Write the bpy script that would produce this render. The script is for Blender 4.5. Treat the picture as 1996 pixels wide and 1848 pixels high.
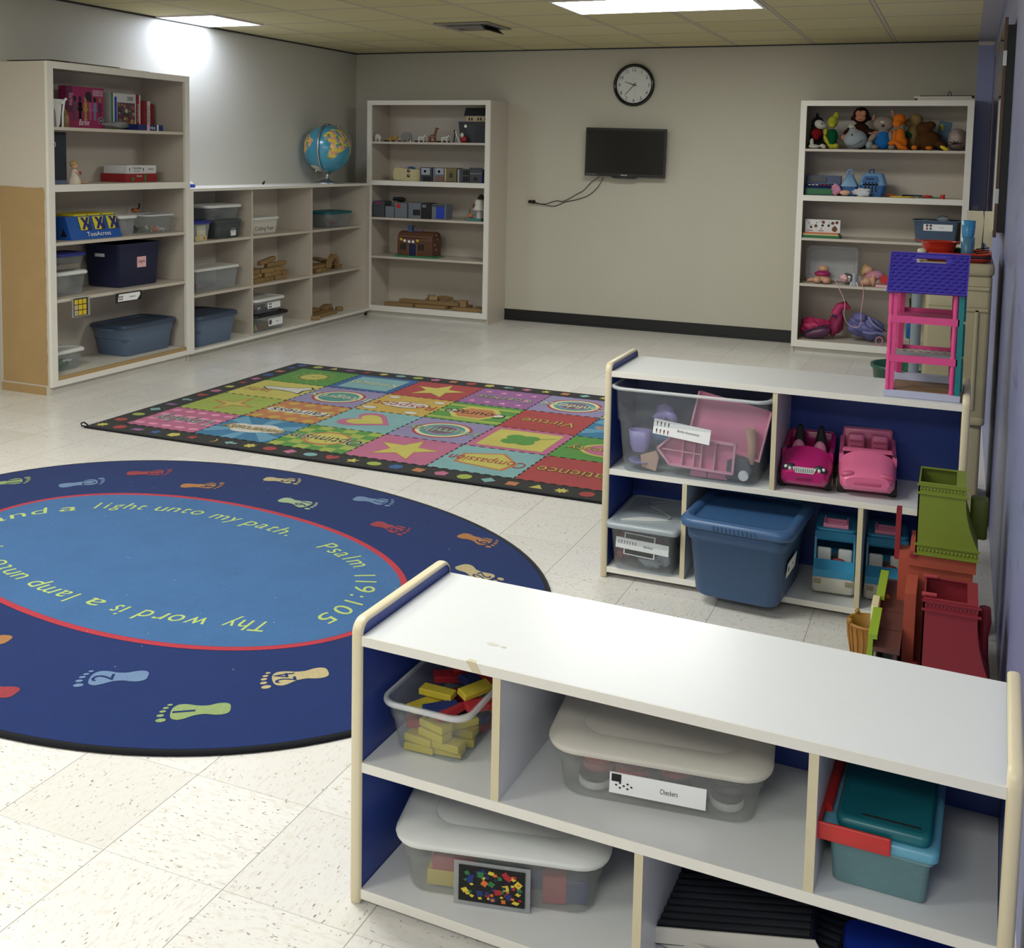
import bpy, math, random
from math import sin, cos, pi, radians
from mathutils import Vector, Matrix

S = bpy.context.scene
C = S.collection
for _o in list(bpy.data.objects):
    bpy.data.objects.remove(_o)
RND = random.Random(7)

# ------------------------------------------------------------------ camera
ROOM_H = 2.405
def make_camera():
    yaw, pitch, roll = 0.3935, -0.0880, 0.0193
    cz, sz, cp, sp = cos(yaw), sin(yaw), cos(pitch), sin(pitch)
    fwd = Vector((-sz * cp, cz * cp, sp))
    right = Vector((cz, sz, 0))
    up = right.cross(fwd)
    r2 = right * cos(roll) + up * sin(roll)
    u2 = -right * sin(roll) + up * cos(roll)
    m = Matrix((r2, u2, -fwd)).transposed().to_4x4()
    m.translation = (5.3216, -8.9435, 1.4745)
    cam = bpy.data.cameras.new('camera')
    cam.sensor_width = 36.0
    cam.lens = 2110.75 / 1996 * 36
    cam.shift_x = (998 - 995.63) / 1996
    cam.shift_y = (490.1 - 924) / 1996
    cam.clip_start = 0.05
    o = bpy.data.objects.new('camera', cam)
    o.matrix_world = m
    C.objects.link(o)
    S.camera = o
make_camera()

# ------------------------------------------------------------------ view and world
S.view_settings.view_transform = 'Standard'
S.view_settings.look = 'None'
S.view_settings.exposure = 1.32
S.view_settings.gamma = 1.0
S.view_settings.use_curve_mapping = False
W = bpy.data.worlds.new('world')
S.world = W
W.use_nodes = True
W.node_tree.nodes['Background'].inputs[0].default_value = (0.5, 0.52, 0.55, 1)
W.node_tree.nodes['Background'].inputs[1].default_value = 0.02

LAMP_MAIN = 9.5      # emission of the fluorescent diffusers
LAMP_LEFT = 7.5

# ------------------------------------------------------------------ materials
def lin(h):
    if isinstance(h, str):
        h = h.lstrip('#')
        c = [int(h[i:i + 2], 16) / 255 for i in (0, 2, 4)]
    else:
        c = [v / 255 for v in h]
    return [v / 12.92 if v <= 0.04045 else ((v + 0.055) / 1.055) ** 2.4 for v in c] + [1.0]

MATS = {}
def mat(name, col, rough=0.5, metal=0.0, var=0.04, scale=30.0, bump=0.0, bscale=200.0, coat=0.0, emit=0.0, spec=0.5):
    """procedural surface: base colour with a faint noise variation and optional bump"""
    if name in MATS:
        return MATS[name]
    m = bpy.data.materials.new(name)
    m.use_nodes = True
    nt = m.node_tree
    b = nt.nodes['Principled BSDF']
    b.inputs['Roughness'].default_value = rough
    b.inputs['Metallic'].default_value = metal
    b.inputs['Specular IOR Level'].default_value = spec
    b.inputs['Coat Weight'].default_value = coat
    c = lin(col)
    tc = nt.nodes.new('ShaderNodeTexCoord')
    n = nt.nodes.new('ShaderNodeTexNoise')
    n.inputs['Scale'].default_value = scale
    nt.links.new(tc.outputs['Object'], n.inputs['Vector'])
    mx = nt.nodes.new('ShaderNodeMix')
    mx.data_type = 'RGBA'
    mx.inputs[6].default_value = [v * (1 - var) for v in c[:3]] + [1]
    mx.inputs[7].default_value = [min(1, v * (1 + var)) for v in c[:3]] + [1]
    nt.links.new(n.outputs['Fac'], mx.inputs[0])
    nt.links.new(mx.outputs[2], b.inputs['Base Color'])
    if bump:
        n2 = nt.nodes.new('ShaderNodeTexNoise')
        n2.inputs['Scale'].default_value = bscale
        nt.links.new(tc.outputs['Object'], n2.inputs['Vector'])
        bp = nt.nodes.new('ShaderNodeBump')
        bp.inputs['Strength'].default_value = bump
        bp.inputs['Distance'].default_value = 0.002
        nt.links.new(n2.outputs['Fac'], bp.inputs['Height'])
        nt.links.new(bp.outputs['Normal'], b.inputs['Normal'])
    if emit:
        b.inputs['Emission Color'].default_value = c
        b.inputs['Emission Strength'].default_value = emit
    MATS[name] = m
    return m

def clear(name, tint, alpha, rough=0.25, haze='#d8dcdc'):
    """see-through frosted plastic: part transparent, part milky glossy"""
    if name in MATS:
        return MATS[name]
    m = bpy.data.materials.new(name)
    m.use_nodes = True
    nt = m.node_tree
    b = nt.nodes['Principled BSDF']
    out = nt.nodes['Material Output']
    b.inputs['Base Color'].default_value = lin(haze)
    b.inputs['Roughness'].default_value = rough
    t = nt.nodes.new('ShaderNodeBsdfTransparent')
    t.inputs[0].default_value = lin(tint)
    n = nt.nodes.new('ShaderNodeTexNoise')
    n.inputs['Scale'].default_value = 12
    r = nt.nodes.new('ShaderNodeMapRange')
    r.inputs[3].default_value = alpha - 0.05
    r.inputs[4].default_value = alpha + 0.05
    nt.links.new(n.outputs['Fac'], r.inputs[0])
    mx = nt.nodes.new('ShaderNodeMixShader')
    nt.links.new(r.outputs[0], mx.inputs[0])
    nt.links.new(t.outputs[0], mx.inputs[1])
    nt.links.new(b.outputs[0], mx.inputs[2])
    nt.links.new(mx.outputs[0], out.inputs['Surface'])
    MATS[name] = m
    return m

def emitter(name, col, strength):
    m = bpy.data.materials.new(name)
    m.use_nodes = True
    nt = m.node_tree
    nt.nodes.remove(nt.nodes['Principled BSDF'])
    e = nt.nodes.new('ShaderNodeEmission')
    e.inputs[0].default_value = lin(col)
    # long tubes glow a little stronger than the gap between them
    tc = nt.nodes.new('ShaderNodeTexCoord')
    sx = nt.nodes.new('ShaderNodeSeparateXYZ')
    nt.links.new(tc.outputs['Object'], sx.inputs[0])
    mt = nt.nodes.new('ShaderNodeMath'); mt.operation = 'MULTIPLY'; mt.inputs[1].default_value = 21.0
    nt.links.new(sx.outputs[1], mt.inputs[0])
    cs = nt.nodes.new('ShaderNodeMath'); cs.operation = 'COSINE'
    nt.links.new(mt.outputs[0], cs.inputs[0])
    mr = nt.nodes.new('ShaderNodeMapRange')
    mr.inputs[1].default_value = -1; mr.inputs[2].default_value = 1
    mr.inputs[3].default_value = strength * 1.1; mr.inputs[4].default_value = strength * 0.85
    nt.links.new(cs.outputs[0], mr.inputs[0])
    nt.links.new(mr.outputs[0], e.inputs[1])
    nt.links.new(e.outputs[0], nt.nodes['Material Output'].inputs['Surface'])
    MATS[name] = m
    return m

# ------------------------------------------------------------------ mesh builder
class MB:
    def __init__(self):
        self.v = []; self.f = []; self.mi = []; self.sm = []; self.mats = []
        self.M = Matrix.Identity(4)
    def m(self, mt):
        if isinstance(mt, str): mt = MATS[mt]
        if mt not in self.mats: self.mats.append(mt)
        return self.mats.index(mt)
    def add(self, vs, fs, mt, smooth=False):
        k = self.m(mt); n = len(self.v)
        M = self.M
        self.v += [tuple(M @ Vector(p)) for p in vs]
        for f in fs:
            self.f.append([i + n for i in f]); self.mi.append(k); self.sm.append(smooth)
        return self
    def box(self, x0, x1, y0, y1, z0, z1, mt):
        vs = [(x, y, z) for z in (z0, z1) for y in (y0, y1) for x in (x0, x1)]
        return self.add(vs, [(0, 2, 3, 1), (4, 5, 7, 6), (0, 1, 5, 4), (2, 6, 7, 3), (0, 4, 6, 2), (1, 3, 7, 5)], mt)
    def bev(self, x0, x1, y0, y1, z0, z1, mt, r=0.003):
        """box with chamfered vertical and horizontal edges"""
        rings = []
        for z, i in ((z0, r), (z0 + r, 0), (z1 - r, 0), (z1, r)):
            rings.append([(x0 + i + (r if i == 0 else r) * 0, y0 + i, z), (x1 - i, y0 + i, z), (x1 - i, y1 - i, z), (x0 + i, y1 - i, z)])
        return self.rings(rings, mt, smooth=False)
    def rings(self, rings, mt, smooth=True, cap0=True, cap1=True, closed=True):
        n = len(rings[0]); vs = [p for r in rings for p in r]; fs = []
        for a in range(len(rings) - 1):
            for i in range(n if closed else n - 1):
                j = (i + 1) % n
                fs.append((a * n + i, a * n + j, (a + 1) * n + j, (a + 1) * n + i))
        self.add(vs, fs, mt, smooth)
        if cap0: self.add(rings[0], [tuple(range(n))[::-1]], mt)
        if cap1: self.add(rings[-1], [tuple(range(n))], mt)
        return self
    def rr(self, cx, cy, hx, hy, r, z, seg=5):
        """rounded rectangle ring"""
        r = max(0.0005, min(r, hx * .98, hy * .98)); pts = []
        for qx, qy, a0 in ((1, 1, 0), (-1, 1, 90), (-1, -1, 180), (1, -1, 270)):
            for k in range(seg + 1):
                a = radians(a0 + 90 * k / seg)
                pts.append((cx + qx * (hx - r) + r * cos(a), cy + qy * (hy - r) + r * sin(a), z))
        return pts
    def rbox(self, x0, x1, y0, y1, z0, z1, r, mt, e=0.004):
        cx, cy, hx, hy = (x0 + x1) / 2, (y0 + y1) / 2, (x1 - x0) / 2, (y1 - y0) / 2
        e = min(e, (z1 - z0) / 2.1)
        R = [self.rr(cx, cy, hx - e, hy - e, r - e, z0), self.rr(cx, cy, hx - e * .3, hy - e * .3, r, z0 + e * .3), self.rr(cx, cy, hx, hy, r, z0 + e),
             self.rr(cx, cy, hx, hy, r, z1 - e), self.rr(cx, cy, hx - e * .3, hy - e * .3, r, z1 - e * .3), self.rr(cx, cy, hx - e, hy - e, r - e, z1)]
        return self.rings(R, mt)
    def tub(self, cx, cy, prof, r, mt):
        """open tub: prof = [(hx, hy, z), ...] followed outside up and inside down"""
        R = [self.rr(cx, cy, hx, hy, r * hx / prof[0][0] if 0 else r, z) for hx, hy, z in prof]
        return self.rings(R, mt)
    def poly(self, pts, mt):
        return self.add(pts, [tuple(range(len(pts)))], mt)
    def prism(self, pts, d, mt, smooth=False):
        """extrude a planar outline by vector d"""
        d = Vector(d); n = len(pts)
        q = [tuple(Vector(p) + d) for p in pts]
        self.add(list(pts) + q, [tuple(range(n))[::-1], tuple(range(n, 2 * n))], mt)
        self.add(list(pts) + q, [(i, (i + 1) % n, n + (i + 1) % n, n + i) for i in range(n)], mt, smooth)
        return self
    def lathe(self, c, prof, mt, n=24, axis='z', cap=True):
        R = []
        for r, h in prof:
            ring = []
            for k in range(n):
                a = 2 * pi * k / n
                p = (r * cos(a), r * sin(a), h)
                if axis == 'x': p = (p[2], p[0], p[1])
                if axis == 'y': p = (p[0], -p[2], p[1])
                ring.append((c[0] + p[0], c[1] + p[1], c[2] + p[2]))
            R.append(ring)
        return self.rings(R, mt, True, cap, cap)
    def ell(self, c, r, mt, n=16, m=10, rot=None, noise=0.0, seed=0):
        rr = RND if not seed else random.Random(seed)
        if not hasattr(r, '__len__'): r = (r, r, r)
        Rm = Matrix.Identity(3) if rot is None else (Matrix.Rotation(radians(rot[2]), 3, 'Z') @ Matrix.Rotation(radians(rot[1]), 3, 'Y') @ Matrix.Rotation(radians(rot[0]), 3, 'X'))
        vs = []; fs = []
        ph = [rr.uniform(0, 6.28) for _ in range(6)]
        for i in range(m + 1):
            t = pi * i / m
            for k in range(n):
                a = 2 * pi * k / n
                d = Vector((sin(t) * cos(a), sin(t) * sin(a), cos(t)))
                s = (1 + noise * (sin(3 * d.x + ph[0] + 2 * d.y) + sin(5 * d.y + ph[1] + 4 * d.z) * .7 + sin(9 * d.x + 7 * d.z + ph[2]) * .45 + sin(14 * d.y + 11 * d.x + ph[3]) * .25)) / (1 + 1.6 * noise)
                p = Rm @ Vector((d.x * r[0] * s, d.y * r[1] * s, d.z * r[2] * s))
                vs.append((c[0] + p.x, c[1] + p.y, c[2] + p.z))
        for i in range(m):
            for k in range(n):
                j = (k + 1) % n
                fs.append((i * n + k, (i + 1) * n + k, (i + 1) * n + j, i * n + j))
        return self.add(vs, fs, mt, True)
    def tube(self, pts, r, mt, n=8):
        P = [Vector(p) for p in pts]
        if not hasattr(r, '__len__'): r = [r] * len(P)
        R = []; prev = None
        for i, p in enumerate(P):
            t = (P[min(i + 1, len(P) - 1)] - P[max(i - 1, 0)]).normalized()
            a = Vector((0, 0, 1)) if prev is None else prev
            if abs(t.dot(a)) > .95: a = Vector((1, 0, 0))
            u = (a - t * a.dot(t)).normalized(); w = t.cross(u); prev = u
            R.append([tuple(p + (u * cos(2 * pi * k / n) + w * sin(2 * pi * k / n)) * r[i]) for k in range(n)])
        return self.rings(R, mt)
    def disc(self, c, r, mt, n=24, ry=None, u=(1, 0, 0), w=(0, 1, 0)):
        u = Vector(u); w = Vector(w); c = Vector(c); ry = ry or r
        return self.poly([tuple(c + u * (r * cos(2 * pi * k / n)) + w * (ry * sin(2 * pi * k / n))) for k in range(n)], mt)
    def shape(self, pts2, c, mt, u=(1, 0, 0), w=(0, 1, 0), s=1.0, rot=0.0):
        u = Vector(u); w = Vector(w); c = Vector(c); cr, sr = cos(rot), sin(rot)
        return self.poly([tuple(c + u * (s * (x * cr - y * sr)) + w * (s * (x * sr + y * cr))) for x, y in pts2], mt)
    def text(self, s, c, size, mt, u=(1, 0, 0), w=(0, 1, 0), align='CENTER', width=None, shear=0.0):
        """lettering in the plane spanned by u (reading) and w (up)"""
        vs, fs = glyphs(s)
        if not vs: return self
        x0 = min(v[0] for v in vs); x1 = max(v[0] for v in vs)
        k = size if width is None else width / (x1 - x0)
        ky = size
        off = {'CENTER': (x0 + x1) / 2, 'LEFT': x0, 'RIGHT': x1}[align]
        u = Vector(u); w = Vector(w); c = Vector(c)
        return self.add([tuple(c + u * ((x - off) * k + y * ky * shear) + w * (y * ky)) for x, y in vs], fs, mt)
    def build(self, name, parent=None, label=None, smooth=None):
        me = bpy.data.meshes.new(name)
        me.from_pydata(self.v, [], self.f)
        for mt in self.mats: me.materials.append(mt)
        me.polygons.foreach_set('material_index', self.mi)
        me.polygons.foreach_set('use_smooth', self.sm)
        me.update()
        o = bpy.data.objects.new(name, me)
        C.objects.link(o)
        if parent is not None: o.parent = parent
        if label: o['label'] = label
        return o

_G = {}
def glyphs(s):
    if s not in _G:
        cu = bpy.data.curves.new('lettering', 'FONT')
        cu.body = s; cu.size = 1.0; cu.resolution_u = 3
        ob = bpy.data.objects.new('lettering', cu)
        C.objects.link(ob)
        me = bpy.data.meshes.new_from_object(ob)
        _G[s] = ([(v.co.x, v.co.y) for v in me.vertices], [tuple(p.vertices) for p in me.polygons])
        bpy.data.meshes.remove(me); bpy.data.objects.remove(ob); bpy.data.curves.remove(cu)
    return _G[s]

class LayerMB(MB):
    """flat woven pattern: every motif sits a hair above the one before, so none are coplanar"""
    n = 0
    def add(self, vs, fs, mt, smooth=False):
        self.n += 1; e = (self.n % 10) * 2.5e-5
        return MB.add(self, [(p[0], p[1], p[2] + e) for p in vs], fs, mt, smooth)
def smooth_loop(pts, k=4):
    out = []; n = len(pts)
    for i in range(n):
        p0, p1, p2, p3 = (Vector(pts[(i + j) % n]) for j in (-1, 0, 1, 2))
        for q in range(k):
            s = q / k; v = .5 * ((2 * p1) + (p2 - p0) * s + (2 * p0 - 5 * p1 + 4 * p2 - p3) * s * s + (-p0 + 3 * p1 - 3 * p2 + p3) * s ** 3); out.append(tuple(v))
    return out

def tag(o, label, cat, group=None):
    o['label'] = label; o['category'] = cat
    if group: o['group'] = group
    return o
def thing(name, label, cat, loc=(0, 0, 0), rz=0.0, group=None, rx=0.0, ry=0.0):
    o = bpy.data.objects.new(name, None)
    o.empty_display_size = 0.05
    C.objects.link(o); o.location = loc; o.rotation_euler = (rx, ry, rz)
    return tag(o, label, cat, group)
def struct(mb, name):
    o = mb.build(name); o['kind'] = 'structure'; return o
def star(n, r2, rot=90):
    return [((1 if k % 2 == 0 else r2) * cos(radians(rot) + pi * k / n), (1 if k % 2 == 0 else r2) * sin(radians(rot) + pi * k / n)) for k in range(2 * n)]
def ngon(n, rot=0, sy=1.0):
    return [(cos(radians(rot) + 2 * pi * k / n), sy * sin(radians(rot) + 2 * pi * k / n)) for k in range(n)]
HEART = [(0.0, -1.0), (0.45, -0.5), (0.85, -0.05), (1.0, 0.35), (0.9, 0.7), (0.6, 0.88), (0.3, 0.82), (0.08, 0.6), (0, 0.4),
         (-0.08, 0.6), (-0.3, 0.82), (-0.6, 0.88), (-0.9, 0.7), (-1.0, 0.35), (-0.85, -0.05), (-0.45, -0.5)]

# ------------------------------------------------------------------ palette
mat('white_paint', '#c6bcae', .38, var=.02, bump=.03, bscale=60)
mat('white_edge', '#e4e0d6', .35, var=.02)
mat('laminate', '#dcdddc', .28, var=.015)
mat('cream_band', '#dccfae', .35, var=.03)
mat('cream_edge', '#cfc3a2', .4, var=.05)
mat('blue_lam', '#28408c', .4, var=.03)
mat('raw_board', '#a98b5e', .75, var=.10, scale=8)
mat('chip_paint', '#e8e2d6', .5)
mat('toekick', '#cbc7bc', .5, var=.08, scale=12)
mat('black', '#0e0e10', .45)
mat('black_gloss', '#050607', .12)
mat('dark_grey', '#2c2e33', .5)
mat('rubber', '#1a1a1a', .7)
mat('wood_block', '#8c7048', .6, var=.14, scale=18)
mat('wood_pale', '#a58c64', .6, var=.1, scale=14)
mat('navy', '#1a2348', .42)
mat('tote', '#5c6f88', .45, var=.03, bump=.05, bscale=300)
mat('tote_lid', '#36455a', .45)
mat('denim', '#35547a', .42, var=.03, bump=.05, bscale=300)
mat('denim_lid', '#3a5d86', .35)
mat('lid_white', '#d9dad6', .38)
mat('lid_milk', '#c9c4b8', .5)
mat('lid_grey', '#9ba3a8', .28)
mat('lid_teal', '#12626b', .35)
mat('lid_blue', '#232f8a', .4)
mat('lid_black', '#141419', .4)
mat('paper', '#f0f0ee', .7, var=.01)
mat('pink_paper', '#e8b4b8', .7)
mat('ink', '#16161a', .7)
mat('red', '#c02a26', .4); mat('yellow', '#d8b92c', .5); mat('blue', '#1d3fae', .45); mat('green', '#2d7a3a', .5)
mat('orange', '#d8702a', .5)
mat('foam_yellow', '#d9c33c', .75, bump=.1); mat('foam_red', '#b02630', .75, bump=.1); mat('foam_blue', '#1f3270', .75, bump=.1); mat('foam_green', '#2f7444', .75)
mat('silver', '#b4b6b8', .3, metal=.9)
mat('skin_doll', '#c99a7c', .5)
clear('clear_plastic', '#f4f6f7', .10, .2, '#f0f3f4')
clear('clear_frost', '#f2f4f5', .20, .35, '#eef0f0')
clear('clear_milky', '#f4f5f4', .15, .35, '#f0f0ee')
clear('clear_grey', '#b4babc', .35, .3, '#7f8688')
clear('clear_lid_panel', '#eef0f2', .38, .3, '#dcdfe4')
clear('clear_aqua', '#9fc4c8', .62, .35, '#8fb8bc')
clear('clear_rim', '#ffffff', .55, .2, '#f4f6f7')
clear('bag_film', '#d8d8d8', .35, .2)

# ------------------------------------------------------------------ node helper
class NT:
    def __init__(self, name):
        self.m = bpy.data.materials.new(name); self.m.use_nodes = True
        self.nt = self.m.node_tree; self.b = self.nt.nodes['Principled BSDF']
        self.tc = self.nt.nodes.new('ShaderNodeTexCoord')
        s = self.nt.nodes.new('ShaderNodeSeparateXYZ'); self.nt.links.new(self.tc.outputs['Object'], s.inputs[0])
        self.x, self.y, self.z = s.outputs
        MATS[name] = self.m
    def mth(self, op, a, b=None, c=None):
        n = self.nt.nodes.new('ShaderNodeMath'); n.operation = op
        for i, v in enumerate((a, b, c)):
            if v is None: continue
            if isinstance(v, (int, float)): n.inputs[i].default_value = v
            else: self.nt.links.new(v, n.inputs[i])
        return n.outputs[0]
    def vec(self, x, y, z=0.0):
        n = self.nt.nodes.new('ShaderNodeCombineXYZ')
        for i, v in enumerate((x, y, z)):
            if isinstance(v, (int, float)): n.inputs[i].default_value = v
            else: self.nt.links.new(v, n.inputs[i])
        return n.outputs[0]
    def noise(self, vec, scale, detail=2.0, rough=.5):
        n = self.nt.nodes.new('ShaderNodeTexNoise'); n.inputs['Scale'].default_value = scale
        n.inputs['Detail'].default_value = detail; n.inputs['Roughness'].default_value = rough
        if vec is not None: self.nt.links.new(vec, n.inputs['Vector'])
        return n.outputs['Fac']
    def white(self, vec):
        n = self.nt.nodes.new('ShaderNodeTexWhiteNoise'); self.nt.links.new(vec, n.inputs['Vector']); return n.outputs['Value']
    def mix(self, f, a, b):
        n = self.nt.nodes.new('ShaderNodeMix'); n.data_type = 'RGBA'
        for i, v in ((0, f), (6, a), (7, b)):
            if isinstance(v, (int, float)): n.inputs[i].default_value = v
            elif isinstance(v, (list, tuple)): n.inputs[i].default_value = v
            elif isinstance(v, str): n.inputs[i].default_value = lin(v)
            else: self.nt.links.new(v, n.inputs[i])
        return n.outputs[2]
    def ramp(self, v, a, b):
        n = self.nt.nodes.new('ShaderNodeMapRange'); n.inputs[1].default_value = a; n.inputs[2].default_value = b
        n.interpolation_type = 'SMOOTHSTEP'
        self.nt.links.new(v, n.inputs[0]); return n.outputs[0]
    def out(self, col, rough=None, height=None, dist=.001, strength=.3):
        self.nt.links.new(col, self.b.inputs['Base Color'])
        if rough is not None:
            if isinstance(rough, (int, float)): self.b.inputs['Roughness'].default_value = rough
            else: self.nt.links.new(rough, self.b.inputs['Roughness'])
        if height is not None:
            bp = self.nt.nodes.new('ShaderNodeBump'); bp.inputs['Strength'].default_value = strength; bp.inputs['Distance'].default_value = dist
            self.nt.links.new(height, bp.inputs['Height']); self.nt.links.new(bp.outputs['Normal'], self.b.inputs['Normal'])
        return self.m

def floor_material():
    t = NT('vinyl_tile'); F = .3048
    px = t.mth('DIVIDE', t.mth('SUBTRACT', t.x, 3.7215 - F * 40), F)
    py = t.mth('DIVIDE', t.mth('SUBTRACT', t.y, -7.2658 - F * 40), F)
    ix, iy = t.mth('FLOOR', px), t.mth('FLOOR', py)
    fx, fy = t.mth('FRACT', px), t.mth('FRACT', py)
    ex = t.mth('MINIMUM', fx, t.mth('SUBTRACT', 1.0, fx)); ey = t.mth('MINIMUM', fy, t.mth('SUBTRACT', 1.0, fy))
    # joints across x show clearly, joints across y are fainter
    jx = t.mth('SUBTRACT', 1.0, t.ramp(ex, .002, .0055)); jy = t.mth('SUBTRACT', 1.0, t.ramp(ey, .002, .0055))
    joint = t.mth('MAXIMUM', t.mth('MULTIPLY', jx, .62), t.mth('MULTIPLY', jy, .32))
    par = t.mth('MODULO', t.mth('ADD', ix, iy), 2.0)
    rnd = t.white(t.vec(ix, iy))
    # fleck direction turns a quarter from tile to tile
    a = t.mth('ADD', t.mth('MULTIPLY', t.x, t.mth('SUBTRACT', 1.0, par)), t.mth('MULTIPLY', t.y, par))
    b = t.mth('ADD', t.mth('MULTIPLY', t.y, t.mth('SUBTRACT', 1.0, par)), t.mth('MULTIPLY', t.x, par))
    off = t.mth('MULTIPLY', rnd, 37.0)
    v1 = t.vec(t.mth('MULTIPLY', a, 1.0), t.mth('MULTIPLY', b, 3.0), off)
    n1 = t.noise(v1, 38, 3, .6)
    n2 = t.noise(t.vec(t.mth('MULTIPLY', a, 1.0), t.mth('MULTIPLY', b, 2.6), t.mth('ADD', off, 9.0)), 70, 1, .5)
    n3 = t.noise(t.vec(t.mth('MULTIPLY', a, 1.0), t.mth('MULTIPLY', b, 2.2), t.mth('ADD', off, 21.0)), 55, 1, .5)
    big = t.noise(t.vec(t.x, t.y, 0.0), 1.3, 2)
    base = t.mix(rnd, '#d3cfc9', '#dcd9d4')
    base = t.mix(t.mth('MULTIPLY', t.ramp(n1, .50, .66), .6), base, '#cdc4b6')
    base = t.mix(t.mth('MULTIPLY', t.ramp(n2, .685, .735), .75), base, '#8a7f72')
    base = t.mix(t.mth('MULTIPLY', t.ramp(n3, .735, .77), .85), base, '#6a5a52')
    base = t.mix(t.mth('MULTIPLY', t.ramp(big, .45, .8), .18), base, '#c9bfae')
    col = t.mix(joint, base, '#5a5348')
    return t.out(col, t.mth('ADD', .20, t.mth('MULTIPLY', big, .14)), t.mth('SUBTRACT', 1.0, joint), .0008, .4)

def ceiling_material():
    t = NT('ceiling_tile'); T = .6096
    px = t.mth('DIVIDE', t.mth('SUBTRACT', t.x, .5175 - T * 10), T)
    py = t.mth('DIVIDE', t.mth('SUBTRACT', -.3395 + T * 10, t.y), T)
    fx, fy = t.mth('FRACT', px), t.mth('FRACT', py)
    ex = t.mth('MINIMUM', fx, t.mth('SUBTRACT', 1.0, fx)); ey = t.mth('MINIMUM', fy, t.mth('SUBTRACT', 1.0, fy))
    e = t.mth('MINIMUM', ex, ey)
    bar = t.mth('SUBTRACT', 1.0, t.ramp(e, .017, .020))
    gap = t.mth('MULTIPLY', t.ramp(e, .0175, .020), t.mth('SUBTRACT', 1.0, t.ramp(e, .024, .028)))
    rnd = t.white(t.vec(t.mth('FLOOR', px), t.mth('FLOOR', py)))
    n1 = t.noise(t.vec(t.x, t.y, rnd), 260, 2, .6)
    n2 = t.noise(t.vec(t.x, t.y, t.mth('ADD', rnd, 5.0)), 95, 3, .7)
    col = t.mix(rnd, '#c3ba8c', '#cbc298')
    col = t.mix(t.mth('MULTIPLY', t.ramp(n1, .60, .70), .45), col, '#8c8468')
    col = t.mix(t.mth('MULTIPLY', t.ramp(n2, .66, .74), .5), col, '#7c7458')
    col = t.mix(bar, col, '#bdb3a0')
    col = t.mix(t.mth('MULTIPLY', gap, .85), col, '#3c372b')  # dark gap line beside the bars, edge shadow painted into the colour
    return t.out(col, .9, n1, .001, .25)

def wall_material(name, c0, c1, marks=True):
    t = NT(name)
    n = t.noise(t.tc.outputs['Object'], 1.2, 3, .6)
    col = t.mix(n, c0, c1)
    if marks:
        s = t.noise(t.vec(t.mth('MULTIPLY', t.x, .5), t.mth('MULTIPLY', t.y, .5), t.mth('MULTIPLY', t.z, 14.0)), 5.0, 2, .7)
        # scuffs where furniture rubbed, about chair-back height
        band = t.mth('MULTIPLY', t.ramp(t.z, .45, .65), t.mth('SUBTRACT', 1.0, t.ramp(t.z, .8, 1.0)))
        col = t.mix(t.mth('MULTIPLY', t.mth('MULTIPLY', t.ramp(s, .68, .76), band), .35), col, '#8b8578')
        d = t.noise(t.tc.outputs['Object'], 22, 1, .5)
        col = t.mix(t.mth('MULTIPLY', t.ramp(d, .80, .84), .5), col, '#6c675c')
    fine = t.noise(t.tc.outputs['Object'], 160, 2, .5)
    return t.out(col, .55, fine, .0008, .12)

def blue_wall_material():
    t = NT('lavender_wall')
    n = t.noise(t.tc.outputs['Object'], 1.5, 3, .6)
    col = t.mix(n, '#7a80a8', '#8a90b6')
    s = t.noise(t.vec(t.mth('MULTIPLY', t.y, 1.6), t.mth('MULTIPLY', t.z, 5.0), 0.0), 2.2, 3, .6)
    col = t.mix(t.mth('MULTIPLY', t.ramp(s, .56, .72), .5), col, '#4c5074')
    c = t.noise(t.vec(t.mth('MULTIPLY', t.y, 6.0), t.mth('MULTIPLY', t.z, 2.5), 3.0), 5.0, 2, .5)
    col = t.mix(t.ramp(c, .755, .765), col, '#c8ccd6')
    return t.out(col, .4, n, .001, .1)

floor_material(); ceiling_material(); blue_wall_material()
wall_material('wall_cream', '#bbb6a6', '#c4bfaf'); wall_material('wall_cream_plain', '#c0bdb2', '#c9c6bb', False)

# ------------------------------------------------------------------ room shell
X1, YF, H = 5.49, -11.0, ROOM_H
struct(MB().box(-.1, X1 + .1, YF - .1, .1, -.1, 0, 'vinyl_tile'), 'floor')
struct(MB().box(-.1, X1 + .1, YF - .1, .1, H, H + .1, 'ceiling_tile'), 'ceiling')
struct(MB().box(-.1, 0, YF - .1, .1, 0, H, 'wall_cream_plain'), 'wall_left')
struct(MB().box(0, X1, 0, .1, 0, H, 'wall_cream'), 'wall_back')
struct(MB().box(X1, X1 + .1, YF - .1, .1, 0, H, 'lavender_wall'), 'wall_right')
struct(MB().box(0, X1, YF - .1, YF, 0, H, 'wall_cream_plain'), 'wall_front')
struct(MB().box(1.56, 4.16, -.006, 0, .002, .1016, 'black').box(1.56, 4.16, -.010, -.006, .002, .018, 'black'), 'baseboard_back')
mat('soffit', '#a8a5ae', .6)
mat('lavender_trim', '#a9afdd', .45, var=.08, scale=4)
struct(MB().box(5.378, X1, -.012, 0, 1.08, 2.37, 'lavender_trim').box(5.378, X1, -.03, 0, 2.365, 2.392, 'white_edge'), 'trim_1')
struct(MB().box(5.378, X1, -11, 0, 2.392, H, 'soffit'), 'trim_2')
struct(MB().box(0, .012, YF, 0, H - .012, H, 'dark_grey').box(.012, 5.378, -.010, 0, H - .010, H, 'dark_grey'), 'trim_3')
struct(MB().shape([(-.026, 0), (-.012, .012), (.002, .015), (.02, .022), (.022, -.012), (.008, -.045), (-.004, -.04)], (5.415, -.0125, 1.15), 'chip_paint', u=(1, 0, 0), w=(0, 0, 1)), 'trim_4')

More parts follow.
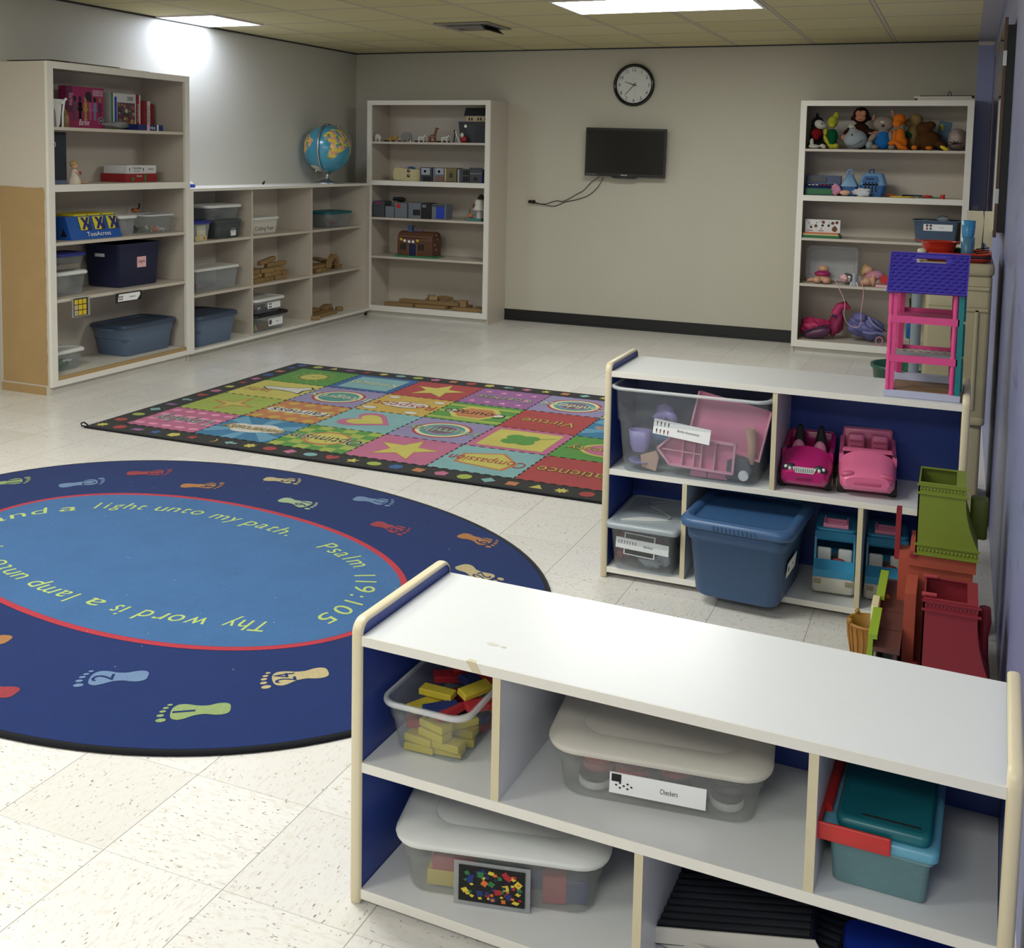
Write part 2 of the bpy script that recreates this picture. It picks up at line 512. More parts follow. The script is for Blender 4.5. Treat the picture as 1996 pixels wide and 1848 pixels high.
# fluorescent fixtures of the room, plus one added as unseen fill
def ceiling_light(x0, x1, y0, y1, label, strength, col, group=None):
    t = thing('ceiling_light', label, 'ceiling light', ((x0 + x1) / 2, (y0 + y1) / 2, H), group=group)
    hx, hy = (x1 - x0) / 2, (y1 - y0) / 2
    f = MB()
    for a, b_, c, d in ((-hx, hx, -hy, -hy + .02), (-hx, hx, hy - .02, hy), (-hx, -hx + .02, -hy + .02, hy - .02), (hx - .02, hx, -hy + .02, hy - .02)):
        f.box(a, b_, c, d, -.009, -.0005, 'white_edge')
    f.build('frame', t)
    key = 'lamp_%s_%g' % (col, strength)
    if key not in MATS:
        MATS[key] = emitter(key, col, strength)
    g = MB(); seg = 10; hx -= .02; hy -= .02
    rings = []
    for k in range(seg + 1):
        u = -1 + 2 * k / seg
        z = -.003 - .004 * (1 - u * u)
        rings.append([(-hx, hy * u, z), (hx, hy * u, z)])
    for k in range(seg):
        g.add([rings[k][0], rings[k][1], rings[k + 1][1], rings[k + 1][0]], [(3, 2, 1, 0)], key, True)
    g.build('diffuser', t)
    return t
T = .6096
ceiling_light(.5175 + 4 * T + .01, .5175 + 6 * T - .01, -.3395 - 4 * T + .01, -.3395 - 3 * T - .01, 'long bright ceiling light above the middle of the room, nearest the wall clock', LAMP_MAIN, '#fbfefa')
ceiling_light(.015, .5175 - .01, -.3395 - 4 * T + .01, -.3395 - 3 * T - .01, 'small bluish white ceiling light against the left wall, above the tall bookcase', LAMP_LEFT, '#dfeaff')
ceiling_light(.5175 + 4 * T + .01, .5175 + 6 * T - .01, -.3395 - 11 * T + .01, -.3395 - 10 * T - .01, 'long ceiling light outside the frame, over the foreground shelf', LAMP_MAIN, '#fbfefa')
ceiling_light(.5175 + T + .01, .5175 + 3 * T - .01, -.3395 - 10 * T + .01, -.3395 - 9 * T - .01, 'long ceiling light outside the frame, over the oval rug', LAMP_MAIN, '#fbfefa')

ceiling_light(.5175 + 2 * T + .01, .5175 + 4 * T - .01, -.3395 - 15 * T + .01, -.3395 - 14 * T - .01, 'long ceiling light outside the frame, behind the viewer', LAMP_MAIN, '#fbfefa')
ceiling_light(.5175 + 6 * T + .01, .5175 + 8 * T - .04, -.3395 - 16 * T + .01, -.3395 - 15 * T - .01, 'long ceiling light added outside the frame to fill the nearest shelf, by the lavender wall', LAMP_MAIN, '#fbfefa')  # added unseen fixture that brightens the interior of the nearest shelf

def ceiling_vent():
    t = thing('ceiling_vent', 'grey square ceiling air vent with one bent louvre', 'vent', (2.0, -1.74, H))
    mat('vent_metal', '#8b867c', .5); mat('vent_dark', '#1c1a18', .6)
    MB().bev(-.21, .21, -.22, .22, -.012, -.0005, 'vent_metal', .003).build('frame', t)
    MB().box(-.15, .15, -.15, .15, -.0135, -.0121, 'vent_dark').build('opening', t)
    for k in range(4):
        MB().box(-.14 + .03 * k, .14 - .03 * k, -.13 + .065 * k, -.13 + .065 * k + .035, -.024, -.0136, 'vent_metal').build('louvre', t)
    m = MB(); m.add([(.13, -.15, -.0136), (.17, -.15, -.05), (.17, .17, -.05), (.13, .17, -.0136), (.132, -.15, -.0136), (.174, -.15, -.05), (.174, .17, -.05), (.132, .17, -.0136)],
                    [(0, 1, 2, 3), (7, 6, 5, 4), (0, 4, 5, 1), (3, 2, 6, 7), (1, 5, 6, 2)], 'vent_dark'); m.build('louvre', t, 'bent louvre hanging down')
ceiling_vent()

# ------------------------------------------------------------------ painted bookcases
def bookcase(label, W, D, Hh, tops, rail, loc, rz, bare=False):
    """front faces local -y; tops = heights of the shelf surfaces, lowest first; rail = index of the thick middle shelf"""
    t = thing('bookcase', label, 'bookcase', loc, rz)
    st = .045; tk = .019
    side = 'white_paint'
    MB().box(0, tk, .02, D, .0, Hh, side).build('side_panel', t)
    MB().box(W - tk, W, .02, D, .0, Hh, side).build('side_panel', t)
    MB().box(tk, W - tk, D - .008, D, .05, Hh, side).build('back_panel', t)
    MB().box(tk, W - tk, .02, D - .008, Hh - tk, Hh, side).build('top_panel', t)
    f = MB()
    f.box(0, st, 0, .02, .05, Hh, 'white_edge').box(W - st, W, 0, .02, .05, Hh, 'white_edge').box(st, W - st, 0, .02, Hh - .04, Hh, 'white_edge')
    f.box(st, W - st, 0, .02, .05, tops[0] - (.022 if bare else 0), 'white_edge')
    if bare: f.box(st, W - st, .001, .02, tops[0] - .022, tops[0], 'raw_board')
    f.box(st, W - st, 0, .02, tops[rail] - .042, tops[rail], 'white_edge')
    f.build('face_frame', t)
    for i, z in enumerate(tops):
        MB().box(tk, W - tk, .0201 if i in (0, rail) else .006, D - .008, z - tk, z, 'white_paint' if not (bare and i == 0) else 'toekick').build('shelf', t)
    MB().box(.0195, W - .0195, .035, .05, 0, .05, 'toekick').box(-.003, W - .001, .03, .034, 0, .0495, 'toekick').build('plinth', t)
    if bare:
        # the end panel has lost its paint below the middle rail
        g = MB()
        rr = random.Random(3)
        pts = [(.0, .09)]
        y = .075
        edge = []
        z = .06
        while z < 1.215:
            edge.append((.036 + rr.uniform(-.003, .004), z)); z += .03
        top = []
        yy = .04
        while yy < .34:
            top.append((yy, 1.235 + rr.uniform(-.005, .004))); yy += .02
        out = edge + top + [(D - .01, 1.24), (D - .01, .06)]
        g.poly([(-.0012, a, b) for a, b in out], 'raw_board')
        g.box(-.004, -.0002, .05, D, 0, .05, 'raw_board')
        g.build('bare_patch', t, 'unpainted brown board patch on the end panel')
    return t

Y0T = -4.137
tall = bookcase('tall white bookcase at the left edge with bare brown board on its end', 1.252, .40, 1.972, (.106, .57, .91, 1.253, 1.593), 3, (.40, Y0T, 0), pi / 2, True)
bcL = bookcase('white bookcase standing in the far left corner beside the wall clock wall', 1.207, .40, 1.945, (.10, .55, .90, 1.233, 1.58), 3, (.353, -.40, 0), 0)
bcR = bookcase('white bookcase in the far right corner filled with stuffed animals and toys', 1.214, .40, 1.935, (.103, .542, .894, 1.22, 1.572), 3, (4.157, -.45, 0), 0)

def low_shelf():
    L = 2.885 - .405; D = .40
    t = thing('low_shelf', 'long low white shelf unit along the left wall under the globe, three bays', 'shelf unit', (.40, -2.884, 0), pi / 2)
    MB().box(0, L, 0, D, 1.185, 1.205, 'white_edge').build('top_panel', t)
    MB().box(0, .02, .02, D, .05, 1.185, 'white_paint').build('side_panel', t)
    MB().box(L - .06, L, .012, D, .05, 1.185, 'white_paint').build('side_panel', t)
    MB().box(.02, L - .06, D - .008, D, .05, 1.185, 'white_paint').build('back_panel', t)
    xs = [.02, .785, 1.605, L - .06]
    for x in xs[1:3]:
        MB().box(x - .009, x + .009, .055, D - .008, .07, 1.185, 'white_paint').build('divider', t)
    for a, b_ in zip(xs[:-1], xs[1:]):
        for z in (.825, .447):
            MB().box(a + (.009 if a > .1 else 0), b_ - (.009 if b_ < 2 else 0), .06, D - .008, z - .019, z, 'white_paint').build('shelf', t)
    MB().box(.0, L - .0, .0, D - .008, .05, .07, 'white_edge').build('bottom_panel', t)
    MB().box(0.01, L - .02, .05, .064, 0, .05, 'toekick').box(.01, L - .02, .03, .05, .03, .05, 'toekick').build('plinth', t)
    MB().box(-.0, .03, -.004, .0, .05, 1.185, 'white_edge').build('front_strip', t)
    return t
low_shelf()

# ------------------------------------------------------------------ blue and white classroom shelves
def class_shelf(label, loc, rz, L, D, top, mid, bot, ups, lows, end_h):
    t = thing('classroom_shelf', label, 'shelf unit', loc, rz)
    th = .02; te = .022
    def end(x0):
        r = .028; pts = []
        for cy, cz, a0 in ((r, end_h - r, 90), ):
            for k in range(7): a = radians(180 - 90 * k / 6); pts.append((x0, cy + r * cos(a), cz + r * sin(a)))
        for k in range(7): a = radians(90 - 90 * k / 6); pts.append((x0, D - r + r * cos(a), end_h - r + r * sin(a)))
        pts += [(x0, D, .004), (x0, D - .004, 0), (x0, .004, 0), (x0, 0, .004)]
        inner = MB()
        ins = [(x0 + .001, D / 2 + (p[1] - D / 2) * (1 - .010 / D), end_h / 2 + (p[2] - end_h / 2) * (1 - .010 / end_h)) for p in pts]
        inner.prism(ins, (te - .002, 0, 0), 'blue_lam')
        e = inner.build('end_panel', t)
        # rounded banding all round the rim
        n = len(pts); band = MB(); R = []
        cy, cz = D / 2, end_h / 2
        def push(o): return [(x0 + o[0], 0, 0)]
        prof = [(-.001, -.006), (.0, -.0018), (.004, .0008), (.011, .0018), (.018, .0008), (te, -.0018), (te + .001, -.006)]
        rings = []
        for i in range(n):
            p = Vector(pts[i]); a = Vector(pts[i - 1]); b_ = Vector(pts[(i + 1) % n])
            tg = (b_ - a).normalized(); nrm = Vector((0, tg.z, -tg.y))
            if nrm.dot(p - Vector((x0, cy, cz))) < 0: nrm = -nrm
            rings.append([(x0 + u, p.y + nrm.y * w, p.z + nrm.z * w) for u, w in prof])
        rings.append(rings[0])
        band.rings(rings, 'cream_band', True, False, False, closed=False)
        band.build('edge_banding', e)
    end(0); end(L - te)
    def board(name, x0, x1, y0, z0, z1, chip=False):
        m = MB().box(x0, x1, y0 + .002, D - .006, z0, z1, 'laminate')
        m.bev(x0, x1, y0 - .0005, y0 + .002, z0, z1, 'white_edge', .0006)
        if chip:
            m.poly([(x0 + .225, y0 - .0012, z1 - .001), (x0 + .245, y0 - .0012, z1 - .001), (x0 + .256, y0 - .0012, z0 + .001), (x0 + .238, y0 - .0012, z0 + .002)], 'cream_edge')
            m.poly([(x0 + .225, y0 - .001, z1 + .0004), (x0 + .245, y0 - .001, z1 + .0004), (x0 + .243, y0 + .008, z1 + .0004), (x0 + .228, y0 + .009, z1 + .0004)], 'cream_edge')
        m.build(name, t)
    board('top', te, L - te, .002, top - th, top, chip=end_h < .6)
    if end_h < .6: MB().disc((.262, .085, top + .0004), .013, 'toekick', 14, .006).disc((.285, .083, top + .0005), .006, 'toekick', 10, .004).build('scuff', t)
    board('shelf', te, L - te, .004, mid - th, mid)
    board('bottom', te, L - te, .004, bot - th, bot)
    MB().box(te, L - te, D - .006, D - .001, bot - th, top - th, 'blue_lam').build('back_panel', t)
    for xs, z0, z1 in ((ups, mid, top - th), (lows, bot, mid - th)):
        for x in xs:
            MB().box(x, x + .016, .007, D - .006, z0, z1, 'laminate').box(x, x + .016, .0045, .007, z0, z1, 'cream_edge').build('divider', t)
    return t
class_shelf('nearest blue and white classroom shelf with an empty white top', (4.277, -7.192, 0), -.032, 1.175, .37, .548, .292, .031, (.300, .864), (.578, ), .577)
class_shelf('farther blue and white classroom shelf with the pink dollhouse on top', (4.210, -5.388, 0), 0, 1.168, .335, .738, .392, .040, (.573, ), (.283, .856), .766)

# ------------------------------------------------------------------ rugs
def carpet(name, c, c2=None, k=.25):
    t = NT(name)
    n = t.noise(t.tc.outputs['Object'], 420, 2, .6)
    g = t.noise(t.tc.outputs['Object'], 6, 3, .6)
    a = lin(c)
    dk = [v * (1 - k) for v in a[:3]] + [1]; lt = [min(1, v * (1 + k * .6)) for v in a[:3]] + [1]
    col = t.mix(t.ramp(n, .3, .7), dk, lt)
    col = t.mix(t.mth('MULTIPLY', t.ramp(g, .4, .7), .35), col, dk)
    t.b.inputs['Sheen Weight'].default_value = .10
    t.b.inputs['Specular IOR Level'].default_value = .1
    return t.out(col, .95, n, .002, .5)
for nm, c in dict(rug_navy='#14295c', rug_blue='#3a618f', rug_red='#a8323e', rug_lime='#a9b96a', rug_bind='#17181c', rug_black='#2b2b2a',
                  f_green='#8fa860', f_blue='#6486b4', f_tan='#c0ac74', f_orange='#b87438', f_red='#ab2f3a', f_pale='#9db486',
                  r_pink='#c9608a', r_lime='#a9bd40', r_yel='#d2c64c', r_green='#56a03c', r_sky='#2f7db0', r_skyl='#5aa0c4', r_orange='#cf7a42', r_lav='#8f84b4',
                  r_aqua='#79b3b4', r_red='#bf3c3c', r_white='#d8d4c8', r_purple='#9a5a9c', r_gold='#d4a83c', r_teal='#4f9a90', r_cobalt='#2f5fa8', r_cream='#e0d8a0', r_mauve='#7a5668').items():
    if nm[:2] in ('r_', 'f_'):     # woven colours are a little dusty
        v = [int(c[i:i + 2], 16) for i in (1, 3, 5)]; g = sum(v) / 3
        c = '#%02x%02x%02x' % tuple(int((q * .76 + g * .24) * .94) for q in v)
    carpet(nm, c)

def oval_rug():
    cx, cy, A, B, rot, n = 2.755, -5.93, 1.439, 1.071, -.206, 2.24
    t = thing('oval_rug', 'oval dark blue rug with numbered footprints and a ring of verse lettering', 'rug', (0, 0, 0))
    def sup(A, B, n, rot, cx, cy, z, N=120):
        out = []
        for k in range(N):
            a = 2 * pi * k / N; c, s = cos(a), sin(a)
            x = A * math.copysign(abs(c) ** (2 / n), c); y = B * math.copysign(abs(s) ** (2 / n), s)
            out.append((cx + x * cos(rot) - y * sin(rot), cy + x * sin(rot) + y * cos(rot), z))
        return out
    base = MB()
    o = lambda d, z: sup(A + d, B + d, n, rot, cx, cy, z)
    base.rings([o(0, .0003), o(.006, .003), o(.004, .008), o(-.008, .0095), o(-.02, .0095)], 'rug_bind')
    base.build('binding', t)
    p = LayerMB()
    p.rings([o(-.012, .004), o(-.014, .0100)], 'rug_navy', False)
    I = (2.758, -5.908, .956, .569, -.165, 2.1)
    p.poly(sup(I[2] + .010, I[3] + .010, I[5], I[4], I[0], I[1], .0108), 'rug_red')
    p.poly(sup(I[2] - .014, I[3] - .014, I[5], I[4], I[0], I[1], .0112), 'rug_blue')
    # verse: each word follows its own short arc
    def word(s, a, b_, midp=None, h=.105, sag=0.0):
        a = Vector(a); b_ = Vector(b_); mdp = Vector(midp) if midp else (a + b_) / 2 + Vector((-(b_ - a).y, (b_ - a).x)) * sag
        ctrl = 2 * mdp - (a + b_) / 2
        ws = [max(.3, (max([v[0] for v in glyphs(ch)[0]] + [.2]) - min([v[0] for v in glyphs(ch)[0]] + [0]))) + .12 for ch in s]
        tot = sum(ws); acc = 0
        for ch, w in zip(s, ws):
            u = (acc + w / 2) / tot; acc += w
            pos = a * (1 - u) ** 2 + ctrl * 2 * u * (1 - u) + b_ * u * u
            tg = ((ctrl - a) * 2 * (1 - u) + (b_ - ctrl) * 2 * u).normalized()
            nrm = Vector((-tg.y, tg.x))
            p.text(ch, (pos.x, pos.y, .0117), h, 'rug_lime', (tg.x, tg.y, 0), (nrm.x, nrm.y, 0), width=(w - .12) / tot * (b_ - a).length * 1.0 if ch not in '1:.il' else None, shear=.18)
    word('and', (1.905, -5.93), (2.005, -5.735), sag=.06)
    word('a', (2.02, -5.715), (2.085, -5.66))
    word('light', (2.108, -5.625), (2.31, -5.545), sag=.04)
    word('unto', (2.346, -5.535), (2.56, -5.50), sag=.04)
    word('my', (2.60, -5.505), (2.739, -5.505))
    word('path.', (2.767, -5.512), (3.02, -5.555), sag=.03)
    word('Psalm', (3.165, -5.60), (3.405, -5.715), sag=.05)
    word('119:105', (3.425, -5.755), (3.50, -6.13), midp=(3.515, -5.93))
    word('Thy', (3.415, -6.205), (3.265, -6.245))
    word('word', (3.225, -6.262), (2.985, -6.300), sag=.02)
    word('is', (2.945, -6.302), (2.885, -6.305))
    word('a', (2.845, -6.302), (2.765, -6.295))
    word('lamp', (2.735, -6.292), (2.495, -6.262), sag=.04)
    word('unto', (2.455, -6.25), (2.24, -6.17), sag=.04)
    word('my', (2.20, -6.15), (2.09, -6.08))
    word('feet', (2.05, -6.04), (1.93, -5.95))
    # numbered footprints
    foot = smooth_loop([(-1, .0), (-.97, .26), (-.8, .38), (-.55, .36), (-.3, .27), (0, .30), (.3, .47), (.5, .50), (.66, .36), (.70, .05), (.66, -.28), (.5, -.47), (.25, -.46), (-.05, -.32), (-.35, -.28), (-.6, -.36), (-.82, -.36), (-.97, -.24)])
    def footprint(num, heel, toe, m, flip=1):
        heel = Vector(heel); toe = Vector(toe); d = (toe - heel); L = d.length / 2; d.normalize(); nr = Vector((-d.y, d.x)); c = (heel + toe) / 2
        p.poly([(c.x + d.x * x * L + nr.x * y * L * .9 * flip, c.y + d.y * x * L + nr.y * y * L * .9 * flip, .0109) for x, y in (foot if flip > 0 else foot[::-1])], m)
        for k, (x, y, r) in enumerate(((.93, .40, .15), (.97, .13, .11), (.93, -.10, .10), (.86, -.29, .09), (.76, -.46, .08))):
            p.disc((c.x + d.x * x * L + nr.x * y * L * flip, c.y + d.y * x * L + nr.y * y * L * flip, .0109), r * L, m, 10, r * L * .72, (d.x, d.y, 0), (nr.x, nr.y, 0))
        if num:
            q = c + d * (L * .0)
            p.text(num, (q.x, q.y, .0116), .085, 'rug_navy', (-nr.x, -nr.y, 0), (d.x, d.y, 0), width=.05 if len(num) == 2 else None)
    F = [('11', (1.47, -5.585), (1.59, -5.44), 'f_green', 1), ('12', (1.774, -5.454), (1.888, -5.307), 'f_blue', 1), ('13', (1.90, -5.18), (2.061, -5.083), 'f_red', 1), ('14', (2.235, -5.219), (2.393, -5.141), 'f_orange', 1),
         ('15', (2.497, -4.973), (2.665, -4.943), 'f_tan', -1), ('16', (2.729, -5.183), (2.910, -5.205), 'f_pale', -1), ('17', (3.0, -5.035), (3.180, -5.026), 'f_blue', -1), ('18', (3.227, -5.270), (3.399, -5.31), 'f_red', -1),
         ('19', (3.595, -5.245), (3.762, -5.285), 'f_orange', -1), ('20', (3.73, -5.53), (3.90, -5.62), 'f_tan', 1), ('24', (3.735, -6.41), (3.60, -6.535), 'f_tan', 1), ('1', (3.612, -6.69), (3.463, -6.79), 'f_green', 1),
         ('2', (3.295, -6.64), (3.137, -6.735), 'f_blue', 1), ('3', (3.045, -6.865), (2.87, -6.90), 'f_red', 1), ('4', (2.775, -6.64), (2.60, -6.68), 'f_orange', 1), ('21', (4.02, -5.95), (4.0, -6.12), 'f_blue', 1), ('22', (3.93, -6.15), (3.86, -6.3), 'f_green', 1),
         ('10', (1.50, -5.9), (1.45, -5.75), 'f_tan', 1), ('9', (1.62, -6.2), (1.52, -6.08), 'f_orange', 1)]
    for f in F: footprint(*f)
    # lint specks
    rr = random.Random(5)
    for _ in range(60):
        a = rr.uniform(0, 6.28); q = math.sqrt(rr.random()) * .9
        x = cx + A * q * cos(a); y = cy + B * q * sin(a)
        p.disc((x, y, .0121), rr.uniform(.0015, .0035), 'r_white', 5, .0012)
    p.build('pile', t)
    return t
oval_rug()

def patch_rug():
    x0, y0, px, py = 1.25, -4.475, .4505, .424
    t = thing('patchwork_rug', 'rectangular black bordered rug of bright word and picture squares', 'rug', (0, 0, 0))
    ex0, ex1, ey0, ey1 = x0 - .145, x0 + 6 * px + .145, y0 - .145, y0 + 4 * py + .145
    b = MB()
    b.rings([b.rr((ex0 + ex1) / 2, (ey0 + ey1) / 2, (ex1 - ex0) / 2 - i, (ey1 - ey0) / 2 - i, .012, z) for i, z in ((0, .0004), (-.003, .004), (0, .0085), (.006, .009))], 'rug_bind')
    b.tube([(ex0 + .03, ey0 + .01, .006), (ex0 - .01, ey0 - .004, .012), (ex0 - .022, ey0 + .004, .022), (ex0 - .012, ey0 + .016, .026), (ex0 + .01, ey0 + .02, .012)], .004, 'rug_bind', 6)
    b.build('binding', t)
    p = LayerMB(); Z = .0096
    p.box(ex0 + .012, ex1 - .012, ey0 + .012, ey1 - .012, .004, Z, 'rug_black')
    U, V = (-1, 0, 0), (0, -1, 0)          # lettering is upside down as seen from the door
    z1, z2, z3, z4 = Z + .0005, Z + .001, Z + .0015, Z + .002
    bg = {(0, 0): 'r_pink', (0, 1): 'r_lime', (0, 2): 'r_yel', (0, 3): 'r_green', (1, 0): 'r_sky', (1, 1): 'r_orange', (1, 2): 'r_lav', (1, 3): 'r_cobalt',
          (2, 0): 'r_lime', (2, 1): 'r_aqua', (2, 2): 'r_gold', (2, 3): 'r_red', (3, 0): 'r_pink', (3, 1): 'r_lav', (3, 2): 'r_green', (3, 3): 'r_purple',
          (4, 0): 'r_aqua', (4, 1): 'r_pink', (4, 2): 'r_red', (4, 3): 'r_lav', (5, 0): 'r_red', (5, 1): 'r_green', (5, 2): 'r_sky', (5, 3): 'r_yel'}
    def quad(xa, xb, ya, yb, z, m): p.poly([(xa, ya, z), (xb, ya, z), (xb, yb, z), (xa, yb, z)], m)
    def txt(s, cx, cy, size, m, outline=None, width=.36, dy=0):
        if outline:
            for ox, oy in ((-.0035, 0), (.0035, 0), (0, -.0035), (0, .0035), (.0025, .0025), (-.0025, -.0025)):
                p.text(s, (cx + ox, cy + .03 + oy, z3), size, outline, U, V, width=width)
        p.text(s, (cx, cy + .03, z4), size, m, U, V, width=width)
    for (i, j), m in bg.items():
        xa, ya = x0 + i * px, y0 + j * py
        quad(xa, xa + px, ya, ya + py, z1, m)
        cx, cy = xa + px / 2, ya + py / 2
        k = (i, j)
        if k == (0, 0):
            for a in range(5):
                for c_ in range(4):
                    p.disc((xa + .05 + a * .088, ya + .06 + c_ * .1, z2), .030, 'r_white' if 0 else 'f_red' if 0 else 'pk2', 12, .02)
            txt('Loyalty', cx, cy, .16, 'f_pale', 'r_cobalt')
        if k in ((0, 1),):
            p.shape(star(4, .30, 80), (cx, cy, z2), 'r_orange', s=.17); p.shape(star(4, .28, 80), (cx, cy, z3), 'r_yel', s=.125)
        if k == (0, 2):
            txt('FAITH', cx - .10, cy - .03, .11, 'r_orange', width=.17)
            p.shape([(-.2, .02), (-.16, .06), (-.02, .07), (.08, .10), (.14, .15), (.19, .10), (.15, .02), (.17, -.08), (.10, -.05), (.0, -.03), (-.14, -.03)], (cx + .05, cy + .02, z2), 'rug_black', s=.86)
            p.shape([(-.19, .02), (-.155, .05), (-.02, .06), (.08, .09), (.14, .135), (.175, .10), (.14, .02), (.155, -.065), (.09, -.04), (.0, -.02), (-.14, -.02)], (cx + .05, cy + .02, z3), 'r_white', s=.84)
        if k == (0, 3):
            p.disc((cx, cy, z2), .085, 'r_yel', 24); p.disc((cx, cy, z1 + .0002), .09, 'r_orange', 24)
            for q in range(14):
                a = 2 * pi * q / 14; p.shape([(-.02, -.006), (.02, -.003), (.02, .003), (-.02, .006)], (cx + .13 * cos(a), cy + .13 * sin(a), z2), 'r_gold', rot=a)
            p.shape([(-.04, 0), (-.02, .012), (0, .004), (.03, .014), (.04, 0), (.02, .006), (0, -.004), (-.02, .004)], (cx, cy, z3), 'rug_black')
        if k in ((1, 0), (5, 2)):
            for q in range(6):
                a = 2 * pi * q / 6 + .2
                pts = [(cx, cy, z2)]
                for dA in (0, .42):
                    c_, s_ = cos(a + dA), sin(a + dA); r = min(px / 2 / max(abs(c_), 1e-3), py / 2 / max(abs(s_), 1e-3)); pts.append((cx + c_ * r, cy + s_ * r, z2))
                p.poly(pts, 'r_skyl')
            if k == (1, 0):
                for dx, dy, r in ((0, 0, .10), (.1, .01, .07), (-.1, .01, .07), (.05, .04, .07), (-.05, -.03, .07)):
                    p.disc((cx + dx, cy + dy, z2 + .0003), r, 'r_white', 20, r * .8)
                txt('Generosity', cx, cy, .12, 'r_gold', 'rug_black', .38)
            else: txt('Peace', cx, cy, .12, 'r_orange', 'r_white', .36)
        if k == (1, 1):
            for a in range(4):
                for c_ in range(4): p.disc((xa + .06 + a * .11 + (c_ % 2) * .03, ya + .05 + c_ * .105, z2), .034, 'r_gold', 14)
            for dx in (-.14, -.05, .04, .13): p.disc((cx + dx, cy, z2 + .0002), .07, 'r_white', 14, .045)
            txt('Fairness', cx, cy, .12, 'rug_black', None, .36)
        if k in ((1, 2), (3, 1), (4, 3)):
            for r, mm in ((.165, 'r_red'), (.148, 'r_cream'), (.125, 'r_teal'), (.095, 'r_lav'), (.08, 'r_mauve')):
                p.disc((cx, cy, z2 + (.165 - r) * .004), r, mm, 28, r * .95)
            txt({(1, 2): 'Integrity', (3, 1): 'Humility', (4, 3): 'Confidence'}[k], cx, cy, .12, 'r_cream' if k != (3, 1) else 'f_pale', 'r_teal', .42)
        if k == (1, 3):
            quad(xa + .05, xa + px - .05, ya + .05, ya + py - .05, z2, 'r_aqua'); txt('Kindness', cx, cy, .12, 'r_cream', 'r_teal', .34)
        if k == (2, 0):
            for a in range(6):
                for c_ in range(6):
                    if (a + c_) % 2: quad(xa + a * px / 6, xa + (a + 1) * px / 6, ya + c_ * py / 6, ya + (c_ + 1) * py / 6, z2, 'r_green')
            p.disc((cx, cy, z2 + .0002), .13, 'r_orange', 24, .12); p.disc((cx, cy, z2 + .0004), .11, 'r_yel', 24, .10)
            txt('Optimism', cx, cy, .14, 'rug_black', 'r_white', .42)
        if k == (2, 1):
            p.shape(HEART, (cx, cy, z2), 'r_pink', s=.155, rot=radians(75)); p.shape(HEART, (cx, cy, z3), 'r_yel', s=.11, rot=radians(75))
        if k == (2, 2):
            for dx, dy, r in ((0, 0, .12), (.07, .02, .08), (-.07, -.01, .08), (.16, .13, .04), (-.15, .15, .04), (-.16, -.14, .05), (.12, -.16, .045)):
                p.disc((cx + dx, cy + dy, z2), r, 'rug_black', 18, r * .62); p.disc((cx + dx, cy + dy, z2 + .0003), r * .93, 'r_white', 18, r * .55)
            txt('Respect', cx, cy, .14, 'r_red', None, .40)
        if k in ((2, 3), (3, 0)):
            p.shape(star(5, .42, -60), (cx, cy, z2), 'r_orange', s=.185); p.shape(star(5, .42, -60), (cx, cy, z3), 'r_yel', s=.172)
        if k == (3, 2):
            for q in range(3): quad(xa, xa + px, ya + .03 + q * .15, ya + .075 + q * .15, z1 + .0002, 'r_lime')
            p.shape(ngon(6, 0, .9), (cx, cy, z2), 'r_yel', s=.17); p.shape(ngon(6, 0, .85), (cx, cy, z2 + .0003), 'r_orange', s=.135)
            for dx in (-.12, -.04, .04, .12): p.disc((cx + dx, cy, z2 + .0004), .06, 'r_white', 14, .035)
            txt('Courage', cx, cy, .13, 'rug_black', None, .38)
        if k == (3, 3):
            for a in range(4):
                for c_ in range(3): p.shape(star(5, .42), (xa + .07 + a * .1, ya + .08 + c_ * .13, z2), 'pk2', s=.028)
            txt('Courtesy', cx, cy, .13, 'f_pale', 'rug_black', .36)
        if k == (4, 0):
            p.shape([(-1, -.55), (.9, -.9), (1.1, 0), (.25, 1.0), (-1.1, .5)], (cx, cy, z2), 'r_orange', s=.145); p.shape([(-1, -.55), (.9, -.9), (1.1, 0), (.25, 1.0), (-1.1, .5)], (cx, cy, z2 + .0003), 'r_yel', s=.125)
            txt('Compassion', cx, cy, .13, 'r_red', None, .40)
        if k == (4, 1):
            quad(xa + .045, xa + px - .045, ya + .045, ya + py - .045, z2, 'r_yel')
            for q in range(4):
                a = radians(45 + 90 * q); p.disc((cx + .055 * cos(a), cy + .055 * sin(a), z3), .052, 'r_green', 16)
            p.shape([(0, -.006), (.16, .09), (.165, .10), (0, .01)], (cx, cy, z3), 'r_green')
        if k == (4, 2): txt('Virtue', cx, cy, .14, 'r_gold', 'rug_black', .32)
        if k == (5, 0): txt('Patience', cx, cy, .14, 'r_gold', 'rug_black', .38)
        if k == (5, 1):
            p.disc((cx + .03, cy, z2), .15, 'r_yel', 24, .12); p.disc((cx + .03, cy, z2 + .0003), .13, 'r_pink', 24, .10); txt('Honesty', cx, cy, .13, 'r_gold', 'rug_black', .38)
        if k == (5, 3):
            p.shape(star(5, .42), (cx, cy, z2), 'r_red', s=.15)
    # stitched seams
    d = .03
    for i in range(0, 7):
        y = y0
        while y < y0 + 4 * py: quad(x0 + i * px - .004, x0 + i * px + .004, y, y + d, z4, 'rug_black'); y += d * 1.8
    for j in range(0, 5):
        x = x0
        while x < x0 + 6 * px: quad(x, x + d, y0 + j * py - .004, y0 + j * py + .004, z4, 'rug_black'); x += d * 1.8
    # border shapes
    rr = random.Random(2)
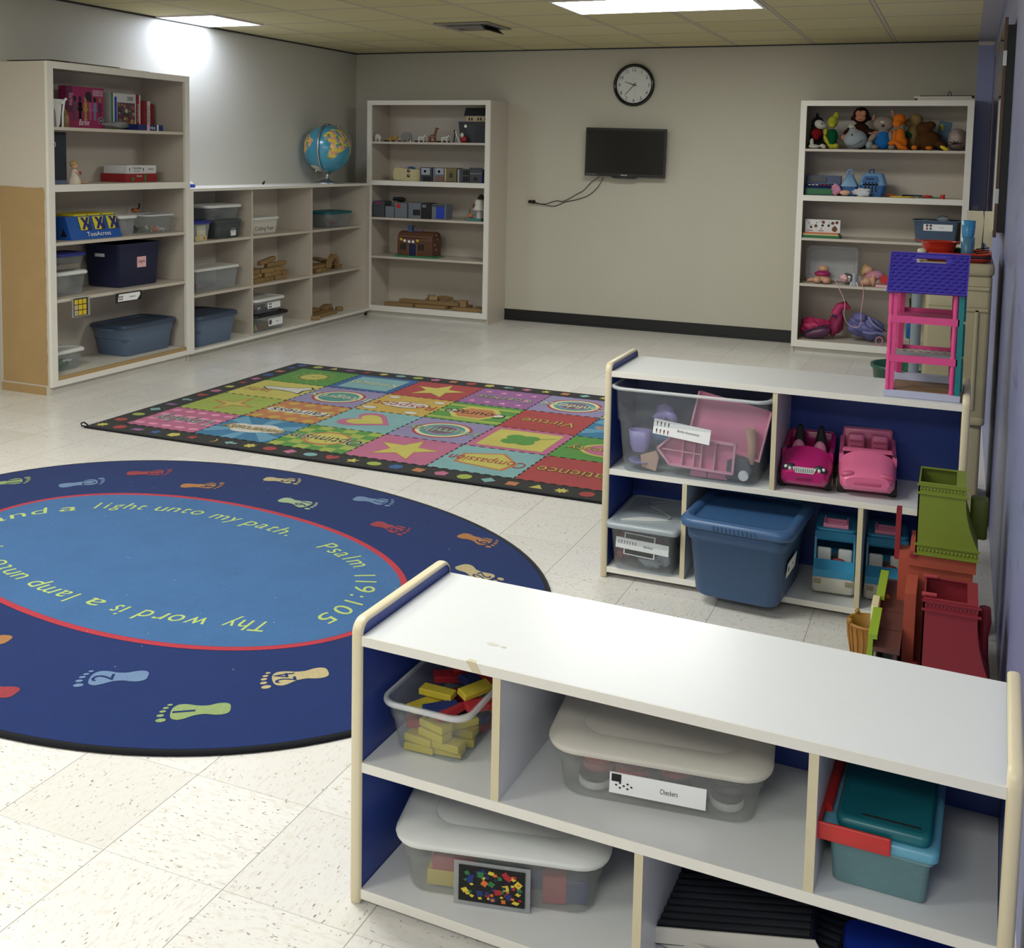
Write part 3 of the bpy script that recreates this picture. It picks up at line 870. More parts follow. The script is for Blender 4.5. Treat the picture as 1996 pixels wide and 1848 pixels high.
    kinds = [(star(8, .55), 'r_yel'), (ngon(8, 20), 'r_red'), ([(-1, -.5), (.7, -.5), (1, .5), (-.7, .5)], 'r_purple'), (star(5, .5, 20), 'r_cobalt'), (ngon(5), 'r_yel'), (star(5, .42), 'r_red'),
             ([(.9 * cos(a), .9 * sin(a)) for a in [radians(q) for q in range(-70, 75, 18)]] + [(.35 + .55 * cos(a) - .25, .7 * sin(a)) for a in [radians(q) for q in range(70, -75, -20)]], 'r_gold'),
             ([(-1, 0), (0, .8), (0, .3), (1, .3), (1, -.3), (0, -.3), (0, -.8)], 'r_aqua'), (star(7, .6), 'r_yel'), (ngon(10, 0, .85), 'r_red'), (ngon(4, 20), 'r_pink'), (ngon(16, 0, .75), 'r_aqua'), (HEART, 'r_red'), (star(5, .45, 100), 'r_yel'),
             (ngon(16, 0, .8), 'r_lime'), (ngon(6, 0), 'r_cobalt'), (ngon(4, 40), 'r_orange'), (ngon(5, 30), 'r_pink'), (ngon(8, 10), 'r_lime'), (ngon(4, 0), 'r_aqua'), (ngon(4, 45), 'r_orange'), (ngon(3, -30), 'r_yel')]
    q = 0
    x = ex0 + .06
    while x < ex1 - .04:
        s, m = kinds[q % len(kinds)]; p.shape(s, (x, ey0 + .072, z2), m, s=.037); q += 1; x += .118
    x = ex0 + .09; q = 5
    while x < ex1 - .04:
        s, m = kinds[(q * 3) % len(kinds)]; p.shape(s, (x, ey1 - .07, z2), m, s=.036); q += 1; x += .128
    y = ey0 + .20; q = 1
    while y < ey1 - .14:
        s, m = kinds[(q * 5 + 4) % len(kinds)]; p.shape(s, (ex0 + .07, y, z2), m, s=.037); p.shape(s, (ex1 - .07, y, z2), m, s=.037); q += 1; y += .135
    p.build('pile', t)
carpet('pk2', '#dd8fb0')
patch_rug()

# ------------------------------------------------------------------ storage bins
def card(parent, c, u, w, W_, H_, txt=None, size=.012, mtl='paper', pics=None, name='label_card', label=None, tw=None, tx=.12):
    """small printed card; c = centre, u = reading direction, w = up"""
    c = Vector(c); u = Vector(u); w = Vector(w); n = u.cross(w)
    m = MB()
    pts = [c + u * a + w * b_ for a, b_ in ((-W_ / 2, -H_ / 2), (W_ / 2, -H_ / 2), (W_ / 2, H_ / 2), (-W_ / 2, H_ / 2))]
    m.prism([tuple(p) for p in pts], tuple(n * .0008), mtl)
    if txt: m.text(txt, c + n * .0013 + u * (W_ * tx) - w * size * .35, size, 'ink', u, w, width=tw)
    if pics:
        for (a, b_, s, sh, mm) in pics: m.shape(sh, c + n * .0012 + u * a + w * b_, mm, u, w, s)
    return m.build(name, parent, label)

def bin_body(hx, hy, h, r, t=.0022, taper=.9, step=.0, rim=.004, z0=.0):
    """profile outside upwards, over the rim, and back down inside"""
    P = [(hx * taper - .006, hy * taper - .006, z0), (hx * taper, hy * taper, z0 + .006)]
    if step:
        zs = h * .58; k = taper + (1 - taper) * .5
        P += [(hx * k, hy * k, zs), (hx * k + step, hy * k + step, zs + .008)]
    P += [(hx - .001, hy - .001, h - .008), (hx + rim, hy + rim, h - .006), (hx + rim, hy + rim, h)]
    P += [(hx - t, hy - t, h)]
    P += [(hx * taper - t, hy * taper - t, z0 + .006), (hx * taper - t - .004, hy * taper - t - .004, z0 + t)]
    return P
def lid_rings(m, hx, hy, h, r, mt, th=.010, dome=.004, over=.010, inset=.03, deep=.006):
    L = [(hx + over - .003, h - .008), (hx + over, h - .002), (hx + over, h + th * .4), (hx + over - .004, h + th), (hx - .002, h + th + dome), (hx - inset, h + th + dome), (hx - inset - .004, h + th + dome - deep)]
    R = [m.rr(0, 0, a, a - hx + hy, r + max(0, (a - hx)), z) for a, z in L]
    m.rings(R, mt)
def storage_bin(label, cx, cy, z, w, d, h, body, lid=None, r=.03, taper=.88, step=.004, rz=0.0, group=None, name='storage_bin', cat='storage bin', lid_kw={}, cards=(), handles=None, rim=.004):
    t = thing(name, label, cat, (cx, cy, z), rz, group)
    hx, hy = w / 2, d / 2
    b = MB()
    b.rings([b.rr(0, 0, a, c_, r * (.85 if q < .02 else 1), q) for a, c_, q in bin_body(hx, hy, h, r, taper=taper, step=step, rim=rim)], body, cap1=True)
    b.build('body', t)
    if not lid and body.startswith('clear'):
        m = MB(); m.rings([m.rr(0, 0, hx + rim + o_, hy + rim + o_, r + rim, z_) for o_, z_ in ((-.001, h - .010), (.0015, h - .009), (.0025, h - .004), (.0015, h + .001), (-rim * .8, h + .0012), (-rim * .8, h + .0004))], 'clear_rim', True, False, False); m.build('rim', t)
    if lid:
        m = MB(); lid_rings(m, hx + rim, hy + rim, h + .0005, r + .004, lid, **lid_kw); m.build('lid', t)
    if handles:
        for sx in (-1, 1):
            q = MB()
            if handles == 'x': q.rbox(sx * (hx + .001) - .006, sx * (hx + .001) + .006, -.05, .05, h - .03, h - .009, .005, body)
            else: q.rbox(-.05, .05, sx * (hy + .001) - .006, sx * (hy + .001) + .006, h - .03, h - .009, .005, body)
            q.build('handle', t)
    for c_ in cards: card(t, **c_)
    return t
UY, UZ, UX = (0, 1, 0), (0, 0, 1), (1, 0, 0)
PERS = [(.0, .75), (.22, .6), (.18, .3), (.3, 0), (.12, -.1), (.15, -.8), (-.15, -.8), (-.12, -.1), (-.3, 0), (-.18, .3), (-.22, .6)]
def people(x, y, s, n, dx=.9):
    return [(x + k * s * dx, y, s, PERS, 'ink' if k % 2 else 'wood_block') for k in range(n)]

# ---- tall bookcase, bottom shelf
storage_bin('large grey blue lidded tote on the bottom shelf of the tall left bookcase', .175, -3.195, .1065, .30, .50, .195, 'tote', 'tote_lid', .045, .86, .004, lid_kw=dict(th=.012, over=.012, inset=.03, deep=.012), handles='y')
storage_bin('small white lidded clear box with green things, bottom left of the tall left bookcase', .22, -3.905, .1065, .16, .25, .115, 'clear_plastic', 'lid_white', .03, .86, .004)
g = MB()
g.ell((0, 0, .03), (.05, .10, .028), 'green', noise=.18, seed=4).ell((.02, .04, .045), (.03, .05, .012), 'paper', noise=.2, seed=9)
tag(g.build('cloth_bundle'), 'green cloth bundle inside the small clear box on the bottom shelf', 'cloth').location = (.22, -3.905, .112)
# ---- second shelf
t = storage_bin('big open navy tub with a pink handwritten card on the tall left bookcase', .18, -3.30, .5705, .29, .40, .285, 'navy', None, .02, .9, 0, handles=None,
    cards=[dict(c=(.139, -.02 + .04, .165), u=UY, w=UZ, W_=.085, H_=.085, txt='Legos', size=.032, mtl='pink_paper', tw=.06, tx=0)], rim=.010)
for sx in (-.03, .03):
    pass
MB().rbox(-.05, .03, -.2015, -.1985, .20, .222, .001, 'paper', .001).build('handle_slot', t, 'pale gap of the handle slot')
tubB = storage_bin('clear box with white lid under the purple lidded box, tall left bookcase', .235, -3.895, .5705, .17, .26, .135, 'clear_plastic', 'lid_white', .03, .86, .004)
storage_bin('clear box with dark purple lid of tan blocks, stacked on the white lidded box', .20, -3.86, .7205, .17, .24, .095, 'clear_plastic', 'lid_blue', .03, .86, .004)
for i in range(4):
    m = MB().bev(-.022, .022, -.05, .05, 0, .03, 'wood_pale', .004)
    tag(m.build('block'), 'tan block inside the purple lidded box', 'block', 'tan blocks in the purple lidded box').location = (.175 + .048 * (i % 2), -3.91 + .105 * (i // 2), .7245)
# ---- third shelf: toss game
def toss_game():
    t = thing('toss_game', 'blue and yellow beanbag toss game with three X panels', 'game', (.16, -3.70, .9105))
    mat('toss_blue', '#1450a0', .35); mat('toss_yellow', '#d8c62a', .4); mat('toss_navy', '#14206a', .4)
    m = MB()
    # sloped front body
    prof = [(-.12, 0), (.185, 0), (.15, .10), (.135, .14), (-.12, .14)]
    m.prism([(x, -.215, z) for x, z in prof], (0, .43, 0), 'toss_blue')
    m.text('TossAcross', (.1835, .02, .018), .04, 'paper', UY, (-.33, 0, .94), width=.20)
    m.build('body', t)
    for k in range(3):
        y = -.075 + k * .118
        q = MB()
        d = Vector((-.33, 0, .944)).normalized(); n = Vector((.944, 0, .33)).normalized()
        q.box(-.10, .12, y - .05, y + .05, .1405, .152, 'toss_yellow')
        base = Vector((.168, y, .055)) + n * .0015
        pts = [base - Vector((0, .045, 0)), base + Vector((0, .045, 0)), base + Vector((0, .045, 0)) + d * .085, base - Vector((0, .045, 0)) + d * .085]
        q.prism([tuple(v) for v in pts], tuple(n * .004), 'toss_yellow')
        tri = [base + n * .0046 + Vector((0, .044, 0)), base + n * .0046 + Vector((0, .044, 0)) + d * .08, base + n * .0046 + Vector((0, .005, 0))]
        q.poly([tuple(v) for v in tri], 'toss_navy')
        q.shape([(-.95, -1), (-.35, -1), (0, -.35), (.35, -1), (1.0, -1), (.42, 0), (1.05, 1), (.45, 1), (.1, .42), (-.2, 1), (-.85, 1), (-.3, .05)], base + n * .0052 + d * .043, 'toss_navy', UY, tuple(d), .038)
        q.build('target_panel', t)
    m = MB().prism([(.10, -.216, .02), (.15, -.216, .02), (.12, -.216, .07)], (0, .002, 0), 'black'); m.build('end_hole', t)
toss_game()
storage_bin('small clear box with white lid between the toss game and the animal box', .215, -3.375, .9105, .16, .15, .115, 'clear_frost', 'lid_white', .02, .88, .003)
tb = storage_bin('open clear box of toy animals on the tall left bookcase', .235, -3.115, .9105, .22, .26, .125, 'clear_plastic', None, .03, .86, .0, rim=.008)
rr = random.Random(11)
for i in range(9):
    mm = ['dark_grey', 'wood_block', 'green', 'tote', 'paper', 'orange', 'dark_grey', 'wood_pale', 'toekick'][i]
    m = MB().ell((0, 0, .018), (.026, .012, .012), mm, 10, 8).ell((.026, 0, .030), (.010, .008, .009), mm, 8, 6)
    for sx in (-.016, .014):
        for sy in (-.006, .006): m.tube([(sx, sy, .014), (sx, sy, 0)], .003, mm, 6)
    o = m.build('toy_animal'); tag(o, 'small plastic toy animal lying in the open clear box', 'toy animal', 'toy animals in the open clear box')
    o.location = (.18 + .055 * (i % 3), -3.17 + .06 * ((i // 3) % 3), .914 + .0); o.rotation_euler = (0, 0, rr.uniform(0, 6))
m = MB().ell((0, 0, .015), (.03, .075, .014), 'orange', noise=.2, seed=3).tube([(0, .02, .02), (.01, .05, .035), (.0, .07, .06)], .006, 'dark_grey').tube([(0, -.02, .02), (.01, -.05, .03), (.015, -.07, .03)], .006, 'dark_grey')
o = m.build('toy_lizard'); tag(o, 'orange and brown toy creature sprawled across the back rim of the animal box', 'toy animal'); o.location = (.115, -3.11, 1.037); o.rotation_euler = (0, 0, .3)
# ---- fourth shelf
def game_box(label, x0, x1, y0, y1, z0, z1, mt, texts=(), name='game_box', cat='board game', extra=None, rz=0):
    t = thing(name, label, cat, ((x0 + x1) / 2, (y0 + y1) / 2, z0), rz)
    hx, hy, h = (x1 - x0) / 2, (y1 - y0) / 2, z1 - z0
    m = MB().bev(-hx, hx, -hy, hy, 0, h, mt, .0012)
    for (s, yy, zz, size, mm, wd) in texts: m.text(s, (hx + .0008, yy, zz), size, mm, UY, UZ, width=wd)
    if extra: extra(m, hx, hy, h)
    m.build('box', t)
    return t
mat('box_red', '#8f1d22', .45); mat('box_white', '#d8d8d6', .5); mat('box_blue', '#1c2b6e', .45); mat('box_night', '#16202f', .5); mat('box_magenta', '#9c1f5c', .4); mat('box_magenta_dark', '#5c1340', .4)
game_box('flat red game box under the white charades box', .04, .25, -3.345, -3.045, 1.2535, 1.308, 'box_red', [('TO GO', -.02, .032, .018, 'paper', .05)],
         extra=lambda m, hx, hy, h: (m.disc((hx + .0008, -.08, .02), .014, 'green', 12, u=UY, w=UZ), m.box(hx, hx + .0008, .03, .045, .001, h - .001, 'green')))
game_box('white charades box lying on the flat red game box', .05, .245, -3.325, -3.045, 1.3085, 1.364, 'box_white', [('Charades', -.045, .030, .024, 'ink', .085), ('FOR KIDS', -.045, .012, .013, 'ink', .06), ('Charades', .085, .026, .016, 'ink', .05)],
         extra=lambda m, hx, hy, h: (m.shape(PERS, (hx + .0008, -.115, .026), 'ink', UY, UZ, .018), m.shape(PERS, (hx + .0008, .015, .026), 'ink', UY, UZ, .018), m.box(hx + .0003, hx + .0008, .032, .034, 0, h, 'toekick')))
game_box('tall dark blue game box standing at the left end of a shelf', .06, .30, -4.06, -3.90, 1.2535, 1.565, 'box_night', [('O', -.02, .22, .05, 'paper', None)],
         extra=lambda m, hx, hy, h: (m.box(-hx, hx + .0008, -hy - .0005, hy + .0005, 0, .022, 'tote'),))
def small_doll():
    t = thing('doll_figurine', 'small sitting doll figurine in a white dress beside the dark blue box', 'figurine', (.33, -3.865, 1.2535), .3)
    mat('hair_blond', '#a98a5c', .7); mat('doll_dress', '#cbbfae', .7)
    MB().rings([MB().rr(0, 0, a, b_, min(a, b_) * .9, z) for a, b_, z in ((.036, .030, 0), (.034, .028, .02), (.022, .018, .05), (.017, .014, .08), (.008, .008, .09))], 'doll_dress').build('dress', t)
    MB().ell((0, 0, .112), (.021, .020, .024), 'skin_doll').build('head', t)
    MB().ell((-.004, -.003, .122), (.026, .025, .022), 'hair_blond', noise=.05, seed=2).build('hair', t)
    MB().tube([(.01, .015, .075), (.028, .012, .06), (.034, 0, .066)], .005, 'skin_doll').tube([(.01, -.015, .075), (.028, -.012, .06), (.034, 0, .066)], .005, 'skin_doll').build('arms', t)
    MB().shape(HEART, (.033, 0, .066), 'box_red', UY, UZ, .010).ell((.034, 0, .066), (.006, .011, .010), 'box_red').build('heart', t)
    MB().ell((.04, .028, .008), (.03, .012, .008), 'wood_pale').build('tail', t)
small_doll()
# ---- top shelf
def barbie():
    t = thing('puzzle_box', 'bright pink doll puzzle box standing on the top shelf', 'puzzle', (.15, -3.62, 1.5935), -.0)
    m = MB().bev(-.03, .03, -.155, .165, 0, .262, 'box_magenta', .001)
    X = .0308
    m.box(.0302, X, -.155, -.105, .10, .262, 'box_magenta_dark')
    m.text('Barbie', (X + .0004, -.13, .18), .05, 'pk_text', (0, 0, -1), UY, width=.075)
    m.text('Barbie', (X + .0006, -.01, .022), .055, 'paper', UY, UZ, width=.085, shear=.2)
    for k, (y, c, hc) in enumerate(((-.085, 'r_mauve', 'ink'), (-.04, 'rug_bind', 'ink'), (.005, 'r_gold', 'wood_pale'), (.045, 'r_pink', 'ink'), (.085, 'r_lav', 'ink'), (.13, 'box_magenta_dark', 'wood_block'))):
        m.shape(PERS, (X + .0004, y, .115), c, UY, UZ, .075); m.disc((X + .0007, y, .185), .012, hc, 10, u=UY, w=UZ, ry=.018)
    m.disc((X + .0009, .03, .205), .027, 'black', 16, u=UY, w=UZ, ry=.030)
    m.box(.0302, X, .065, .16, .205, .25, 'r_pink')
    for q in range(3): m.text('puzzle set', (X + .0004, .112, .214 + .012 * q), .011, 'paper', UY, UZ, width=.08)
    m.disc((X + .0005, .135, .055), .022, 'paper', 16, u=UY, w=UZ); m.disc((X + .0008, .135, .055), .020, 'navy', 16, u=UY, w=UZ); m.text('24', (X + .0011, .135, .048), .022, 'paper', UY, UZ)
    m.build('box', t)
mat('pk_text', '#e8a0c0', .5)
barbie()
def white_handle():
    t = thing('toy_stand', 'white plastic curved toy stand at the left end of the top shelf', 'toy', (.30, -4.00, 1.5935), 0)
    m = MB()
    m.prism([(0, -.06, .155), (0, -.045, .165), (0, .05, .165), (0, .045, .15), (0, .02, .14), (0, .005, .02), (0, -.005, 0), (0, -.02, 0), (0, -.03, .09)], (.05, 0, 0), 'lid_white'); m.build('body', t)
    MB().prism([(.052, -.0, .14), (.052, .045, .175), (.052, .06, .17), (.052, .02, .135)], (.006, 0, 0), 'lid_white').build('arm', t)
    MB().tube([(.055, .035, .15), (.055, .022, .08), (.055, .02, .0)], .006, 'lid_white').build('leg', t)
white_handle()
m = MB().rings([MB().rr(0, 0, a, b_, .02, z) for a, b_, z in ((.035, .03, 0), (.037, .032, .05), (.03, .026, .09), (.012, .012, .125), (.012, .012, .13))], 'wood_block').ell((.03, 0, .05), (.012, .02, .03), 'wood_pale')
o = m.build('toy_bottle'); tag(o, 'brown rounded toy in front of the pink puzzle box', 'toy'); o.location = (.235, -3.86, 1.5935)
m = MB().ell((0, 0, .03), (.07, .12, .032), 'bag_film', 20, 12, noise=.16, seed=6).ell((.0, .05, .02), (.05, .07, .018), 'dark_grey', noise=.2, seed=3)
o = m.build('plastic_bag'); tag(o, 'crumpled clear plastic bag of small pieces on the top shelf', 'plastic bag'); o.location = (.20, -3.375, 1.5935)
game_box('dark blue flat game box lying at the front of the top shelf', .16, .32, -3.30, -3.06, 1.5935, 1.634, 'box_blue', [('MIND', .02, .010, .026, 'paper', .05)], extra=lambda m, hx, hy, h: (m.box(hx, hx + .0008, -.035, -.01, .0, h, 'pink_paper'), m.box(hx, hx + .0008, .06, .075, 0, h, 'paper')))
def puzzle300():
    t = thing('puzzle_box', 'white framed puzzle box marked 300 with a crowded brown picture', 'puzzle', (.08, -3.215, 1.5935), 0)
    m = MB().bev(-.025, .045, -.115, .16, 0, .245, 'box_white', .001); X = .0458
    m.box(.0452, X, -.115, -.10, 0, .245, 'green'); m.box(.0452, X, -.085, -.065, .05, .22, 'blue'); m.box(.0452, X, .115, .145, .03, .245, 'box_red')
    m.box(.0452, X, -.06, .105, .015, .185, 'r_mauve')
    r5 = random.Random(8)
    for q in range(46): m.disc((X + .0004 + q * .00001, r5.uniform(-.05, .095), r5.uniform(.025, .175)), r5.uniform(.006, .016), ['r_gold', 'wood_block', 'r_cream', 'box_red', 'dark_grey', 'r_orange'][q % 6], 8, u=UY, w=UZ)
    m.text('300', (X + .0004, .06, .20), .04, 'ink', UY, UZ)
    m.text('DOMINO', (X + .0006, .13, .12), .02, 'paper', (0, 0, -1), UY, width=.12)
    m.build('box', t)
puzzle300()
for k, (y, mtl, hh, s, lb) in enumerate(((-3.035, 'box_red', .205, None, 'red game box standing beside the white puzzle box'), (-3.002, 'box_white', .205, 'DOMINOES', 'pale dominoes box standing between two red game boxes'), (-2.966, 'box_red', .19, None, 'red game box standing last on the right of the top shelf'))):
    game_box(lb, .02, .15, y - .014, y + .014, 1.5935, 1.5935 + hh, mtl, [(s, 0, .1, .02, 'ink', .02)] if 0 else (), extra=(lambda m, hx, hy, h: m.text('DOMINOES', (hx + .0008, .006, .1), .022, 'ink', (0, 0, 1), (0, -1, 0), width=.15)) if s else None)
# papers on top of the bookcase
m = MB()
for k, (a, b_, c_, d) in enumerate(((.02, .39, -4.12, -3.30), (.03, .37, -3.95, -3.22), (.05, .38, -4.10, -3.5))):
    z = 1.9725 + k * .004
    m.add([(a, c_, z), (b_, c_ + .02, z), (b_ - .02, d, z), (a, d - .03, z), (a, c_, z + .003), (b_, c_ + .02, z + .003), (b_ - .02, d, z + .003), (a, d - .03, z + .003)], [(3, 2, 1, 0), (4, 5, 6, 7), (0, 1, 5, 4), (1, 2, 6, 5), (2, 3, 7, 6), (3, 0, 4, 7)], ['wood_pale', 'toekick', 'dark_grey'][k])
tag(m.build('cardboard_sheets'), 'thin cardboard sheets lying flat on top of the tall left bookcase', 'cardboard')
m = MB().ell((0, 0, .012), (.03, .035, .012), 'toekick', noise=.3, seed=5)
o = m.build('crumpled_paper'); tag(o, 'small crumpled paper scrap on top of the tall left bookcase', 'paper'); o.location = (.15, -3.40, 1.984)
# cards hanging from the shelf edge
o = card(None, (.4065, -3.50, .525), UY, UZ, .235, .062, 'Dominoes', .012, 'ink' if 0 else 'black', name='shelf_label'); tag(o, 'black edged white label strip stuck under a shelf edge of the tall left bookcase', 'label')
m = MB().poly([(.4078, -3.60, .502), (.4078, -3.425, .500), (.4078, -3.395, .53), (.4078, -3.40, .548), (.4078, -3.59, .548)], 'paper').text('Dominoes', (.4082, -3.465, .521), .012, 'ink', UY, UZ)
for k in range(6): m.shape(ngon(4, 45), (.4082, -3.585 + .013 * (k % 3), .515 + .016 * (k // 3)), 'r_mauve', UY, UZ, .007)
m.build('print', o)
o = card(None, (.4065, -3.91, .508), UY, UZ, .145, .115, name='game_card', mtl='bag_film'); tag(o, 'yellow noughts and crosses card hanging from a shelf edge of the tall left bookcase', 'card')
m = MB(); m.poly([(.4078, -3.970, .455), (.4078, -3.855, .455), (.4078, -3.855, .563), (.4078, -3.970, .563)], 'black')
for i in range(3):
    for j in range(3):
        y = -3.964 + i * .034; z = .459 + j * .034
        m.poly([(.4081, y, z), (.4081, y + .029, z), (.4081, y + .029, z + .029), (.4081, y, z + .029)], 'yellow' if (i, j) not in ((0, 0), (0, 1)) else 'r_cream')
m.text('X', (.4084, -3.95, .463), .026, 'ink', UY, UZ); m.text('O', (.4084, -3.95, .497), .026, 'red', UY, UZ)
m.build('print', o)

# ------------------------------------------------------------------ low shelf contents
storage_bin('grey blue lidded tote on the bottom shelf of the low shelf unit', .20, -2.555, .0705, .36, .46, .20, 'tote', 'tote_lid', .05, .86, .004, lid_kw=dict(th=.02, over=.012, inset=.035, deep=.004))
storage_bin('wide clear box with flat white lid on the middle shelf of the first bay', .165, -2.44, .4475, .24, .50, .16, 'clear_frost', 'lid_white', .02, .92, .004, lid_kw=dict(th=.008, over=.008, inset=.03, deep=.003),
    cards=[dict(c=(-.03, -.2445, .07), u=UX, w=UZ, W_=.07, H_=.055, mtl='ink', pics=[(0, .012, .024, ngon(4, 45, .8), 'paper'), (.018, -.014, .008, ngon(4, 45), 'paper'), (-.016, -.014, .008, ngon(4, 45), 'paper')])])
m = MB().ell((0, 0, .03), (.07, .17, .03), 'navy', noise=.2, seed=8).ell((.03, .08, .035), (.04, .06, .02), 'tote', noise=.2, seed=12).ell((.04, -.12, .025), (.02, .04, .016), 'r_pink', noise=.2, seed=2)
o = m.build('toy_heap'); tag(o, 'dark heap of small toys inside the wide clear box of the first bay', 'toys'); o['kind'] = 'stuff'; o.location = (.165, -2.44, .455)
storage_bin('grey translucent box with a handwritten label on the top shelf of the first bay', .20, -2.33, .8255, .21, .30, .125, 'clear_grey', 'clear_grey', .02, .9, .004, lid_kw=dict(th=.008, over=.006, inset=.03, deep=.003),
    cards=[dict(c=(.0975, .06, .045), u=UY, w=UZ, W_=.06, H_=.06, txt='Dirt', size=.02, tx=0, tw=.036)])
storage_bin('clear box with white lid stacked on the grey box in the first bay', .19, -2.37, .961, .22, .40, .10, 'clear_plastic', 'lid_white', .04, .86, .004)
m = MB().ell((0, 0, .03), (.06, .13, .03), 'dark_grey', noise=.2, seed=18)
o = m.build('toy_heap'); tag(o, 'dark toys inside the white lidded clear box stacked in the first bay', 'toys'); o['kind'] = 'stuff'; o.location = (.19, -2.37, .966)
bl = storage_bin('narrow clear box with blue lid and picture card, left end of first bay', .245, -2.67, .8255, .16, .20, .13, 'clear_frost', 'lid_blue', .015, .86, .003, lid_kw=dict(th=.01, over=.006, inset=.02, deep=.002),
    cards=[dict(c=(.0745, .0, .075), u=UY, w=UZ, W_=.10, H_=.075, mtl='r_cream', pics=[(0, 0, .03, star(9, .7), 'toekick')]), dict(c=(.0725, .0, .018), u=UY, w=UZ, W_=.13, H_=.035, mtl='r_cream', pics=[(-.04, 0, .013, ngon(5), 'yellow'), (0, 0, .012, ngon(6), 'pink_paper'), (.04, 0, .013, ngon(5), 'orange')], name='picture_strip')])
storage_bin('small clear box with white lid behind the grey box, against the first divider', .12, -2.147, .8255, .12, .055, .10, 'clear_plastic', 'lid_white', .01, .9, 0)
m = MB().bev(-.04, .04, -.02, .02, 0, .05, 'blue', .003)
o = m.build('toy_block'); tag(o, 'blue piece inside the small clear box against the first divider', 'toy block'); o.location = (.12, -2.147, .829)
storage_bin('pale plastic box with handwriting on the top shelf of the second bay', .20, -1.885, .8255, .22, .36, .125, 'lid_milk', 'lid_white', .02, .9, .003, lid_kw=dict(th=.007, over=.006, inset=.03, deep=.002),
    cards=[dict(c=(.1035, .0, .05), u=UY, w=UZ, W_=.28, H_=.07, mtl='lid_milk', txt='Crafting Foam', size=.05, tx=0, tw=.25, name='marker_lettering')])
storage_bin('clear box with teal lid of craft pieces on the top shelf of the third bay', .20, -.80, .8255, .24, .40, .125, 'clear_plastic', 'lid_teal', .03, .88, .004)
m = MB().ell((0, 0, .025), (.07, .15, .022), 'wood_block', noise=.25, seed=18).ell((.04, .02, .03), (.04, .12, .015), 'box_red', noise=.3, seed=7)
o = m.build('craft_pieces'); tag(o, 'brown craft pieces inside the teal lidded clear box', 'craft pieces'); o['kind'] = 'stuff'; o.location = (.20, -.80, .831)
storage_bin('black lidded clear box with picture label, bottom shelf of the second bay', .235, -1.86, .0705, .25, .44, .125, 'clear_plastic', 'lid_black', .04, .86, .004,
    cards=[dict(c=(.1195, .05, .065), u=UY, w=UZ, W_=.19, H_=.06, txt='Blocks', size=.014, pics=[(-.07, 0, .022, ngon(7), 'r_mauve')])])
for k, (y, mm) in enumerate(((-.15, 'r_lime'), (-.06, 'box_red'), (.02, 'r_lime'), (.10, 'yellow'))):
    m = MB().prism([(-.06, -.035, 0), (-.06, .035, 0), (-.06, 0, .06)] if k % 2 == 0 else [(-.06, -.03, 0), (-.06, .03, 0), (-.06, .03, .03), (-.06, -.03, .03)], (.12, 0, 0), mm)
    o = m.build('toy_block'); tag(o, 'coloured block inside the black lidded clear box', 'toy block', 'coloured blocks in the black lidded box'); o.location = (.235, -1.86 + y * .9, .0765)
storage_bin('clear box with white lid and a picture label, stacked on the black lidded box', .225, -1.87, .2105, .24, .40, .105, 'clear_plastic', 'lid_white', .04, .86, .004,
    cards=[dict(c=(.1145, .06, .055), u=UY, w=UZ, W_=.17, H_=.05, pics=[(-.06, .011, .008, ngon(8), 'ink'), (-.04, .011, .008, ngon(8), 'ink'), (-.06, -.011, .008, ngon(8), 'ink'), (-.04, -.011, .008, ngon(8), 'ink')], txt='Cars', size=.010)])
m = MB().ell((0, 0, .025), (.06, .13, .024), 'dark_grey', noise=.25, seed=28).ell((.05, -.10, .04), (.02, .03, .02), 'r_pink', noise=.2, seed=7).ell((.06, -.06, .03), (.015, .035, .012), 'paper', noise=.3, seed=7)
o = m.build('toy_heap'); tag(o, 'mixed small toys inside the white lidded box stacked in the second bay', 'toys'); o['kind'] = 'stuff'; o.location = (.225, -1.87, .216)

# wooden unit blocks: one mesh per size, copied
def unit(lx, ly, lz, mt='wood_block'):
    return MB().bev(-lx / 2, lx / 2, -ly / 2, ly / 2, 0, lz, mt, .003).build('wood_block')
def arch_block():
    pts = [(-.11 * cos(pi * k / 12), .11 * sin(pi * k / 12)) for k in range(13)] + [(.07 * cos(pi * k / 12), .07 * sin(pi * k / 12)) for k in range(13)]
    return MB().prism([(0, y, z) for y, z in pts], (.035, 0, 0), 'wood_block').build('wood_block')
PROTO = {}
def put(kind, x, y, z, rz, label, group, rx=0.0, ry=0.0):
    if kind not in PROTO:
        dims = {'long': (.035, .28, .035), 'plank': (.07, .30, .03), 'mid': (.07, .14, .035), 'short': (.07, .07, .035), 'pale': (.07, .14, .035), 'cube': (.06, .06, .06)}
        if kind == 'arch': o = arch_block()
        elif kind == 'round': o = MB().lathe((0, 0, 0), [(.030, 0), (.035, .003), (.035, .032), (.030, .035)], 'wood_block', 20).build('wood_block')
        else: o = unit(*dims[kind], mt='wood_pale' if kind == 'pale' else 'wood_block')
        PROTO[kind] = o
    else:
        o = PROTO[kind].copy(); C.objects.link(o)
    o.location = (x, y, z); o.rotation_euler = (rx, ry, rz)
    tag(o, label, 'block', group)
    return o
gB = ('wooden unit block in the tall pile on the middle shelf of the second bay', 'blocks piled in the second bay')
e = .0004
rows = [[('mid', -2.00), ('short', -1.90), ('mid', -1.79), ('mid', -1.64)], [('short', -1.99), ('round', -1.90), ('short', -1.82), ('mid', -1.70), ('short', -1.585)], [('mid', -1.98), ('mid', -1.83), ('mid', -1.665)]]
for q, row in enumerate(rows):
    for k, (kd, y) in enumerate(row):
        put(kd, .25 + .01 * ((q + k) % 2), y, .4475 + q * (.035 + e), .0 + .12 * ((k + q) % 3 - 1), *gB)
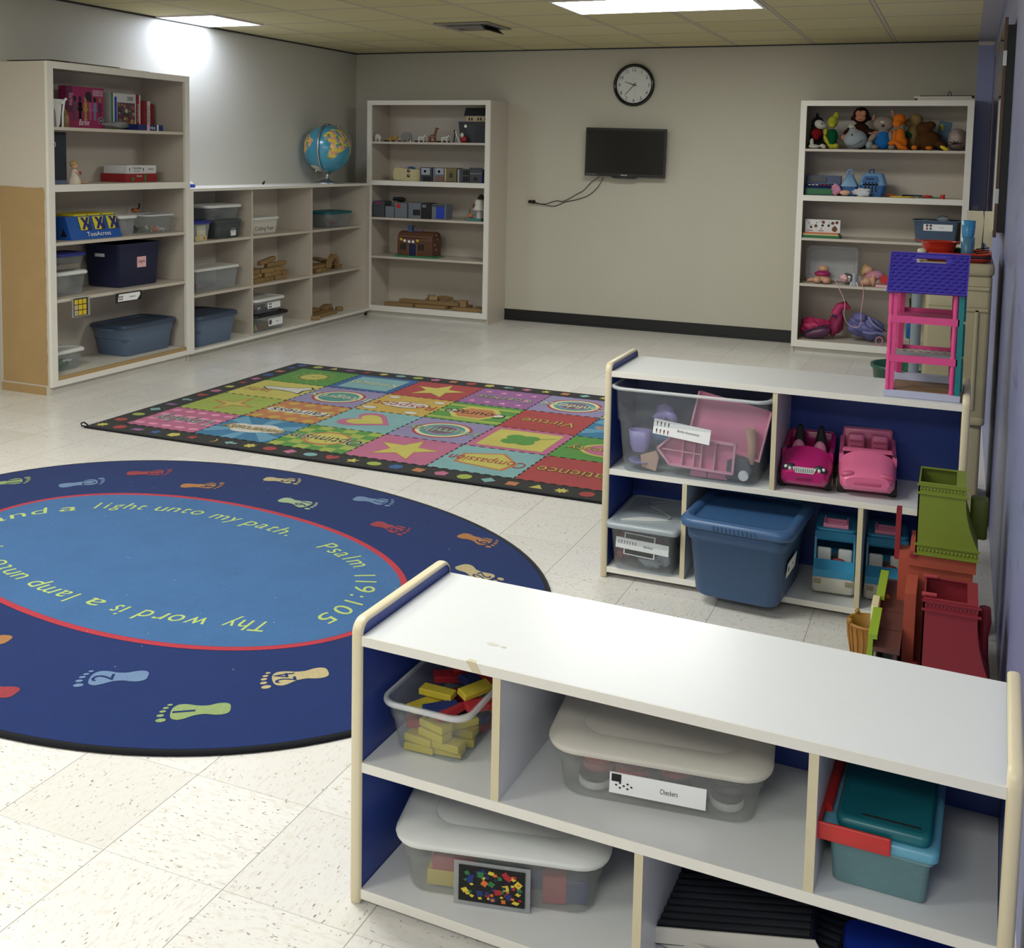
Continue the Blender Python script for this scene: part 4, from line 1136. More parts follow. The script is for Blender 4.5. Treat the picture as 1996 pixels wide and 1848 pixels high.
for k, (kd, y) in enumerate([('mid', -1.95), ('mid', -1.75), ('mid', -1.6)]):
    put(kd, .15, y, .4475, .1 * k, *gB); put(kd, .15, y, .4475 + .0354, .1 * k, *gB)
put('long', .245, -1.655, .4475 + 3 * .0354, .05, *gB); put('long', .25, -1.78, .4475 + 4 * .0354 + .001, .2, *gB, rx=radians(4))
gC = ('wooden unit block in the arch topped pile, middle shelf of the third bay', 'blocks piled in the third bay')
put('mid', .24, -1.19, .4475, .2, *gC); put('round', .27, -1.08, .4475, 0, *gC); put('mid', .25, -.97, .4475, -.1, *gC); put('short', .20, -.85, .4475, .2, *gC); put('short', .23, -.68, .4475, .5, *gC)
put('plank', .245, -1.08, .483, .04, *gC); put('plank', .20, -.90, .5135 - .030, 0, *gC); put('arch', .27, -.86, .4835, .15, *gC); put('mid', .15, -1.12, .4475, .4, *gC)
put('plank', .13, -.74, .50, 1.2 - 1.2, *gC, rx=-radians(12)); put('short', .15, -.62, .4475, 0, *gC); put('cube', .12, -1.22, .4829, .3, *gC)
gD = ('wooden unit block lying on the bottom shelf of the third bay', 'blocks on the bottom of the third bay')
put('plank', .30, -1.00, .0705, .06, *gD); put('mid', .33, -1.22, .0705, .8, *gD); put('plank', .22, -1.05, .0705, -.06, *gD); put('plank', .21, -1.12, .1009, .1, *gD)
put('short', .20, -1.20, .1315, .2, *gD); put('mid', .22, -.86, .0705, .5, *gD); put('mid', .22, -.86, .1059, .3, *gD); put('round', .25, -.69, .0705, 0, *gD); put('short', .17, -.74, .0705, .3, *gD); put('long', .13, -.85, .0705, 0, *gD)
gE = ('wooden block in the pile on the bottom shelf of the far left corner bookcase', 'blocks on the bottom shelf of the corner bookcase')
put('plank', .67, -.335, .1005, pi / 2 - .03, *gE); put('plank', .99, -.33, .1005, pi / 2 + .02, *gE)
put('plank', .80, -.255, .1005, pi / 2, *gE); put('plank', 1.12, -.25, .1005, pi / 2, *gE); put('plank', .80, -.285, .1309, pi / 2 - .03, *gE); put('plank', 1.10, -.285, .1309, pi / 2 + .02, *gE)
put('pale', .92, -.18, .1309, 1.0, *gE, ry=0.0); put('pale', .93, -.20, .1618, .6, *gE); put('mid', 1.06, -.2, .1618, 1.2, *gE); put('plank', .85, -.17, .1005, pi / 2, *gE); put('plank', 1.15, -.16, .1005, pi / 2, *gE)
put('plank', 1.36, -.33, .1005, pi / 2, *gE); put('cube', 1.30, -.315, .1309, .1, *gE); put('short', 1.42, -.25, .1005, .2, *gE); put('pale', 1.20, -.17, .1309, .9, *gE)

# ------------------------------------------------------------------ on top of the low shelf
def globe():
    c = Vector((.21, -.835, 1.205)); R = .205
    t = thing('globe', 'large blue world globe in a metal ring on the low shelf', 'globe', tuple(c))
    mat('globe_sea', '#3f8fa8', .25, coat=.4, var=.06, scale=8); mat('g_yel', '#d8c04a', .35); mat('g_or', '#d89878', .35); mat('g_gr', '#4f8f5c', .35); mat('g_vi', '#8a92ac', .35); mat('g_ice', '#d8d4b4', .35)
    cen = Vector((0, 0, .298))
    polys = {  # longitude, latitude outlines
        'africa': [(-17, 15), (-16, 24), (-6, 35), (10, 37), (20, 32), (33, 31), (43, 12), (51, 12), (40, -5), (40, -16), (32, -27), (20, -35), (15, -25), (12, -10), (9, 4), (-8, 5)],
        'samer': [(-80, 0), (-75, 10), (-60, 9), (-50, 0), (-35, -6), (-40, -20), (-55, -34), (-66, -45), (-70, -54), (-74, -45), (-70, -20), (-80, -6)],
        'europe': [(-10, 36), (-9, 44), (-2, 48), (5, 53), (8, 58), (20, 70), (40, 68), (60, 70), (90, 75), (130, 72), (140, 55), (120, 38), (120, 25), (105, 10), (98, 18), (88, 22), (78, 8), (72, 20), (58, 25), (48, 30), (55, 18), (44, 13), (34, 30), (28, 37), (18, 40), (12, 45), (0, 40)],
        'ice': [(-180, -90), (-180, -74), (-60, -72), (0, -70), (90, -67), (180, -74), (180, -90)]}
    def inside(pt, P):
        x, y = pt; r = False; n = len(P)
        for i in range(n):
            x1, y1 = P[i]; x2, y2 = P[(i + 1) % n]
            if (y1 > y) != (y2 > y) and x < (x2 - x1) * (y - y1) / (y2 - y1) + x1: r = not r
        return r
    Nl, Nt = 264, 156; vs = []; m = MB()
    # globe spun so that Africa faces the room; the axis tilts back to the right
    tilt = Vector((0, 0, 1)).rotation_difference(Vector((.84 * .42 - .54 * .22, .54 * .42 + .84 * .22, .86)).normalized()).to_matrix()
    face = radians(-62)
    for i in range(Nt + 1):
        la = -pi / 2 + pi * i / Nt
        for k in range(Nl):
            lo = 2 * pi * k / Nl
            p = Vector((cos(la) * cos(lo + face), cos(la) * sin(lo + face), sin(la)))
            vs.append(tuple(cen + tilt @ p * R))
    groups = {}
    cols = ['g_yel', 'g_or', 'g_gr', 'g_yel', 'g_vi', 'g_or', 'g_yel']
    for i in range(Nt):
        la = -90 + 180 * (i + .5) / Nt
        for k in range(Nl):
            lo = 360 * (k + .5) / Nl
            lo = lo - 360 if lo > 180 else lo
            mt = 'globe_sea'
            for nm, P in polys.items():
                if inside((lo, la), P):
                    mt = 'g_ice' if nm == 'ice' else cols[(int((lo + 200 + 4 * sin(la * .3)) // 9) * 3 + int((la + 90 + 3 * sin(lo * .35)) // 8) * 5) % 7]
                    break
            j = (k + 1) % Nl
            groups.setdefault(mt, []).append((i * Nl + k, i * Nl + j, (i + 1) * Nl + j, (i + 1) * Nl + k))
    k0 = len(m.v); m.v += vs
    for mt, fs in groups.items():
        mi = m.m(mt)
        for f in fs: m.f.append(list(f)); m.mi.append(mi); m.sm.append(True)
    m.build('ball', t)
    ring = MB(); Rr = R + .012; cut = []
    ang = radians(-80)
    dx = Vector((cos(ang), sin(ang), 0))
    for k in range(49):
        a = 2 * pi * k / 48
        cut.append(tuple(cen + dx * (Rr * sin(a)) + Vector((0, 0, 1)) * (Rr * cos(a))))
    R2 = []
    nrm = dx.cross(Vector((0, 0, 1)))
    for p in cut:
        p = Vector(p); d = (p - cen).normalized()
        R2.append([tuple(p - nrm * .009), tuple(p - nrm * .009 + d * .005), tuple(p + nrm * .009 + d * .005), tuple(p + nrm * .009)])
    ring.rings(R2, 'silver', True, False, False); ring.build('meridian_ring', t)
    pos = cen + tilt @ Vector((0, 0, 1)) * (R + .004)
    MB().tube([tuple(cen + tilt @ Vector((0, 0, 1)) * (R - .002)), tuple(cen + tilt @ Vector((0, 0, 1)) * (R + .022))], .006, 'silver').tube([tuple(cen - tilt @ Vector((0, 0, 1)) * (R - .002)), tuple(cen - tilt @ Vector((0, 0, 1)) * (R + .022))], .006, 'silver').build('axis_pin', t)
    MB().lathe((0, 0, 0), [(.135, 0), (.135, .006), (.08, .018), (.03, .03), (.018, .045), (.016, .085)], 'silver', 32).build('base', t)
    hf = MB(); pts = []
    for k in range(13):
        a = radians(-70 + 95 * k / 12 + 180)
        pts.append(tuple(cen + tilt @ (Vector((cos(a - radians(90)) * (R + .022), 0, sin(a - radians(90)) * (R + .022))))))
    hf.tube(pts, .004, 'silver'); hf.build('swivel_arm', t)
globe()
m = MB().ell((0, 0, .012), (.018, .022, .012), 'rubber', noise=.3, seed=4).ell((0, .012, .022), (.010, .012, .010), 'dark_grey', noise=.3, seed=3)
o = m.build('dark_trinket'); tag(o, 'small dark trinket alone on top of the low shelf', 'trinket'); o.location = (.12, -1.64, 1.2055)
m = MB().rings([MB().rr(0, 0, a, b_, .03, z) for a, b_, z in ((.05, .07, 0), (.055, .075, .01), (.05, .07, .022))], 'blue').rings([MB().rr(0, 0, a, b_, .03, z) for a, b_, z in ((.045, .06, .0222), (.045, .06, .035), (.03, .04, .045))], 'paper')
o = m.build('wipe_box'); tag(o, 'blue and white item on the low shelf beside the tall bookcase', 'box'); o.location = (.2, -2.70, 1.2055)

# ------------------------------------------------------------------ far left corner bookcase
YB = -.33
def flat_animal(label, x, outline, mt, s, th=.014, marks=None, z=1.5805, flip=1):
    m = MB().prism([(flip * a * s, -th / 2, b_ * s) for a, b_ in outline], (0, th, 0), mt)
    if marks:
        for a, b_, r, mm in marks: m.disc((flip * a * s, -th / 2 - .0006, b_ * s), r * s, mm, 8, u=UX, w=UZ)
    o = m.build('wooden_animal'); tag(o, label, 'toy animal', None); o.location = (x, YB, z); return o
SHEEP = [(-.35, 0), (-.18, 0), (-.15, .35), (.15, .35), (.18, 0), (.35, 0), (.38, .35), (.52, .3), (.5, .6), (.3, .85), (.0, 1.0), (-.3, .9), (-.45, .6), (-.4, .3)]
CAT = [(-1.0, .25), (-.6, .3), (-.4, .1), (-.35, 0), (-.2, 0), (-.1, .3), (.3, .35), (.45, .1), (.5, 0), (.65, 0), (.6, .4), (.7, .6), (.85, .6), (.9, .85), (.7, 1.0), (.5, .9), (.3, .75), (-.4, .6), (-1.0, .38)]
ELE = [(-.55, 0), (-.3, 0), (-.3, .2), (.0, .25), (.05, 0), (.3, 0), (.32, .3), (.5, .2), (.55, 0), (.65, .05), (.62, .5), (.55, .85), (.3, 1.0), (-.2, 1.0), (-.55, .9), (-.65, .5)]
ZEB = [(-.55, 0), (-.42, 0), (-.38, .35), (.1, .35), (.15, 0), (.28, 0), (.3, .5), (.5, .75), (.72, .68), (.75, .8), (.55, 1.0), (.4, .95), (.2, .72), (-.4, .72), (-.6, .6), (-.65, .2), (-.58, .4)]
GIR = [(-.3, 0), (-.2, 0), (-.15, .28), (.05, .28), (.12, 0), (.22, 0), (.2, .4), (.3, .85), (.42, .88), (.44, .94), (.3, 1.0), (.2, .95), (.08, .55), (-.2, .48), (-.34, .35)]
mat('an_white', '#d2cec6', .55); mat('an_tan', '#a8862f', .55); mat('an_grey', '#7d7a76', .55); mat('an_brown', '#6a3a20', .55)
flat_animal('small white wooden sheep at the left end of the row of wooden animals', .425, SHEEP, 'an_white', .068)
flat_animal('yellow spotted wooden big cat beside the white sheep', .575, CAT, 'an_tan', .062, marks=[(-.2 + .15 * k, .5 + .08 * (k % 2), .05, 'an_brown') for k in range(5)])
flat_animal('grey wooden elephant between the big cat and a zebra', .715, ELE, 'an_grey', .085, marks=[(.55, .1, .07, 'paper')])
flat_animal('striped wooden zebra just left of the giraffe', .875, ZEB, 'an_white', .068, marks=[(-.35 + .13 * k, .5, .035, 'ink') for k in range(6)] + [(.6, .85, .07, 'ink')])
flat_animal('tall brown wooden giraffe in the row of animals', .98, GIR, 'an_brown', .130, marks=[(-.15 + .12 * k, .38, .045, 'wood_pale') for k in range(3)] + [(.17 + .03 * k, .55 + .12 * k, .03, 'wood_pale') for k in range(3)])
flat_animal('striped wooden zebra between the giraffe and the black ark', 1.105, ZEB, 'an_white', .068, marks=[(-.35 + .13 * k, .5, .035, 'ink') for k in range(6)] + [(.6, .85, .07, 'ink')])
for k, x in enumerate((.49, .63, .80, .93, 1.04)):
    m = MB().box(-.05, .05, -.01, .02, 0, .014, 'an_brown' if k % 2 else 'rubber'); o = m.build('wooden_strip'); tag(o, 'thin dark wooden strip lying behind the row of wooden animals', 'toy piece', 'dark strips behind the wooden animals'); o.location = (x, YB + .10, 1.5805)
def ark():
    t = thing('toy_ark', 'black wooden toy ark with cream cabin and black roof', 'toy boat', (1.37, -.25, 1.5805))
    mat('ark_black', '#1d1f24', .5); mat('ark_cream', '#b8a482', .5)
    m = MB().prism([(-.155, -.055, .185), (-.13, -.055, 0), (.135, -.055, 0), (.148, -.055, .185)], (0, .13, 0), 'ark_black'); m.build('hull', t)
    MB().prism([(-.035 + .04 * cos(pi * k / 10), -.0565, .12 + .04 * sin(pi * k / 10)) for k in range(11)] + [(-.035 - .04, -.0565, .01), (-.035 + .04, -.0565, .01)][::1], (0, .0012, 0), 'dark_grey').build('door', t)
    MB().disc((-.085, -.0566, .145), .014, 'paper', 14, u=UX, w=UZ).build('porthole', t)
    m = MB().box(-.085, .14, -.045, .055, .1855, .235, 'ark_cream'); m.build('cabin', t)
    for x in (-.055, -.030, .030, .055, .10):
        MB().prism([(x - .007, -.0462, .195), (x + .007, -.0462, .195), (x + .007, -.0462, .215), (x, -.0462, .224), (x - .007, -.0462, .215)], (0, .001, 0), 'rubber').build('window', t)
    MB().prism([(-.1, -.06, .2355), (-.1, .07, .2355), (-.1, .035, .305), (-.1, -.025, .305)], (.245, 0, 0), 'ark_black').build('roof', t)
ark()
m = MB().tube([(-.01, 0, 0), (.0, 0, .07), (.005, 0, .11)], .006, 'rubber').tube([(.05, 0, 0), (.02, 0, .06), (.004, 0, .105)], .007, 'an_white').ell((.085, 0, .03), (.035, .02, .03), 'box_red').ell((.075, -.01, .066), (.016, .012, .022), 'an_white').ell((.0, 0, .10), .01, 'rubber')
o = m.build('toy_figures'); tag(o, 'white, black and dark red toy figures leaning against the ark', 'toy figure'); o.location = (1.20, -.345, 1.5805)

def cream_car():
    t = thing('toy_vehicle', 'cream plastic toy vehicle lying on its side with two black dots', 'toy vehicle', (.705, -.29, 1.2335))
    mat('cream_plastic', '#c9bd8c', .4)
    m = MB().prism([(x, 0, z) for x, z in ((-.14, .02), (-.125, .005), (.0, 0), (.12, .0), (.14, .012), (.145, .06), (.14, .10), (.0, .108), (-.10, .118), (-.135, .105), (-.145, .06))], (0, .09, 0), 'cream_plastic'); m.build('body', t)
    for z in (.045, .088):
        MB().lathe((.015, -.001, z), [(.014, 0), (.014, .004)], 'rubber', 16, 'y').lathe((.019, -.0045, z + .002), [(.004, 0), (.004, .002)], 'paper', 8, 'y').build('wheel_hub', t)
    for x, w in ((-.105, .006), (-.045, .005), (.052, .006), (.125, .003)):
        MB().box(x - w, x + w, -.0015, -.0002, .03, .09, 'cream_edge').build('groove', t)
    MB().ell((.015, .05, .112), (.04, .03, .016), 'r_cobalt').build('dome', t)
cream_car()
mat('castle_grey', '#6e737a', .5); mat('castle_dark', '#3e4248', .5); mat('castle_light', '#9aa3ad', .5); mat('castle_olive', '#6f6540', .6); mat('castle_brown', '#7a5a50', .5)
def castle(label, x0, x1, z, h, base, bits, d=.13, cat='toy castle', name='toy_castle', yf=-.33, top=None):
    t = thing(name, label, cat, ((x0 + x1) / 2, yf, z)); hx = (x1 - x0) / 2
    m = MB().bev(-hx, hx, 0, d, 0, h, base, .003)
    if top == 'merlon':
        k = 0; x = -hx
        while x < hx - .02: m.box(x, x + .018, .002, .02, h + .0002, h + .014, base); x += .032
    m.build('wall', t)
    for nm, a, b_, c_, e_, mt in bits:
        MB().box(a, b_, -.004, -.0002, c_, e_, mt).build(nm, t)
    return t
castle('pale grey toy castle wall with one square window, next to the cream vehicle', .855, .975, 1.2335, .125, 'castle_dark', [('panel', -.045, .04, .06, .12, 'castle_light'), ('window', -.018, .004, .08, .10, 'navy'), ('gate', -.03, .05, .0, .045, 'rubber')])
castle('grey toy castle wall with square window and brown base, middle of its shelf', .985, 1.095, 1.2335, .125, 'castle_grey', [('panel', -.03, .05, .065, .12, 'castle_light'), ('window', -.005, .018, .08, .10, 'navy'), ('base_block', -.03, .05, .0, .05, 'castle_brown')])
castle('olive brown toy castle tower with a pale edge, right of the grey castle walls', 1.10, 1.215, 1.2335, .125, 'castle_olive', [('edge', -.055, -.044, .005, .12, 'cream_plastic'), ('emblem', -.01, .02, .04, .08, 'dark_grey')])
castle('dark grey toy castle block with shelves beside the olive tower', 1.222, 1.335, 1.2335, .118, 'castle_dark', [('panel', -.05, -.035, .0, .115, 'castle_light'), ('hollow', -.0, .05, .068, .105, 'rubber'), ('hollow', -.0, .05, .01, .055, 'rubber')])
castle('dark grey toy castle gatehouse with a blue edge at the right end', 1.342, 1.465, 1.2335, .118, 'castle_dark', [('ledge', -.055, .05, .075, .085, 'castle_grey'), ('window', -.02, .01, .02, .05, 'rubber'), ('edge', .052, .06, .0, .07, 'blue')], top='merlon')
# grey carry cases on the shelf below
castle('large dark grey toy castle piece with a pink cloth, left end of its shelf', .405, .52, .9005, .145, 'castle_dark', [('slot', -.03, .03, .12, .135, 'box_magenta')], yf=-.37, name='toy_castle')
castle('grey toy castle piece with a notch behind dark toys', .525, .61, .9005, .10, 'castle_grey', [], yf=-.36)
castle('grey toy castle piece with a red flag at its top', .615, .74, .9005, .135, 'castle_grey', [('flag', -.04, -.005, .09, .125, 'red')], yf=-.35)
castle('grey toy castle wall with a wide black gate opening', .745, .875, .9005, .14, 'castle_grey', [('gate', -.01, .06, .03, .08, 'rubber'), ('edge', -.064, -.058, .0, .13, 'castle_dark')], yf=-.345)
castle('black toy castle wall standing between grey walls', .88, .975, .9005, .14, 'rubber', [('trim', -.04, .0, .10, .125, 'castle_grey')], yf=-.34)
castle('grey toy castle wall with a bright blue panel, right end of its row', .98, 1.12, .9005, .135, 'castle_grey', [('panel', -.025, .055, .01, .11, 'blue'), ('cap', -.065, .06, .112, .13, 'castle_dark')], yf=-.335)
m = MB().ell((0, 0, .025), (.09, .05, .024), 'rubber', noise=.25, seed=3).ell((-.05, .0, .03), (.03, .03, .022), 'navy', noise=.2, seed=5)
o = m.build('dark_toys'); tag(o, 'dark toys lying on top of the grey castle pieces', 'toys'); o.location = (.63, -.27, 1.0365)
def mushroom_house():
    t = thing('toy_house', 'white and brown mushroom shaped toy house on a teal base', 'toy house', (1.405, -.28, .9005))
    MB().rbox(-.085, .06, -.06, .06, 0, .022, .01, 'r_teal', .003).build('base', t)
    MB().lathe((.015, 0, .0225), [(.032, 0), (.028, .02), (.026, .06), (.03, .065)], 'an_white', 20).build('stem', t)
    MB().lathe((.015, 0, .0885), [(.03, 0), (.062, .006), (.058, .02), (.045, .05), (.042, .085), (.03, .10)], 'an_white', 20).build('cap', t)
    MB().lathe((.03, 0, .189), [(.035, 0), (.032, .012), (.022, .03), (.006, .045)], 'rubber', 16).build('chimney_cap', t)
    MB().ell((-.022, -.03, .13), (.012, .02, .022), 'an_brown').build('window', t)
    MB().tube([(-.075, 0, .02), (-.08, 0, .10)], .004, 'an_brown').ell((-.07, 0, .04), (.02, .015, .02), 'orange').tube([(-.06, -.01, .03), (-.02, -.02, .06), (.0, -.03, .04)], .004, 'r_teal').build('ladder_and_figure', t)
mushroom_house()
def lodge():
    t = thing('toy_house', 'brown barrel roofed toy house with blue chimney on a green base', 'toy house', (.80, -.24, .5505), 0)
    mat('lodge_brown', '#5c3a26', .55); mat('lodge_trim', '#7a5238', .5); mat('chim_blue', '#4a6a9a', .45); mat('lodge_green', '#2f8458', .5)
    MB().rbox(-.185, .215, -.12, .10, 0, .012, .01, 'lodge_green', .003).build('base', t)
    prof = [(-.09, .0125), (-.09, .15), (-.08, .19), (-.055, .215), (-.02, .228), (.02, .228), (.06, .215), (.08, .19), (.085, .15), (.085, .0125)]
    m = MB().prism([(-.165, y, z) for y, z in prof], (.35, 0, 0), 'lodge_brown'); m.build('walls', t)
    MB().box(-.14, .13, -.0985, -.0902, .178, .188, 'lodge_trim').build('eave', t)
    for x, w in ((-.105, .026), (.075, .026)):
        MB().box(x - w, x + w, -.0935, -.0902, .065, .118, 'rubber').box(x - .0015, x + .0015, -.0945, -.0936, .065, .118, 'lodge_trim').build('window', t)
    MB().box(-.045, .025, -.0935, -.0902, .0125, .118, 'navy').build('door', t)
    [MB().box(a_, a_ + .011, -.095, -.0902, .0125, .12, 'lodge_trim').build('door_post', t) for a_ in (-.057, .026)]
    for k, (x, z, mt) in enumerate(((-.125, .158, 'yellow'), (-.09, .146, 'paper'), (-.045, .140, 'paper'), (-.005, .140, 'paper'), (.04, .150, 'yellow'))):
        MB().prism([(x - .012, -.0935, z - .01), (x + .012, -.0935, z - .012), (x + .010, -.0935, z + .01), (x - .012, -.0935, z + .010)], (0, .003, 0), mt).build('roof_sign', t)
    for q in range(8):
        MB().disc((.1862, -.04 + .03 * (q % 3), .05 + .022 * q), .007, 'paper' if q % 2 else 'rubber', 8, u=UY, w=UZ).build('spot', t)
    MB().box(-.09, -.05, -.03, .01, .2235, .275, 'chim_blue').box(-.095, -.045, -.035, .015, .268, .277, 'chim_blue').build('chimney', t)
    MB().rbox(-.04, .05, -.03, .03, .2275, .232, .01, 'r_purple', .002).build('ridge_panel', t)
lodge()

# ------------------------------------------------------------------ back wall
def clock():
    t = thing('wall_clock', 'round black framed wall clock above the television', 'clock', (2.714, -.002, 2.091))
    R = .178
    MB().lathe((0, 0, 0), [(R - .006, 0), (R, .008), (R, .028), (R - .008, .036), (R - .020, .036), (R - .026, .026), (R - .026, .012)], 'black_gloss', 48, 'y', cap=False).build('frame', t)
    mat('dial', '#d8dad8', .4)
    f = MB().lathe((0, 0, 0), [(R - .020, .010), (R - .021, .014)], 'dial', 48, 'y'); Y = -.0148
    for h in range(1, 13):
        a = radians(90 - 30 * h); r = .128
        f.text(str(h), (r * cos(a), Y, r * sin(a) - .0145), .040, 'ink', UX, UZ)
    f.text('QUARTZ', (0, Y, .052), .012, 'toekick', UX, UZ); f.text('quartz', (0, Y, -.082), .008, 'toekick', UX, UZ)
    f.build('face', t)
    def hand(name, ang, L, w, tail, mt='ink', y=-.0162):
        a = radians(90 - ang); d = Vector((cos(a), 0, sin(a))); n = Vector((-d.z, 0, d.x))
        MB().prism([tuple(-d * tail - n * w + Vector((0, y, 0))), tuple(-d * tail + n * w + Vector((0, y, 0))), tuple(d * L + n * w * .5 + Vector((0, y, 0))), tuple(d * L - n * w * .5 + Vector((0, y, 0)))], (0, -.0008, 0), mt).build(name, t)
    hand('hour_hand', 289, .085, .0035, .025); hand('minute_hand', 222.5, .118, .003, .025, y=-.0175); hand('second_hand', 170, .098, .0008, .035, 'toekick', -.0188)
    MB().lathe((0, 0, 0), [(.005, .019), (.005, .0205)], 'ink', 12, 'y').build('hub', t)
clock()
def tv():
    t = thing('television', 'small black flat television mounted on the far wall', 'television', (2.678, -.10, 1.52), radians(2.0), ry=radians(.8))
    hx, hz = .350, .205
    MB().rings([[(sx * (hx - i), y, sz * (hz - i)) for sx, sz in ((-1, -1), (1, -1), (1, 1), (-1, 1))] for y, i in ((.045, .05), (.03, .004), (.0, .0), (-.006, .002))], 'black', False).build('casing', t)
    MB().box(-hx + .018, hx - .018, -.0075, -.0062, -hz + .028, hz - .020, 'black_gloss').build('screen', t)
    MB().prism([(-.12, -.004, -hz - .0005), (-.09, -.004, -hz - .014), (.09, -.004, -hz - .014), (.12, -.004, -hz - .0005)], (0, .02, 0), 'black').build('chin', t)
    MB().text('PHILIPS', (.0, -.0078, -hz + .009), .015, 'paper', UX, UZ, width=.055).text('HD  LED television', (-.29, -.0078, -hz + .012), .008, 'toekick', UX, UZ, width=.09).build('lettering', t)
    MB().box(-.1, .1, .0455, .098, -.08, .08, 'black').build('wall_bracket', t)
tv()
def outlet():
    t = thing('wall_outlet', 'white electrical outlet plate with two black plugs left of the television', 'outlet', (1.812, 0, 1.077))
    MB().rbox(-.062, .062, -.038, .038, 0, .006, .006, 'white_paint', .002)
    m = MB(); m.M = Matrix.Rotation(radians(90), 4, 'X'); m.rbox(-.060, .060, -.036, .036, .0005, .006, .006, 'white_paint', .002); m.build('plate', t)
    m = MB().lathe((-.022, 0, -.002), [(.014, .0065), (.014, .03), (.009, .04)], 'rubber', 14, 'y'); m.build('plug', t)
    m = MB().lathe((.012, 0, -.004), [(.017, .0065), (.017, .028), (.011, .04)], 'rubber', 14, 'y'); m.build('plug', t)
outlet()
def cable(label, pts):
    P = []
    pts = [Vector(p) for p in pts]
    for i in range(len(pts) - 1):
        p0 = pts[max(i - 1, 0)]; p1 = pts[i]; p2 = pts[i + 1]; p3 = pts[min(i + 2, len(pts) - 1)]
        for k in range(6):
            s = k / 6; P.append(tuple(.5 * ((2 * p1) + (p2 - p0) * s + (2 * p0 - 5 * p1 + 4 * p2 - p3) * s * s + (-p0 + 3 * p1 - 3 * p2 + p3) * s ** 3)))
    P.append(tuple(pts[-1]))
    tag(MB().tube(P, .0032, 'rubber', 6).build('power_cable'), label, 'cable')
cable('upper black cable drooping from the television to the outlet', [(1.83, -.044, 1.073), (1.93, -.03, 1.058), (2.03, -.012, 1.088), (2.11, -.012, 1.09), (2.22, -.012, 1.15), (2.29, -.014, 1.19), (2.36, -.03, 1.26), (2.44, -.06, 1.31)])
cable('lower black cable drooping from the television to the outlet', [(1.80, -.044, 1.066), (1.93, -.026, 1.052), (2.02, -.010, 1.042), (2.12, -.010, 1.082), (2.22, -.011, 1.105), (2.33, -.012, 1.145), (2.42, -.03, 1.22), (2.48, -.06, 1.308)])

# ------------------------------------------------------------------ far right bookcase
YR = -.37
def remesh(o, size=.006):
    md = o.modifiers.new('merge', 'REMESH'); md.mode = 'VOXEL'; md.voxel_size = size; md.use_smooth_shade = True
    md2 = o.modifiers.new('soften', 'SMOOTH'); md2.iterations = 4; md2.factor = .5
    return o
def fur(name, c): return mat(name, c, .95, var=.12, scale=60, bump=.5, bscale=260, spec=.1)
for nm, c in dict(fur_black='#121214', fur_white='#b0aca2', fur_red='#6e1418', fur_lime='#a3a334', fur_green='#0e4a2c', fur_brown='#2e1810', fur_tan='#a8745a', fur_grey='#8e959a', fur_mouse='#877a70', fur_blue='#1e5f9c', fur_orange='#c8681e', fur_gold='#8a7448', fur_mid='#4a3018', fur_pink='#9a7468', blanket='#a3948e').items(): fur(nm, c)
def plush(label, x, y, z, kind='plush_toy', rz=0, parts=()):
    t = thing('plush_toy', label, 'stuffed animal', (x, y, z), rz)
    for name, mt, blobs in parts:
        m = MB()
        for bl in blobs:
            if len(bl) == 2: m.ell(bl[0], bl[1], mt)
            elif bl[0] == 'limb': m.tube(bl[1], bl[2], mt, 10)
            else: m.ell(bl[0], bl[1], mt, rot=bl[2])
        o = m.build(name, t)
        if len(blobs) > 1: remesh(o)
    return t
Zs = 1.5725
eyes = lambda x, z, y, r=.006, dx=.014: ('eyes', 'black', [((x - dx, y, z), r), ((x + dx, y, z), r)])
plush('black and white plush animal in a red shirt at the left end', 4.285, YR, Zs, parts=[
    ('body', 'fur_black', [((-.02, .03, .10), (.05, .05, .10)), ((-.03, .0, .03), (.05, .06, .03)), ((.03, -.0, .03), (.05, .05, .028)), ((-.045, .05, .17), (.018, .02, .05))]),
    ('head', 'fur_white', [((.01, -.015, .185), (.044, .038, .034), (0, 30, 0)), ((.035, -.01, .175), (.025, .03, .022))]),
    ('hair', 'fur_black', [((-.012, .022, .20), (.048, .03, .045)), ((-.015, .01, .245), (.012, .012, .034))]),
    ('shirt', 'fur_red', [((-.01, -.01, .12), (.045, .042, .035)), ((-.01, -.02, .10), (.03, .035, .035))]),
    ('paw', 'fur_white', [((-.04, -.045, .05), (.016, .016, .032)), ((-.02, -.055, .018), (.045, .025, .016)), ((.045, -.05, .020), (.026, .022, .018), (0, 30, 0))]),
    ('nose', 'black', [((.028, -.052, .190), (.006, .004, .004))])])
plush('yellow green plush toy in a dark green outfit, second from left', 4.385, YR + .02, Zs, parts=[
    ('body', 'fur_lime', [((-.035, -.035, .06), (.016, .018, .055), (0, -25, 0)), ((.035, -.05, .022), (.026, .03, .022)), ((.0, 0, .08), (.03, .03, .06)), ((-.0, -.045, .02), (.018, .02, .02)), ((-.05, -.01, .13), (.018, .02, .04))]),
    ('head', 'fur_lime', [((.0, 0, .205), (.040, .038, .045)), ((-.0, -.03, .185), (.028, .022, .024)), ((.022, .015, .25), (.022, .02, .035))]),
    ('outfit', 'fur_green', [((.004, -.012, .10), (.040, .038, .055)), ((.0, -.01, .05), (.036, .038, .04))]), eyes(0, .217, -.038, .006, .018)])
